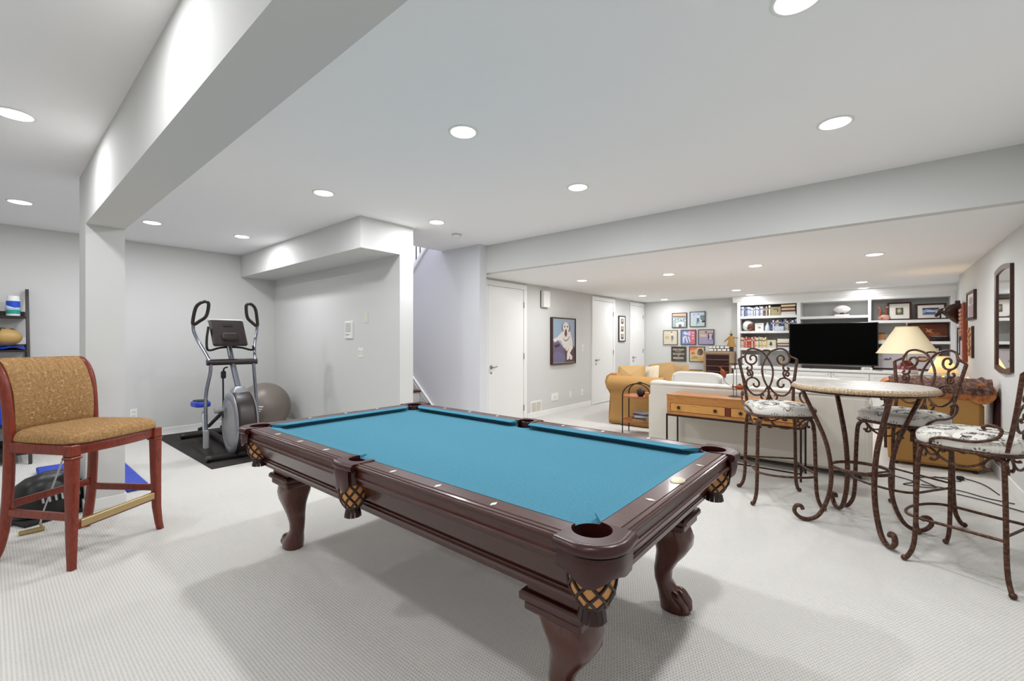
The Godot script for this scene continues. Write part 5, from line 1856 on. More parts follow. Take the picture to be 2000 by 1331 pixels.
func fill_shelves():
	var blue := [[Color(0.62, 0.66, 0.76), "pale blue"], [Color(0.86, 0.86, 0.88), "white"], [Color(0.30, 0.33, 0.42), "slate"], [Color(0.80, 0.82, 0.85), "silver grey"], [Color(0.42, 0.47, 0.60), "dusty blue"], [Color(0.90, 0.90, 0.88), "ivory"], [Color(0.70, 0.71, 0.74), "light grey"]]
	row_of_books(-2.300, -1.93, 1.86, 0.215, blue, "on the top bookcase shelf", 5, 0.016, 0.028)
	var pink := [[Color(0.80, 0.72, 0.72), "dusty pink"], [Color(0.84, 0.80, 0.78), "blush white"], [Color(0.36, 0.30, 0.32), "brown-grey"]]
	row_of_books(-1.925, -1.775, 1.86, 0.215, pink, "on the top bookcase shelf", 8, 0.018, 0.028)
	stand_book(-1.755, 1.86, 0.032, 0.215, Color(0.93, 0.89, 0.78), 0.0, "thick cream book standing next to the khaki box", "books on the top bookcase shelf")
	var bx := thing("khaki_box", "khaki box with a small dark clasp on the top bookcase shelf", "box", Vector3(-1.645, 1.86, -10.60))
	part("box_body", one_box(Vector3(0, 0.08, 0), Vector3(0.18, 0.16, 0.14), 0.004), mat("khaki", Color(0.66, 0.61, 0.47), 0.7), bx)
	part("box_lid", one_box(Vector3(0, 0.168, 0), Vector3(0.186, 0.02, 0.146), 0.004), M.khaki, bx)
	part("clasp", one_box(Vector3(0.0, 0.135, 0.073), Vector3(0.09, 0.012, 0.006), 0.002), M.black_frame, bx)
	part("emblem", one_box(Vector3(0.035, 0.10, 0.072), Vector3(0.018, 0.03, 0.004), 0.001), M.black_frame, bx)
	var pile := [[0.26, Color(0.86, 0.86, 0.84), "white book at the bottom of the top shelf pile"], [0.25, Color(0.86, 0.80, 0.78), "blush book second in the top shelf pile"], [0.25, Color(0.28, 0.24, 0.26), "dark grey book third in the top shelf pile"], [0.24, Color(0.84, 0.72, 0.56), "tan book fourth in the top shelf pile"], [0.20, Color(0.40, 0.24, 0.14), "brown book fifth in the top shelf pile"], [0.25, Color(0.88, 0.80, 0.62), "cream book on top of the top shelf pile"]]
	var y := 1.86
	for q in pile:
		lay_book(Vector3(-1.42, y, -10.60), q[0], 0.17, 0.036, 0.0, q[1], q[2], "books piled on the top bookcase shelf")
		y += 0.036
	# second shelf
	var he := thing("football_helmet", "white and brown football helmet on the second bookcase shelf", "helmet", Vector3(-2.175, 1.545, -10.62))
	var m := mb()
	m.pillow(Vector3(0, 0.115, 0), Vector3(0.22, 0.235, 0.24), 0.95, 0.95)
	part("helmet_shell", m, M.white_plastic, he)
	m = mb()
	m.pillow(Vector3(0.055, 0.085, 0.05), Vector3(0.14, 0.17, 0.17), 0.8, 0.8)
	part("helmet_opening", m, mat("saddle", Color(0.40, 0.22, 0.13), 0.7), he)
	m = mb()
	m.tube(curve([Vector3(-0.02, 0.02, 0.12), Vector3(0.05, 0.03, 0.145), Vector3(0.115, 0.06, 0.09)], 5), 0.006, 6)
	m.tube(curve([Vector3(-0.02, 0.20, 0.085), Vector3(0.05, 0.215, 0.075), Vector3(0.10, 0.18, 0.05)], 5), 0.006, 6)
	part("face_bar", m, M.grey_plastic, he)
	var fr := framed("white_photo_box", "white box frame with a faint photo on the second bookcase shelf", Vector3(-1.955, 1.545, -10.58), 0.165, 0.165, 0.03, 0.022, M.white_plastic, M.mat_board, 0.0, "picture frame")
	part("print", one_box(Vector3(0, 0.08, 0.017), Vector3(0.05, 0.03, 0.002)), M.grey_plastic, fr)
	var fg := thing("porcelain_figure", "pale blue porcelain figure between the white box frame and the books", "figurine", Vector3(-1.80, 1.545, -10.58))
	m = mb()
	m.lathe([[0.0, 0.0], [0.05, 0.0], [0.052, 0.03], [0.044, 0.09], [0.030, 0.125], [0.022, 0.135], [0.0, 0.137]], 18)
	part("figure_body", m, mat("porcelain", Color(0.80, 0.83, 0.88), 0.25), fg)
	m = mb()
	m.pillow(Vector3(0, 0.155, 0), Vector3(0.04, 0.05, 0.04), 1.0, 1.0, Basis(), 14, 8)
	part("figure_head", m, M.porcelain, fg)
	var navy := [[Color(0.20, 0.26, 0.46), "navy"], [Color(0.86, 0.88, 0.90), "white"], [Color(0.30, 0.22, 0.26), "maroon"], [Color(0.60, 0.66, 0.78), "pale blue"], [Color(0.80, 0.72, 0.60), "tan"], [Color(0.22, 0.24, 0.32), "dark blue"]]
	row_of_books(-1.735, -1.29, 1.545, 0.235, navy, "on the second bookcase shelf", 12, 0.020, 0.036)
	var wb := solo("small_white_box", one_box(Vector3(-1.58, 1.59, -10.49 - 0.018), Vector3(0.17, 0.09, 0.02), 0.003), M.porcelain, "low white box in front of the blue books", "box")
	# third shelf
	var red := [[Color(0.72, 0.34, 0.30), "brick red"], [Color(0.84, 0.60, 0.54), "salmon"], [Color(0.88, 0.78, 0.72), "blush"], [Color(0.62, 0.25, 0.20), "dark red"], [Color(0.86, 0.56, 0.42), "coral"]]
	row_of_books(-2.300, -2.02, 1.18, 0.25, red, "on the third bookcase shelf", 21, 0.022, 0.036)
	var cream := [[Color(0.88, 0.80, 0.62), "cream"], [Color(0.86, 0.86, 0.82), "white"], [Color(0.66, 0.66, 0.62), "stone grey"], [Color(0.34, 0.28, 0.26), "dark brown"], [Color(0.80, 0.74, 0.62), "sand"]]
	row_of_books(-2.015, -1.835, 1.18, 0.245, cream, "on the third bookcase shelf", 25, 0.020, 0.034)
	var pq := thing("tree_plaque", "cream plaque with a dark tree emblem on the third bookcase shelf", "plaque", Vector3(-1.735, 1.18, -10.56))
	part("plaque_board", one_box(Vector3(0, 0.085, 0), Vector3(0.185, 0.17, 0.02), 0.004), mat("plaque", Color(0.83, 0.81, 0.70), 0.7), pq)
	m = mb()
	m.extrude(PackedVector2Array([Vector2(0, 0.145), Vector2(-0.025, 0.105), Vector2(-0.014, 0.105), Vector2(-0.036, 0.065), Vector2(-0.008, 0.065), Vector2(-0.008, 0.04), Vector2(0.008, 0.04), Vector2(0.008, 0.065), Vector2(0.036, 0.065), Vector2(0.014, 0.105), Vector2(0.025, 0.105)]), 0.002, Transform3D(Basis(), Vector3(0, 0, 0.0101)))
	part("tree_emblem", m, mat("emblem_grey", Color(0.28, 0.29, 0.30), 0.8), pq)
	pile = [[0.28, 0.032, Color(0.80, 0.78, 0.80), "lilac-grey book at the bottom of the third shelf pile"], [0.30, 0.026, Color(0.24, 0.18, 0.20), "black-brown book second in the third shelf pile"], [0.28, 0.026, Color(0.84, 0.82, 0.80), "off-white book third in the third shelf pile"], [0.27, 0.026, Color(0.44, 0.30, 0.22), "chestnut book fourth in the third shelf pile"], [0.31, 0.034, Color(0.90, 0.84, 0.72), "thick cream book fifth in the third shelf pile"], [0.29, 0.05, Color(0.92, 0.90, 0.84), "ivory box-like book on top of the third shelf pile"]]
	y = 1.18
	for q in pile:
		lay_book(Vector3(-1.465, y, -10.61), q[0], 0.18, q[1], 0.0, q[2], q[3], "books piled on the third bookcase shelf")
		y += q[1]
	# above the counter, behind the stool
	var wx := thing("white_letter_box", "white box of papers on the bookcase counter behind the stool", "box", Vector3(-2.12, 0.80, -10.62))
	part("box_body", one_box(Vector3(0, 0.11, 0), Vector3(0.30, 0.22, 0.24), 0.006), M.cabinet_white, wx)
	part("box_lid", one_box(Vector3(0, 0.225, 0), Vector3(0.315, 0.02, 0.25), 0.004), M.white_plastic, wx)
	var dw := thing("driftwood", "pale branching driftwood standing on the bookcase counter", "ornament", Vector3(-1.55, 0.80, -10.58))
	m = mb()
	m.lathe([[0.0, 0.0], [0.06, 0.0], [0.055, 0.02], [0.0, 0.025]], 16)
	m.tube(curve([Vector3(0, 0.015, 0), Vector3(0.01, 0.10, 0.01), Vector3(-0.02, 0.18, 0), Vector3(-0.01, 0.27, 0.01)], 4), [0.018, 0.017, 0.016, 0.015, 0.014, 0.013, 0.012, 0.011, 0.010, 0.009, 0.008, 0.006, 0.004], 8)
	m.tube(curve([Vector3(0.005, 0.10, 0.01), Vector3(0.05, 0.15, 0.02), Vector3(0.06, 0.21, 0.0)], 4), [0.013, 0.012, 0.011, 0.010, 0.009, 0.008, 0.007, 0.005, 0.004], 8)
	m.tube(curve([Vector3(-0.01, 0.14, 0.0), Vector3(-0.06, 0.17, 0.02), Vector3(-0.09, 0.23, 0.01)], 4), [0.012, 0.011, 0.010, 0.010, 0.009, 0.008, 0.007, 0.005, 0.003], 8)
	part("branch", m, mat("driftwood", Color(0.72, 0.64, 0.52), 0.85), dw)
	# football on its stand
	var fb := thing("white_football", "white football on a dark cradle above the television", "football", Vector3(-0.545, 1.817, -10.62))
	part("stand_block", one_box(Vector3(0, 0.014, 0), Vector3(0.23, 0.028, 0.10), 0.004), M.white_plastic, fb)
	m = mb()
	m.lathe([[0.0, 0.028], [0.045, 0.028], [0.03, 0.045], [0.042, 0.060], [0.0, 0.058]], 18)
	part("cradle", m, M.frame_wood, fb)
	m = mb()
	var prof := []
	for k in 17:
		var f := -1.0 + k / 8.0
		prof.append([0.078 * pow(maxf(0.0, 1.0 - f * f), 0.75), 0.138 * f])
	m.lathe(prof, 24, Vector3(0, 0.128, 0), Basis(Vector3(0, 0, 1), PI / 2))
	part("ball", m, mat("ball_white", Color(0.90, 0.89, 0.88), 0.5), fb)
	for x in [-0.045, 0.0, 0.045]:
		m = mb()
		m.box(Vector3(x, 0.135, 0.0785), Vector3(0.014 if x == 0.0 else 0.007, 0.014 if x == 0.0 else 0.006, 0.003))
		part("print", m, mat("faded_print", Color(0.56, 0.45, 0.45), 0.7) if not M.has("faded_print") else M.faded_print, fb)
	# right-hand shelves
	clay_figures()
	var im := canvas(64, 80, Color(0.30, 0.29, 0.24))
	fill_oval(im, 0.5, 0.45, 0.36, 0.42, Color(0.55, 0.53, 0.42))
	fill_poly(im, [[0.35, 0.3], [0.65, 0.3], [0.7, 0.62], [0.3, 0.62]], Color(0.80, 0.72, 0.45))
	fill_oval(im, 0.5, 0.42, 0.14, 0.12, Color(0.86, 0.80, 0.66))
	var f1 := framed("dark_picture_frame", "dark square picture frame with a small photo on the upper shelf", Vector3(0.29, 1.708, -10.68), 0.335, 0.335, 0.022, 0.03, M.frame_wood, M.mat_board, -0.10, "picture frame")
	part("photo", one_box(Vector3(0, 0.168, 0.012), Vector3(0.10, 0.125, 0.003)), image_mat("photo_small", im), f1)
	im = canvas(96, 56, Color(0.62, 0.68, 0.78))
	fill_poly(im, [[0, 0.0], [1, 0.0], [1, 0.2], [0.6, 0.3], [0.3, 0.16], [0, 0.3]], Color(0.16, 0.20, 0.30))
	fill_poly(im, [[0, 0.9], [0.25, 0.6], [0.6, 0.5], [1, 0.75], [1, 1], [0, 1]], Color(0.30, 0.38, 0.60))
	fill_poly(im, [[0.2, 0.45], [0.5, 0.35], [0.9, 0.55], [0.7, 0.66], [0.3, 0.6]], Color(0.84, 0.86, 0.90))
	var f2 := framed("dark_picture_frame", "dark wide picture frame with a blue landscape photo on the upper shelf", Vector3(0.705, 1.708, -10.68), 0.40, 0.29, 0.022, 0.03, M.frame_wood, M.mat_board, -0.10, "picture frame")
	part("photo", one_box(Vector3(0, 0.15, 0.012), Vector3(0.21, 0.115, 0.003)), image_mat("photo_wide", im), f2)
	var f3 := framed("small_photo_frame", "tiny dark photo frame leaning in front of the wide frame", Vector3(0.86, 1.708, -10.57), 0.10, 0.125, 0.012, 0.018, M.black_frame, M.grey_plastic, -0.2, "picture frame")
	part("photo", one_box(Vector3(0, 0.062, 0.008), Vector3(0.045, 0.07, 0.002)), M.mat_board, f3)
	im = canvas(128, 80, Color(0.42, 0.19, 0.07))
	fill_poly(im, [[0.0, 0.0], [0.45, 0.0], [0.35, 0.6], [0.1, 1.0], [0.0, 1.0]], Color(0.47, 0.23, 0.09))
	fill_poly(im, [[0.42, 0.22], [0.52, 0.34], [0.62, 0.30], [0.56, 0.42], [0.66, 0.52], [0.52, 0.52], [0.42, 0.46], [0.47, 0.38]], Color(0.80, 0.52, 0.34))
	fill_poly(im, [[0.54, 0.56], [0.78, 0.52], [0.84, 0.66], [0.7, 0.74], [0.5, 0.7]], Color(0.64, 0.34, 0.18))
	var f4 := framed("amber_panel", "wide amber-brown wooden picture panel behind the big lampshade", Vector3(0.675, 1.326, -10.70), 0.53, 0.32, 0.022, 0.02, M.frame_wood, image_mat("amber_art", im), -0.08, "picture")
	# silver dish in front of the panel
	var ds := thing("silver_bowl", "shiny dark bowl with a chrome rim in front of the amber panel", "bowl", Vector3(0.80, 1.326, -10.60))
	m = mb()
	m.lathe([[0.0, 0.0], [0.04, 0.0], [0.03, 0.012], [0.08, 0.05], [0.112, 0.085], [0.108, 0.086], [0.07, 0.055], [0.0, 0.03]], 26)
	part("bowl_body", m, mat("bronze_glass", Color(0.20, 0.10, 0.06), 0.15, 0.3), ds)
	m = mb()
	var ring := PackedVector3Array()
	for k in 26:
		ring.append(Vector3(cos(TAU * k / 26) * 0.11, 0.086, sin(TAU * k / 26) * 0.11))
	m.tube(ring, 0.004, 6, true)
	part("rim", m, M.chrome, ds)
	lay_book(Vector3(0.0, 1.326, -10.58), 0.18, 0.15, 0.03, 0.0, Color(0.84, 0.80, 0.76), "pale book lying under the orange box on the middle shelf", "books on the middle shelf by the television")
	var ob := thing("orange_box", "orange wooden box with a dark lid on the middle shelf by the television", "box", Vector3(0.0, 1.356, -10.58))
	part("box_body", one_box(Vector3(0, 0.055, 0), Vector3(0.17, 0.11, 0.13), 0.004), M.honey_wood, ob)
	part("box_lid", one_box(Vector3(0, 0.118, 0), Vector3(0.18, 0.016, 0.14), 0.003), M.frame_wood, ob)
	# big print leaning on the counter
	im = canvas(192, 112, Color(0.82, 0.79, 0.80))
	fill_oval(im, 0.08, 0.50, 0.055, 0.03, Color(0.93, 0.93, 0.93))
	fill_poly(im, [[0.14, 0.62], [0.20, 0.50], [0.24, 0.55], [0.27, 0.46], [0.29, 0.56], [0.24, 0.62]], Color(0.42, 0.36, 0.42))
	fill_poly(im, [[0.66, 0.52], [0.70, 0.40], [0.80, 0.40], [0.86, 0.54], [0.80, 0.66], [0.70, 0.66]], Color(0.36, 0.24, 0.18))
	fill_oval(im, 0.76, 0.52, 0.07, 0.07, Color(0.80, 0.62, 0.46))
	var f5 := framed("large_leaning_print", "large pale print in a dark frame leaning on the bookcase counter", Vector3(0.37, 0.80, -10.62), 0.94, 0.44, 0.026, 0.034, M.frame_wood, image_mat("pale_print", im), -0.06, "picture")

func clay_figures():
	if not M.has("clay"):
		mat("clay", Color(0.58, 0.33, 0.25), 0.75)
		mat("clay_pale", Color(0.80, 0.60, 0.52), 0.8)
	var o := thing("clay_bird", "red clay bird with a tall curved tail on the upper shelf", "figurine", Vector3(0.06, 1.708, -10.62))
	var m := mb()
	m.pillow(Vector3(0.02, 0.055, 0), Vector3(0.17, 0.105, 0.09), 0.9, 0.9)
	part("body", m, M.clay_pale, o)
	m = mb()
	m.tube(curve([Vector3(-0.035, 0.07, 0), Vector3(-0.04, 0.13, 0), Vector3(-0.03, 0.19, 0), Vector3(-0.05, 0.235, 0), Vector3(-0.075, 0.245, 0)], 4), [0.034, 0.034, 0.033, 0.033, 0.032, 0.032, 0.032, 0.032, 0.031, 0.030, 0.028, 0.026, 0.024, 0.021, 0.018, 0.014, 0.008], 10, false, Vector3(0, 0, 1), 0.02)
	part("tail", m, M.clay, o)
	for k in 5:
		m = mb()
		m.box(Vector3(-0.045 + 0.012 * k, 0.035, 0.045), Vector3(0.005, 0.05, 0.006), 0.001, Basis(Vector3(0, 0, 1), 0.4 - 0.2 * k))
		part("stripe", m, M.clay, o)
	o = thing("clay_pipe_figure", "tall narrow clay figure behind the square picture frame", "figurine", Vector3(0.125, 1.708, -10.73))
	m = mb()
	m.lathe([[0.0, 0.0], [0.03, 0.0], [0.026, 0.06], [0.02, 0.12], [0.026, 0.15], [0.02, 0.20], [0.032, 0.235], [0.026, 0.27], [0.0, 0.285]], 16)
	part("body", m, M.clay, o)
	m = mb()
	m.pillow(Vector3(0.0, 0.25, 0.025), Vector3(0.05, 0.04, 0.03), 0.9, 0.9, Basis(), 12, 8)
	part("face", m, M.clay_pale, o)

# a frame that stands or hangs with its foot at the node's origin and its face towards +z
func framed(called: String, label: String, at: Vector3, w: float, h: float, d: float, bar: float, fm: Material, art: Material, tilt := 0.0, category := "picture", group := "", turn := 0.0) -> Node3D:
	var o := thing(called, label, category, at, turn, group)
	var hold: Node3D = o
	o.rotation.x = tilt
	if turn != 0.0:
		o.rotation = Vector3(0, turn, 0)
	for s in [-1.0, 1.0]:
		part("frame_side", one_box(Vector3(s * (w - bar) / 2, h / 2, 0), Vector3(bar, h, d), minf(0.004, bar * 0.2)), fm, hold)
		part("frame_rail", one_box(Vector3(0, h / 2 + s * (h - bar) / 2, 0), Vector3(w - bar * 2, bar, d), minf(0.004, bar * 0.2)), fm, hold)
	part("picture", one_box(Vector3(0, h / 2, -d * 0.12), Vector3(w - bar * 1.8, h - bar * 1.8, d * 0.5)), art, hold)
	return o

# ---------------------------------------------------------------- things on the walls
func plate(called: String, label: String, at: Vector3, turn: float, w: float, h: float, m: Material, category: String, group := "") -> Node3D:
	var o := thing(called, label, category, at, turn, group)
	part("cover_plate", one_box(Vector3(0, 0, 0.003), Vector3(w, h, 0.006), 0.002), m, o)
	return o

func build_wall_things():
	# beside the stairs (faces +z)
	var o := plate("intercom", "white intercom panel with a speaker grille beside the stair opening", Vector3(-5.385, 1.478, -3.08), 0.0, 0.205, 0.245, M.white_plastic, "intercom")
	part("intercom_body", one_box(Vector3(0, 0, 0.012), Vector3(0.185, 0.225, 0.02), 0.006), M.white_plastic, o)
	for k in 6:
		part("grille_slat", one_box(Vector3(0, 0.085 - 0.021 * k, 0.0225), Vector3(0.13, 0.009, 0.004), 0.001), M.grey_plastic, o)
	part("button_row", one_box(Vector3(-0.02, -0.06, 0.024), Vector3(0.09, 0.012, 0.006), 0.002), M.grey_plastic, o)
	part("talk_button", one_box(Vector3(-0.03, -0.085, 0.024), Vector3(0.02, 0.018, 0.006), 0.002), M.cream_plastic, o)
	o = plate("blank_plate", "cream blank wall plate above the light switches", Vector3(-4.985, 1.63, -3.08), 0.0, 0.078, 0.135, M.cream_plastic, "wall plate")
	for y in [-0.045, 0.045]:
		part("screw", one_tube([Vector3(0, y, 0.005), Vector3(0, y, 0.008)], 0.004, 8), M.nickel, o)
	o = plate("light_switch", "white double light switch on the exercise corner wall", Vector3(-5.11, 1.185, -3.08), 0.0, 0.125, 0.125, M.white_plastic, "light switch")
	for x in [-0.03, 0.03]:
		part("rocker", one_box(Vector3(x, 0, 0.008), Vector3(0.034, 0.068, 0.008), 0.003, Basis(Vector3(1, 0, 0), 0.08)), M.cream_plastic, o)
	# door wall (faces +x)
	var q := PI / 2
	var X := -4.56
	o = thing("chime_box", "white door chime box high on the wall next to the door", "door chime", Vector3(X, 2.07, -6.325), q)
	part("chime_cover", one_box(Vector3(0, 0, 0.045), Vector3(0.19, 0.29, 0.07), 0.006), M.white_plastic, o)
	part("chime_base", one_box(Vector3(0, 0, 0.005), Vector3(0.205, 0.30, 0.01), 0.002), M.frame_wood, o)
	dog_painting(Vector3(X + 0.03, 0.90, -6.92), q)
	o = framed("narrow_photo_frame", "narrow black frame of three small photos between two white doors", Vector3(X + 0.016, 1.315, -9.39), 0.335, 0.595, 0.025, 0.022, M.black_frame, M.mat_board, 0.0, "picture frame", "", q)
	for k in 3:
		var im := canvas(32, 40, Color(0.55, 0.53, 0.50))
		fill_oval(im, 0.5, 0.42, 0.24, 0.24, Color(0.78, 0.72, 0.66))
		fill_poly(im, [[0.15, 1.0], [0.3, 0.66], [0.7, 0.66], [0.85, 1.0]], Color(0.24 + 0.1 * k, 0.22, 0.24))
		part("photo", one_box(Vector3(0, 0.12 + 0.175 * k, 0.009), Vector3(0.13, 0.115, 0.004)), image_mat("strip_photo_%d" % k, im), o)
	o = plate("return_vent", "white return air vent low on the wall by the door", Vector3(X, 0.192, -6.10), q, 0.32, 0.21, M.white_plastic, "vent")
	for s in [-1.0, 1.0]:
		for k in 9:
			part("slat", one_box(Vector3(s * 0.07, 0.072 - 0.018 * k, 0.010), Vector3(0.115, 0.011, 0.008), 0.001, Basis(Vector3(1, 0, 0), 0.6)), M.cream_plastic, o)
	o = plate("outlet_plate", "wide white jack plate low on the wall under the dog painting", Vector3(X, 0.305, -6.67), q, 0.225, 0.14, M.white_plastic, "wall plate")
	part("jack", one_box(Vector3(0, 0, 0.008), Vector3(0.06, 0.04, 0.008), 0.002), M.cream_plastic, o)
	o = plate("power_outlet", "white power outlet beside the wide jack plate", Vector3(X, 0.295, -7.205), q, 0.075, 0.125, M.white_plastic, "outlet")
	for y in [-0.028, 0.028]:
		part("socket", one_box(Vector3(0, y, 0.007), Vector3(0.034, 0.028, 0.006), 0.002), M.cream_plastic, o)
	o = plate("cable_outlet", "white cable plate next to the door between paintings", Vector3(X, 0.305, -7.635), q, 0.08, 0.13, M.white_plastic, "outlet")
	part("cable_jack", one_tube([Vector3(0, 0, 0.004), Vector3(0, 0, 0.016)], 0.006, 8), M.nickel, o)
	o = plate("wall_switch", "white light switch at hand height beside the dog painting", Vector3(X, 1.19, -7.655), q, 0.08, 0.13, M.white_plastic, "light switch")
	part("rocker", one_box(Vector3(0, 0, 0.008), Vector3(0.034, 0.068, 0.008), 0.003), M.cream_plastic, o)
	# column outlet (faces +x)
	o = plate("column_outlet", "white power outlet on the wall near the tapestry stool", Vector3(-7.77, 0.345, -1.27), q, 0.078, 0.125, M.white_plastic, "outlet")
	for y in [-0.028, 0.028]:
		part("socket", one_box(Vector3(0, y, 0.007), Vector3(0.034, 0.028, 0.006), 0.002), M.cream_plastic, o)
	# smoke alarm
	o = thing("smoke_alarm", "round white smoke alarm on the high ceiling near the stairs", "smoke alarm", Vector3(-4.13, MAIN_H, -3.839))
	var m := mb()
	m.lathe([[0.0, 0.0], [0.062, 0.0], [0.062, -0.010], [0.056, -0.012], [0.054, -0.03], [0.045, -0.036], [0.0, -0.037]], 32)
	part("alarm_body", m, M.white_plastic, o)
	m = mb()
	m.lathe([[0.0635, -0.001], [0.0635, -0.007], [0.06, -0.008]], 32)
	part("alarm_rim", m, M.grey_plastic, o)
	covers()
	mirror_wall()

func dog_painting(at: Vector3, turn: float):
	var im := canvas(160, 200, Color(0.60, 0.64, 0.72))
	var hgt := [[0.0, 0.0], [0.5, 0.0], [0.34, 0.35], [0.0, 0.55]]
	fill_poly(im, hgt, Color(0.57, 0.65, 0.72))
	fill_poly(im, [[0, 0.52], [0.22, 0.50], [0.42, 0.62], [0.60, 0.80], [0.62, 1], [0, 1]], Color(0.42, 0.37, 0.48))
	fill_poly(im, [[0.0, 0.78], [0.30, 0.74], [0.52, 0.86], [0.5, 1.0], [0, 1]], Color(0.44, 0.42, 0.54))
	fill_poly(im, [[0.05, 0.60], [0.28, 0.56], [0.30, 0.62], [0.1, 0.66]], Color(0.25, 0.18, 0.24))
	fill_poly(im, [[0.45, 0.62], [0.62, 0.70], [0.9, 0.60], [1, 0.66], [1, 1], [0.56, 1], [0.56, 0.84]], Color(0.33, 0.25, 0.26))
	var w := Color(0.86, 0.83, 0.80)
	var line := Color(0.24, 0.20, 0.22)
	fill_poly(im, [[0.0, 0.46], [0.18, 0.42], [0.38, 0.30], [0.50, 0.26], [0.78, 0.28], [0.88, 0.48], [0.92, 0.66], [0.74, 0.76], [0.62, 0.76], [0.46, 0.64], [0.36, 0.50], [0.22, 0.48], [0.08, 0.54]], w)
	fill_poly(im, [[0.56, 0.66], [0.66, 0.74], [0.80, 0.62], [0.92, 0.66], [0.76, 0.80], [0.74, 0.93], [0.62, 0.95], [0.64, 0.80]], Color(0.90, 0.86, 0.83))
	fill_poly(im, [[0.74, 0.78], [0.88, 0.86], [0.88, 0.94], [0.78, 0.95]], Color(0.88, 0.84, 0.82))
	fill_oval(im, 0.585, 0.19, 0.20, 0.125, Color(0.36, 0.33, 0.34))
	fill_oval(im, 0.585, 0.18, 0.155, 0.12, w)
	fill_poly(im, [[0.46, 0.20], [0.70, 0.20], [0.70, 0.36], [0.64, 0.42], [0.52, 0.42], [0.46, 0.36]], w)
	fill_poly(im, [[0.54, 0.24], [0.61, 0.22], [0.64, 0.34], [0.60, 0.40], [0.55, 0.40], [0.51, 0.34]], Color(0.38, 0.28, 0.28))
	fill_oval(im, 0.52, 0.165, 0.026, 0.022, line)
	fill_oval(im, 0.66, 0.165, 0.026, 0.022, line)
	brush(im, PackedVector2Array([Vector2(74, 84), Vector2(80, 96), Vector2(94, 100), Vector2(110, 92), Vector2(120, 78)]), 1.5, 2.0, line)
	brush(im, PackedVector2Array([Vector2(86, 130), Vector2(102, 154), Vector2(118, 134)]), 1.5, 1.5, line)
	var o := framed("dog_painting", "dark framed painting of a pale dog with crossed paws", at, 0.80, 0.865, 0.06, 0.022, M.frame_wood, image_mat("dog_art", im, 0.6), 0.0, "painting", "", turn)
	part("canvas_edge", one_box(Vector3(0, 0.4325, 0.006), Vector3(0.755, 0.82, 0.012), 0.002), M.cream_plastic, o)
	# the painted face stands just proud of the pale canvas edge
	part("painted_canvas", one_box(Vector3(0, 0.4325, 0.0135), Vector3(0.735, 0.80, 0.004)), M.dog_art, o)

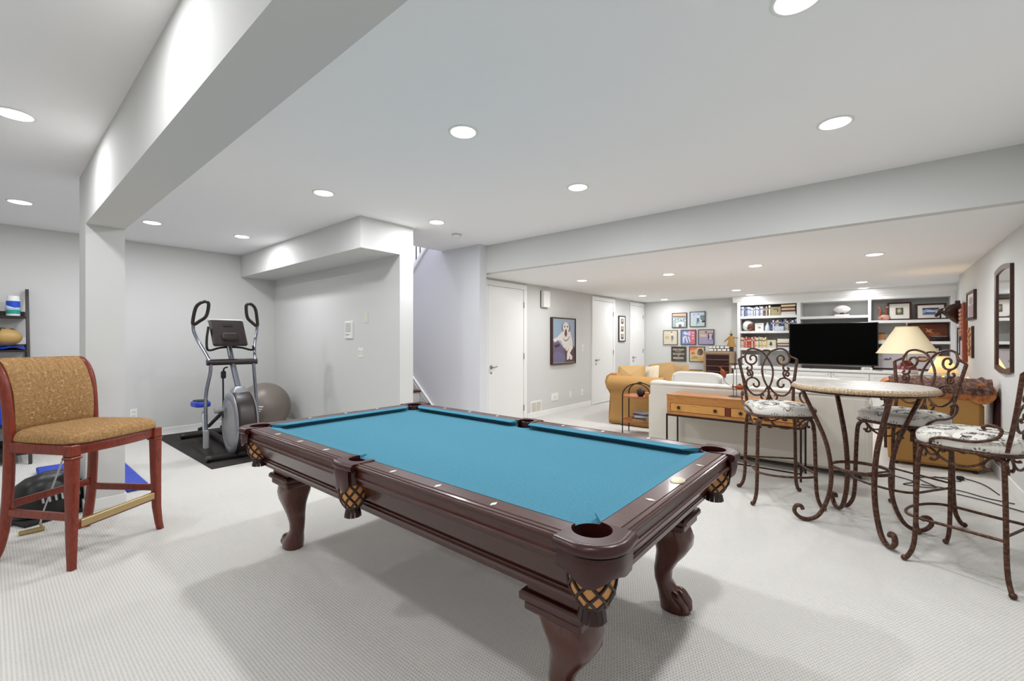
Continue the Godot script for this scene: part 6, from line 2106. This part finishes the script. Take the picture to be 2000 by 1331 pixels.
func covers():
	var Z := -10.636
	var im := canvas(96, 96, Color(0.62, 0.68, 0.68))
	fill_poly(im, [[0, 0], [1, 0], [1, 0.22], [0, 0.16]], Color(0.82, 0.66, 0.58))
	fill_poly(im, [[0.05, 0.18], [0.95, 0.22], [0.95, 0.30], [0.05, 0.26]], Color(0.45, 0.36, 0.33))
	for k in 9:
		fill_oval(im, 0.12 + 0.1 * k, 0.42 + 0.05 * (k % 3), 0.05, 0.05, Color(0.42, 0.52, 0.52) if k % 2 else Color(0.82, 0.86, 0.86))
	fill_poly(im, [[0.25, 0.72], [0.5, 0.62], [0.85, 0.66], [0.8, 0.95], [0.68, 0.95], [0.66, 0.78], [0.45, 0.80], [0.44, 0.98], [0.3, 0.98]], Color(0.92, 0.90, 0.94))
	fill_poly(im, [[0.45, 0.82], [0.64, 0.80], [0.66, 1], [0.45, 1]], Color(0.46, 0.36, 0.42))
	one_cover(im, -3.665, 1.648, "framed record cover with a crowd scene and pink band", Color(0.20, 0.18, 0.20), Z)
	im = canvas(96, 96, Color(0.76, 0.80, 0.86))
	fill_poly(im, [[0, 0.66], [1, 0.60], [1, 1], [0, 1]], Color(0.74, 0.81, 0.78))
	fill_poly(im, [[0.68, 0.24], [0.98, 0.22], [0.98, 0.72], [0.82, 0.62], [0.70, 0.48]], Color(0.42, 0.50, 0.50))
	fill_poly(im, [[0.78, 0.66], [1, 0.6], [1, 0.72], [0.8, 0.74]], Color(0.10, 0.14, 0.14))
	fill_poly(im, [[0.46, 0.42], [0.60, 0.42], [0.62, 0.60], [0.60, 0.88], [0.55, 0.66], [0.50, 0.70], [0.47, 0.90], [0.43, 0.88]], Color(0.34, 0.42, 0.52))
	fill_poly(im, [[0.5, 0.2], [0.62, 0.22], [0.60, 0.42], [0.46, 0.42]], Color(0.86, 0.88, 0.92))
	fill_oval(im, 0.56, 0.15, 0.035, 0.045, Color(0.46, 0.44, 0.42))
	fill_oval(im, 0.26, 0.16, 0.02, 0.05, Color(0.36, 0.38, 0.44))
	one_cover(im, -3.245, 1.66, "framed record cover with a tall figure in blue trousers", Color(0.16, 0.17, 0.18), Z)
	im = canvas(96, 96, Color(0.84, 0.80, 0.70))
	fill_poly(im, [[0.1, 0.4], [0.4, 0.4], [0.4, 0.6], [0.1, 0.62]], Color(0.76, 0.70, 0.60))
	fill_poly(im, [[0.54, 0.2], [0.66, 0.16], [0.68, 0.34], [0.56, 0.36]], Color(0.88, 0.87, 0.84))
	fill_oval(im, 0.60, 0.12, 0.05, 0.05, Color(0.28, 0.26, 0.26))
	fill_poly(im, [[0.56, 0.36], [0.70, 0.36], [0.74, 0.52], [0.66, 0.72], [0.62, 0.92], [0.60, 0.72], [0.56, 0.52]], Color(0.48, 0.50, 0.54))
	one_cover(im, -3.88, 1.236, "framed record cover with a small figure on pale sand colour", Color(0.42, 0.40, 0.36), Z)
	im = canvas(96, 96, Color(0.46, 0.55, 0.70))
	fill_poly(im, [[0.5, 0], [1, 0], [1, 1], [0.55, 1], [0.62, 0.6], [0.5, 0.3]], Color(0.74, 0.44, 0.49))
	brush(im, PackedVector2Array([Vector2(16, 24), Vector2(20, 14), Vector2(30, 16), Vector2(26, 26), Vector2(40, 24), Vector2(54, 16), Vector2(60, 8)]), 4, 6, Color(0.86, 0.82, 0.90))
	fill_poly(im, [[0.55, 0.06], [0.64, 0.06], [0.66, 0.36], [0.56, 0.40], [0.42, 0.3]], Color(0.80, 0.72, 0.84))
	fill_poly(im, [[0.1, 0.5], [0.3, 0.38], [0.4, 0.46], [0.24, 0.54], [0.2, 0.9], [0.12, 0.9]], Color(0.84, 0.82, 0.88))
	fill_poly(im, [[0.3, 0.48], [0.4, 0.52], [0.48, 0.88], [0.4, 0.9]], Color(0.88, 0.84, 0.90))
	fill_poly(im, [[0.46, 0.44], [0.56, 0.46], [0.66, 0.84], [0.60, 0.84]], Color(0.92, 0.84, 0.88))
	for k in 3:
		fill_oval(im, 0.82, 0.18 + 0.2 * k, 0.09, 0.07, Color(0.92, 0.62, 0.64))
	one_cover(im, -3.455, 1.239, "framed record cover half blue and half red with pale dancers", Color(0.22, 0.20, 0.28), Z)
	im = canvas(96, 96, Color(0.62, 0.60, 0.70))
	fill_poly(im, [[0, 0], [1, 0], [1, 0.2], [0.6, 0.46], [0, 0.5]], Color(0.72, 0.64, 0.62))
	fill_poly(im, [[0.1, 0.3], [0.5, 0.36], [0.5, 0.48], [0.1, 0.46]], Color(0.82, 0.72, 0.64))
	fill_poly(im, [[0.62, 0.22], [0.96, 0.22], [0.96, 0.70], [0.62, 0.70]], Color(0.30, 0.24, 0.34))
	fill_poly(im, [[0.68, 0.26], [0.92, 0.26], [0.86, 0.5], [0.92, 0.68], [0.66, 0.68], [0.74, 0.5]], Color(0.78, 0.72, 0.84))
	fill_oval(im, 0.5, 0.16, 0.08, 0.09, Color(0.48, 0.40, 0.42))
	one_cover(im, -3.055, 1.241, "framed record cover with a large pale goblet shape", Color(0.20, 0.19, 0.22), Z)
	im = canvas(96, 96, Color(0.29, 0.26, 0.24))
	for q in [[0.18, 0.235, 0.60, 0.03], [0.25, 0.315, 0.46, 0.025], [0.42, 0.62, 0.16, 0.05], [0.10, 0.73, 0.78, 0.13], [0.25, 0.92, 0.36, 0.02]]:
		im.fill_rect(Rect2i(int(q[0] * 96), int(q[1] * 96), int(q[2] * 96), maxi(1, int(q[3] * 96))), Color(0.80, 0.76, 0.68))
	for k in 9:
		im.fill_rect(Rect2i(14 + k * 8, 73, 4, 6), Color(0.46, 0.42, 0.38))
	var o := one_cover(im, -3.68, 0.839, "framed dark record cover with rows of pale poster lettering", Color(0.33, 0.31, 0.30), Z)
	text("PEREZ PRADO", 0.052, M.ink_cream, o, Vector3(0, 0.283, 0.013), Vector3.ZERO, 0.72)
	text("MAMBOS", 0.062, M.ink_cream, o, Vector3(0, 0.178, 0.013), Vector3.ZERO, 0.95)
	im = canvas(96, 96, Color(0.82, 0.72, 0.56))
	fill_poly(im, [[0, 0], [0.52, 0], [0.5, 0.14], [0.3, 0.22], [0, 0.24]], Color(0.84, 0.45, 0.34))
	fill_poly(im, [[0, 0.24], [0.4, 0.26], [0.36, 0.36], [0, 0.34]], Color(0.86, 0.62, 0.44))
	fill_oval(im, 0.24, 0.45, 0.14, 0.09, Color(0.72, 0.42, 0.20))
	fill_oval(im, 0.30, 0.53, 0.10, 0.06, Color(0.86, 0.64, 0.42))
	fill_oval(im, 0.74, 0.34, 0.19, 0.24, Color(0.34, 0.29, 0.26))
	fill_oval(im, 0.64, 0.42, 0.11, 0.14, Color(0.50, 0.38, 0.36))
	fill_poly(im, [[0.08, 0.8], [0.3, 0.62], [0.56, 0.66], [0.6, 0.84], [0.1, 0.86]], Color(0.64, 0.62, 0.42))
	fill_poly(im, [[0.58, 0.72], [0.76, 0.62], [1, 0.76], [1, 1], [0.56, 0.96]], Color(0.82, 0.66, 0.42))
	one_cover(im, -3.26, 0.842, "framed record cover with a dark-haired profile and orange corner", Color(0.30, 0.26, 0.22), Z)

func one_cover(im: Image, x: float, y: float, label: String, fc: Color, z: float) -> Node3D:
	var key := "cover_frame_" + fc.to_html()
	if not M.has(key):
		mat(key, fc, 0.5)
	return framed("record_cover", label, Vector3(x, y, z), 0.352, 0.356, 0.026, 0.014, M[key], image_mat("cover_art_%d" % int(absf(x) * 1000.0), im, 0.35), 0.0, "picture", "framed record covers on the grey wall")

func arch(w: float, h: float, rise: float) -> PackedVector2Array:
	var p := PackedVector2Array()
	for k in 13:
		var f := k / 12.0
		p.append(Vector2(lerpf(-w / 2, w / 2, f), h - rise + rise * sin(f * PI)))
	for k in 13:
		var f := k / 12.0
		p.append(Vector2(lerpf(w / 2, -w / 2, f), rise - rise * sin(f * PI)))
	return p

func mirror_wall():
	var X := 0.91
	var q := -PI / 2
	# tall mirror
	var o := thing("tall_mirror", "tall mirror in a dark wood frame on the wall above the iron stool", "mirror", Vector3(X - 0.012, 1.03, -6.10), q)
	var outer := arch(0.68, 1.02, 0.03)
	var inner := arch(0.59, 0.93, 0.027)
	for k in inner.size():
		inner[k] += Vector2(0, 0.045)
	var m := mb()
	for k in outer.size():
		var j := (k + 1) % outer.size()
		var a := outer[k]
		var b := outer[j]
		var c := inner[j]
		var d := inner[k]
		m.face([Vector3(a.x, a.y, 0.013), Vector3(b.x, b.y, 0.013), Vector3(c.x, c.y, 0.008), Vector3(d.x, d.y, 0.008)], Vector3(0, 0, 1))
		m.face([Vector3(a.x, a.y, 0.013), Vector3(b.x, b.y, 0.013), Vector3(b.x, b.y, -0.012), Vector3(a.x, a.y, -0.012)], Vector3(a.x + b.x, a.y + b.y - 1.04, 0))
		m.face([Vector3(c.x, c.y, 0.008), Vector3(d.x, d.y, 0.008), Vector3(d.x, d.y, -0.01), Vector3(c.x, c.y, -0.01)], Vector3(-c.x, 0.52 - c.y, 0))
	part("mirror_frame", m, M.frame_wood, o)
	m = mb()
	m.extrude(arch(0.61, 0.95, 0.027), 0.004, Transform3D(Basis(), Vector3(0, 0.035, -0.006)))
	part("mirror_glass", m, M.mirror, o)
	# framed print next to it
	var im := canvas(48, 64, Color(0.86, 0.84, 0.82))
	fill_poly(im, [[0.1, 0.5], [0.9, 0.45], [0.9, 0.95], [0.1, 0.95]], Color(0.66, 0.58, 0.62))
	fill_oval(im, 0.5, 0.3, 0.28, 0.16, Color(0.60, 0.56, 0.56))
	framed("wall_print", "dark framed print on the mirror wall above the carved strip", Vector3(X - 0.014, 1.60, -7.95), 0.58, 0.365, 0.03, 0.035, M.frame_wood, image_mat("wall_print", im), 0.0, "picture", "", q)
	# carved pale strip below it
	o = thing("carved_strip", "pale carved wooden strip hanging below the framed print", "wall ornament", Vector3(X - 0.012, 1.13, -8.02), q)
	part("board", one_box(Vector3(0, 0.19, 0), Vector3(0.30, 0.38, 0.02), 0.004), mat("pale_carving", Color(0.80, 0.66, 0.52), 0.7), o)
	for k in 6:
		m = mb()
		m.pillow(Vector3(0.03 * sin(k * 2.0), 0.04 + 0.06 * k, 0.014), Vector3(0.17, 0.045, 0.025), 0.8, 0.8, Basis(Vector3(0, 0, 1), 0.4 * sin(k * 1.7)), 14, 8)
		part("carving", m, mat("carving_tan", Color(0.66, 0.46, 0.32), 0.7) if not M.has("carving_tan") else M.carving_tan, o)
	part("strip_edge", one_box(Vector3(0.16, 0.19, 0), Vector3(0.03, 0.40, 0.026), 0.004), M.frame_wood, o)
	# tall red carved panel
	o = thing("carved_red_panel", "tall red wooden panel with carved knots on the mirror wall", "wall ornament", Vector3(X - 0.02, 1.06, -8.50), q)
	part("panel_board", one_box(Vector3(-0.05, 0.39, 0), Vector3(0.22, 0.80, 0.035), 0.005), mat("red_panel", Color(0.40, 0.14, 0.09), 0.45), o)
	part("panel_edge", one_box(Vector3(0.10, 0.39, 0.004), Vector3(0.09, 0.80, 0.044), 0.005), mat("red_brown", Color(0.52, 0.23, 0.13), 0.5), o)
	for k in 7:
		for s in [-1.0, 1.0]:
			m = mb()
			m.pillow(Vector3(-0.05 + s * 0.06, 0.36 + 0.055 * k, 0.024), Vector3(0.085, 0.042, 0.04), 0.9, 0.9, Basis(Vector3(0, 0, 1), s * 0.5), 12, 8)
			part("carved_knot", m, mat("knot_pink", Color(0.66, 0.46, 0.40), 0.55) if not M.has("knot_pink") else M.knot_pink, o)
	part("lower_print", one_box(Vector3(-0.06, 0.15, 0.019), Vector3(0.18, 0.26, 0.006), 0.002), mat("lilac_print", Color(0.72, 0.64, 0.66), 0.7), o)
	# dark carved mask with horns, standing out from the wall
	o = thing("carved_mask", "dark carved wooden animal mask jutting from the wall beside the red panel", "mask", Vector3(X - 0.02, 1.575, -8.78), q)
	o.scale = Vector3.ONE * 0.72
	m = mb()
	var rows := []
	for k in [[0.0, 0.03, 0.03], [0.05, 0.06, 0.06], [0.14, 0.09, 0.10], [0.22, 0.12, 0.14], [0.30, 0.13, 0.13], [0.37, 0.10, 0.09], [0.40, 0.05, 0.05]]:
		rows.append(squircle(Vector3(0, k[0], k[2]), k[1], k[2], 0.8, 18))
	m.grid(rows)
	var mask := part("mask_face", m, mat("mask_wood", Color(0.20, 0.08, 0.05), 0.3), o)
	m = mb()
	m.tube(curve([Vector3(0, 0.25, 0.18), Vector3(0, 0.26, 0.26), Vector3(0, 0.22, 0.32), Vector3(0, 0.15, 0.36)], 4), [0.07, 0.068, 0.066, 0.064, 0.06, 0.056, 0.052, 0.048, 0.044, 0.04, 0.034, 0.028, 0.02], 10)
	part("mask_snout", m, M.mask_wood, mask)
	for s in [-1.0, 1.0]:
		m = mb()
		m.pillow(Vector3(s * 0.07, 0.28, 0.19), Vector3(0.04, 0.03, 0.05), 1.0, 1.0, Basis(), 10, 6)
		part("mask_eye", m, M.clay_pale, mask)
	part("mask_top", one_box(Vector3(0.0, 0.42, 0.05), Vector3(0.11, 0.07, 0.07), 0.008), M.frame_wood, o)
	# narrow dark mirror under the mask
	im = canvas(24, 96, Color(0.78, 0.78, 0.80))
	fill_poly(im, [[0, 0.1], [1, 0.2], [1, 0.5], [0, 0.6]], Color(0.58, 0.54, 0.54))
	framed("narrow_dark_frame", "narrow dark framed picture hanging below the carved mask", Vector3(X - 0.014, 1.13, -9.0), 0.26, 0.40, 0.03, 0.03, M.black_frame, image_mat("narrow_print", im), 0.0, "picture", "", q)

# ---------------------------------------------------------------- television, lamps and small things
func build_tv_end_small():
	var o := thing("television", "large black flat television on the bookcase counter", "television", Vector3(-0.69, 0.80, -10.30))
	part("tv_case", one_box(Vector3(0, 0.475, -0.02), Vector3(1.375, 0.80, 0.045), 0.008), M.black_plastic, o)
	part("tv_screen", one_box(Vector3(0, 0.478, 0.0035), Vector3(1.345, 0.765, 0.005), 0.001), M.screen, o)
	for s in [-1.0, 1.0]:
		var m := mb()
		m.tube(PackedVector3Array([Vector3(s * 0.53, 0.085, -0.02), Vector3(s * 0.57, 0.012, 0.12)]), 0.010, 8)
		m.tube(PackedVector3Array([Vector3(s * 0.53, 0.085, -0.02), Vector3(s * 0.57, 0.012, -0.14)]), 0.010, 8)
		part("tv_foot", m, M.silver_paint, o)
	o = thing("soundbar", "long dark brown soundbar under the television", "soundbar", Vector3(-0.70, 0.80, -10.20))
	part("soundbar_case", one_box(Vector3(0, 0.034, 0), Vector3(0.90, 0.055, 0.08), 0.006), M.brown_plastic, o)
	for x in [-0.3, 0.3]:
		part("rubber_foot", one_box(Vector3(x, 0.004, 0), Vector3(0.04, 0.008, 0.05)), M.black_plastic, o)
	o = thing("cable_box", "small white media box beside the soundbar", "media box", Vector3(-0.16, 0.80, -10.19))
	part("box_case", one_box(Vector3(0, 0.025, 0), Vector3(0.15, 0.05, 0.10), 0.005), M.white_plastic, o)
	part("box_display", one_box(Vector3(0, 0.027, 0.051), Vector3(0.08, 0.014, 0.003)), M.grey_plastic, o)
	o = thing("remote_stand", "silver remote control lying next to the white media box", "remote control", Vector3(0.0, 0.80, -10.20), 0.5)
	part("remote_body", one_box(Vector3(0, 0.01, 0), Vector3(0.05, 0.02, 0.16), 0.005), M.silver_paint, o)
	for k in 4:
		part("button", one_box(Vector3(0, 0.021, -0.05 + 0.03 * k), Vector3(0.03, 0.003, 0.014), 0.001), M.black_plastic, o)
	# big unlit lamp on an end table behind the armchair
	var et := thing("end_table", "dark wooden end table behind the gold armchair carrying the big lamp", "side table", Vector3(0.272, 0, -7.42))
	part("table_top", one_box(Vector3(0, 0.60, 0), Vector3(0.46, 0.03, 0.46), 0.005), M.frame_wood, et)
	for sx in [-1.0, 1.0]:
		for sz in [-1.0, 1.0]:
			part("leg", one_box(Vector3(sx * 0.20, 0.2925, sz * 0.20), Vector3(0.04, 0.585, 0.04), 0.004), M.frame_wood, et)
	part("lower_shelf", one_box(Vector3(0, 0.18, 0), Vector3(0.40, 0.02, 0.40), 0.003), M.frame_wood, et)
	var lp := thing("table_lamp", "big table lamp with a wide cream shade and red ceramic body", "lamp", Vector3(0.272, 0.615, -7.42))
	var m := mb()
	m.lathe([[0.0, 0.0], [0.095, 0.0], [0.095, 0.02], [0.05, 0.035], [0.04, 0.06], [0.075, 0.14], [0.105, 0.24], [0.11, 0.32], [0.09, 0.40], [0.05, 0.45], [0.03, 0.47], [0.0, 0.475]], 28)
	part("lamp_body", m, mat("red_ceramic", Color(0.55, 0.13, 0.16), 0.25), lp)
	m = mb()
	m.lathe([[0.103, 0.262], [0.113, 0.30], [0.103, 0.36]], 28)
	part("white_band", m, M.white_plastic, lp)
	m = mb()
	m.tube(PackedVector3Array([Vector3(0, 0.47, 0), Vector3(0, 0.93, 0)]), 0.006, 8, false, Vector3.RIGHT)
	m.pillow(Vector3(0, 0.935, 0), Vector3(0.025, 0.03, 0.025), 1.0, 1.0, Basis(), 10, 6)
	part("lamp_stem", m, M.brass, lp)
	lamp_shade(lp, 0.108, 0.298, 0.895, 0.565)
	# small lit lamp on a second table
	var t2 := thing("lamp_table", "small round wooden table by the mirror wall under the lit lamp", "side table", Vector3(0.655, 0, -8.35))
	m = mb()
	m.lathe([[0.0, 0.60], [0.19, 0.60], [0.195, 0.61], [0.19, 0.622], [0.0, 0.622]], 30)
	part("table_top", m, M.frame_wood, t2)
	m = mb()
	m.lathe([[0.0, 0.0], [0.14, 0.0], [0.13, 0.02], [0.03, 0.05], [0.022, 0.30], [0.03, 0.58], [0.05, 0.60]], 20)
	part("pedestal", m, M.frame_wood, t2)
	var l2 := thing("lit_lamp", "small lit table lamp with a glowing shade behind the armchair", "lamp", Vector3(0.675, 0.622, -8.35))
	m = mb()
	m.lathe([[0.0, 0.0], [0.06, 0.0], [0.06, 0.015], [0.02, 0.03], [0.045, 0.10], [0.05, 0.16], [0.02, 0.21], [0.008, 0.24], [0.0, 0.24]], 20)
	part("lamp_body", m, M.brass, l2)
	lamp_shade(l2, 0.06, 0.16, 0.50, 0.27)
	m = mb()
	m.pillow(Vector3(0, 0.36, 0), Vector3(0.06, 0.085, 0.06), 1.0, 1.0, Basis(), 14, 10)
	var bulb := mat("bulb_glow", Color(1, 0.9, 0.7), 0.4)
	bulb.emission_enabled = true
	bulb.emission = Color(1.0, 0.82, 0.55)
	bulb.emission_energy_multiplier = 8.0
	part("light_bulb", m, bulb, l2)
	part("lamp_neck", one_tube([Vector3(0, 0.235, 0), Vector3(0, 0.33, 0)], 0.012, 8, false, Vector3.RIGHT), M.brass, l2)
	var pl := OmniLight3D.new()
	pl.name = "bulb_light"
	pl.light_energy = 0.45
	pl.light_color = Color(1.0, 0.84, 0.60)
	pl.light_size = 0.03
	pl.omni_range = 12.0
	pl.omni_attenuation = 2.0
	pl.shadow_enabled = true
	l2.add_child(pl)
	pl.position = Vector3(0, 0.36, 0)
	# cabinet, sign and figure by the record covers
	o = thing("radio_cabinet", "low cabinet with a pale wood frame and dark front by the grey wall", "cabinet", Vector3(-2.71, 0, -10.42))
	part("cabinet_body", one_box(Vector3(0, 0.55, -0.02), Vector3(0.58, 1.10, 0.36), 0.006), mat("pale_oak", Color(0.62, 0.52, 0.42), 0.6), o)
	part("dark_front", one_box(Vector3(0, 0.80, 0.161), Vector3(0.47, 0.46, 0.006)), mat("dark_front", Color(0.16, 0.06, 0.06), 0.25), o)
	for y in [0.92, 0.78, 0.66]:
		part("front_slat", one_box(Vector3(0, y, 0.166), Vector3(0.46, 0.016, 0.008), 0.002), mat("slat_red", Color(0.46, 0.30, 0.30), 0.4) if not M.has("slat_red") else M.slat_red, o)
	part("frame_rail", one_box(Vector3(0, 1.075, 0.165), Vector3(0.58, 0.045, 0.02), 0.004), M.pale_oak, o)
	for s in [-1.0, 1.0]:
		part("frame_side", one_box(Vector3(s * 0.268, 0.55, 0.165), Vector3(0.045, 1.0, 0.02), 0.004), M.pale_oak, o)
	o = thing("tile_sign", "long dark sign with two rows of white tiles on the low cabinet", "sign", Vector3(-2.67, 1.10, -10.36))
	part("sign_board", one_box(Vector3(0, 0.062, 0), Vector3(0.50, 0.124, 0.02), 0.002), mat("sign_dark", Color(0.16, 0.18, 0.17), 0.6), o)
	var rowsx := [[[-0.245, -0.17], [-0.16, -0.105], [-0.09, -0.025], [-0.005, 0.065], [0.085, 0.175]], [[-0.245, -0.15], [-0.135, -0.085], [-0.065, 0.015], [0.03, 0.115], [0.135, 0.18]]]
	for r in 2:
		for q in rowsx[r]:
			part("word_tile", one_box(Vector3((q[0] + q[1]) / 2, 0.092 - 0.06 * r, 0.0105), Vector3(q[1] - q[0], 0.045, 0.006), 0.001), M.mat_board, o)
	o = thing("straw_figure", "tan scarecrow figure with a pointed hat standing on the low cabinet", "figurine", Vector3(-2.465, 1.10, -10.40))
	m = mb()
	var rows := []
	for k in [[0.10, 0.085, 0.06], [0.11, 0.088, 0.062], [0.20, 0.065, 0.05], [0.30, 0.048, 0.04], [0.335, 0.03, 0.028], [0.345, 0.01, 0.01]]:
		rows.append(squircle(Vector3(0, k[0], 0), k[1], k[2], 0.9, 18))
	m.grid(rows)
	part("coat", m, mat("straw", Color(0.66, 0.50, 0.26), 0.85), o)
	m = mb()
	m.pillow(Vector3(0, 0.365, 0), Vector3(0.055, 0.06, 0.055), 1.0, 1.0, Basis(), 14, 8)
	part("head", m, mat("straw_dark", Color(0.42, 0.34, 0.22), 0.85), o)
	m = mb()
	m.lathe([[0.0, 0.385], [0.045, 0.38], [0.04, 0.39], [0.022, 0.40], [0.012, 0.45], [0.0, 0.455]], 14)
	part("hat", m, mat("hat_grey", Color(0.62, 0.58, 0.47), 0.85), o)
	for s in [-1.0, 1.0]:
		part("sleeve", one_tube([Vector3(s * 0.03, 0.315, 0), Vector3(s * 0.09, 0.26 if s < 0 else 0.30, 0.01), Vector3(s * 0.135, 0.21 if s < 0 else 0.295, 0.02)], [0.022, 0.018, 0.012], 8), M.straw, o)
		part("leg", one_tube([Vector3(s * 0.03, 0.0, 0.0), Vector3(s * 0.03, 0.11, 0)], 0.016, 8, false, Vector3.RIGHT), M.straw_dark, o)
	# dark-framed stool-height tray and white arc lamp behind the sofa
	o = thing("black_frame_chair", "black metal frame chair behind the white sofa cushions", "chair", Vector3(-3.20, 0, -10.2))
	for s in [-1.0, 1.0]:
		part("chair_post", one_box(Vector3(s * 0.14, 0.33, -0.18), Vector3(0.022, 0.66, 0.022), 0.003), M.black_frame, o)
		part("chair_leg", one_box(Vector3(s * 0.14, 0.21, 0.18), Vector3(0.022, 0.42, 0.022), 0.003), M.black_frame, o)
	part("chair_top_rail", one_box(Vector3(0, 0.655, -0.18), Vector3(0.30, 0.035, 0.022), 0.003), M.black_frame, o)
	part("chair_seat", one_box(Vector3(0, 0.42, 0), Vector3(0.31, 0.03, 0.38), 0.006), M.black_frame, o)
	part("chair_back_pad", one_box(Vector3(0, 0.56, -0.18), Vector3(0.25, 0.13, 0.015), 0.004), M.cream_pillow, o)
	o = thing("white_arc_lamp", "small white bent-arm lamp standing by the wall under the record covers", "lamp", Vector3(-3.68, 0, -10.35))
	m = mb()
	m.lathe([[0.0, 0.0], [0.11, 0.0], [0.11, 0.015], [0.02, 0.025], [0.0, 0.026]], 20)
	part("lamp_base", m, M.white_plastic, o)
	part("lamp_arm", one_tube(curve([Vector3(0, 0.02, 0), Vector3(-0.02, 0.55, 0), Vector3(-0.01, 0.71, 0), Vector3(0.04, 0.73, 0), Vector3(0.11, 0.65, 0)], 5), 0.009, 8, false, Vector3.RIGHT), M.white_plastic, o)
	m = mb()
	m.lathe([[0.0, 0.0], [0.02, 0.0], [0.045, -0.06], [0.04, -0.06], [0.0, -0.02]], 16, Vector3(0.12, 0.65, 0), Basis(Vector3(0, 0, 1), 0.5))
	part("lamp_head", m, M.white_plastic, o)
	# cables on the carpet by the mirror wall
	var runs := [[[0.10, -5.75], [0.25, -5.6], [0.18, -5.45], [0.40, -5.50], [0.30, -5.80], [0.55, -6.0]], [[0.42, -5.95], [0.58, -5.88], [0.62, -6.05], [0.74, -5.90], [0.80, -5.60]], [[0.30, -5.55], [0.55, -5.52], [0.70, -5.42], [0.85, -5.36]], [[0.52, -5.40], [0.66, -5.32], [0.78, -5.24], [0.87, -5.15]]]
	for k in runs.size():
		var p := []
		for j in runs[k].size():
			p.append(Vector3(runs[k][j][0], 0.006 + 0.003 * (j % 2), runs[k][j][1]))
		m = mb()
		m.tube(curve(p, 8), 0.0045, 6)
		solo("floor_cable", m, M.black_plastic, ["thin black cable looping on the carpet behind the iron stools", "thin black cable with a plug ending near the mirror wall baseboard", "thin black cable running straight towards the mirror wall", "short thin black cable lying beside the straight cable"][k], "cable", "cables on the carpet")
	o = thing("cable_plug", "small black cable plug lying on the carpet by the mirror wall", "plug", Vector3(0.60, 0, -5.98), 0.4)
	part("plug_body", one_box(Vector3(0, 0.02, 0), Vector3(0.05, 0.036, 0.04), 0.006), M.black_plastic, o)
	part("plug_prong", one_box(Vector3(0.032, 0.02, 0), Vector3(0.02, 0.012, 0.004)), M.nickel, o)

func lamp_shade(parent: Node3D, r0: float, r1: float, y0: float, y1: float):
	var m := mb()
	var rows := []
	for q in [[r0, y0], [r1, y1]]:
		var ring := PackedVector3Array()
		for k in 40:
			ring.append(Vector3(cos(TAU * k / 40) * q[0], q[1], sin(TAU * k / 40) * q[0]))
		rows.append(ring)
	m.grid(rows, true, false, false)
	var s := part("lamp_shade", m, M.shade, parent)
	for q in [[r0, y0], [r1, y1]]:
		m = mb()
		var ring := PackedVector3Array()
		for k in 40:
			ring.append(Vector3(cos(TAU * k / 40) * q[0], q[1], sin(TAU * k / 40) * q[0]))
		m.tube(ring, 0.005, 6, true)
		part("shade_binding", m, M.shade, s)
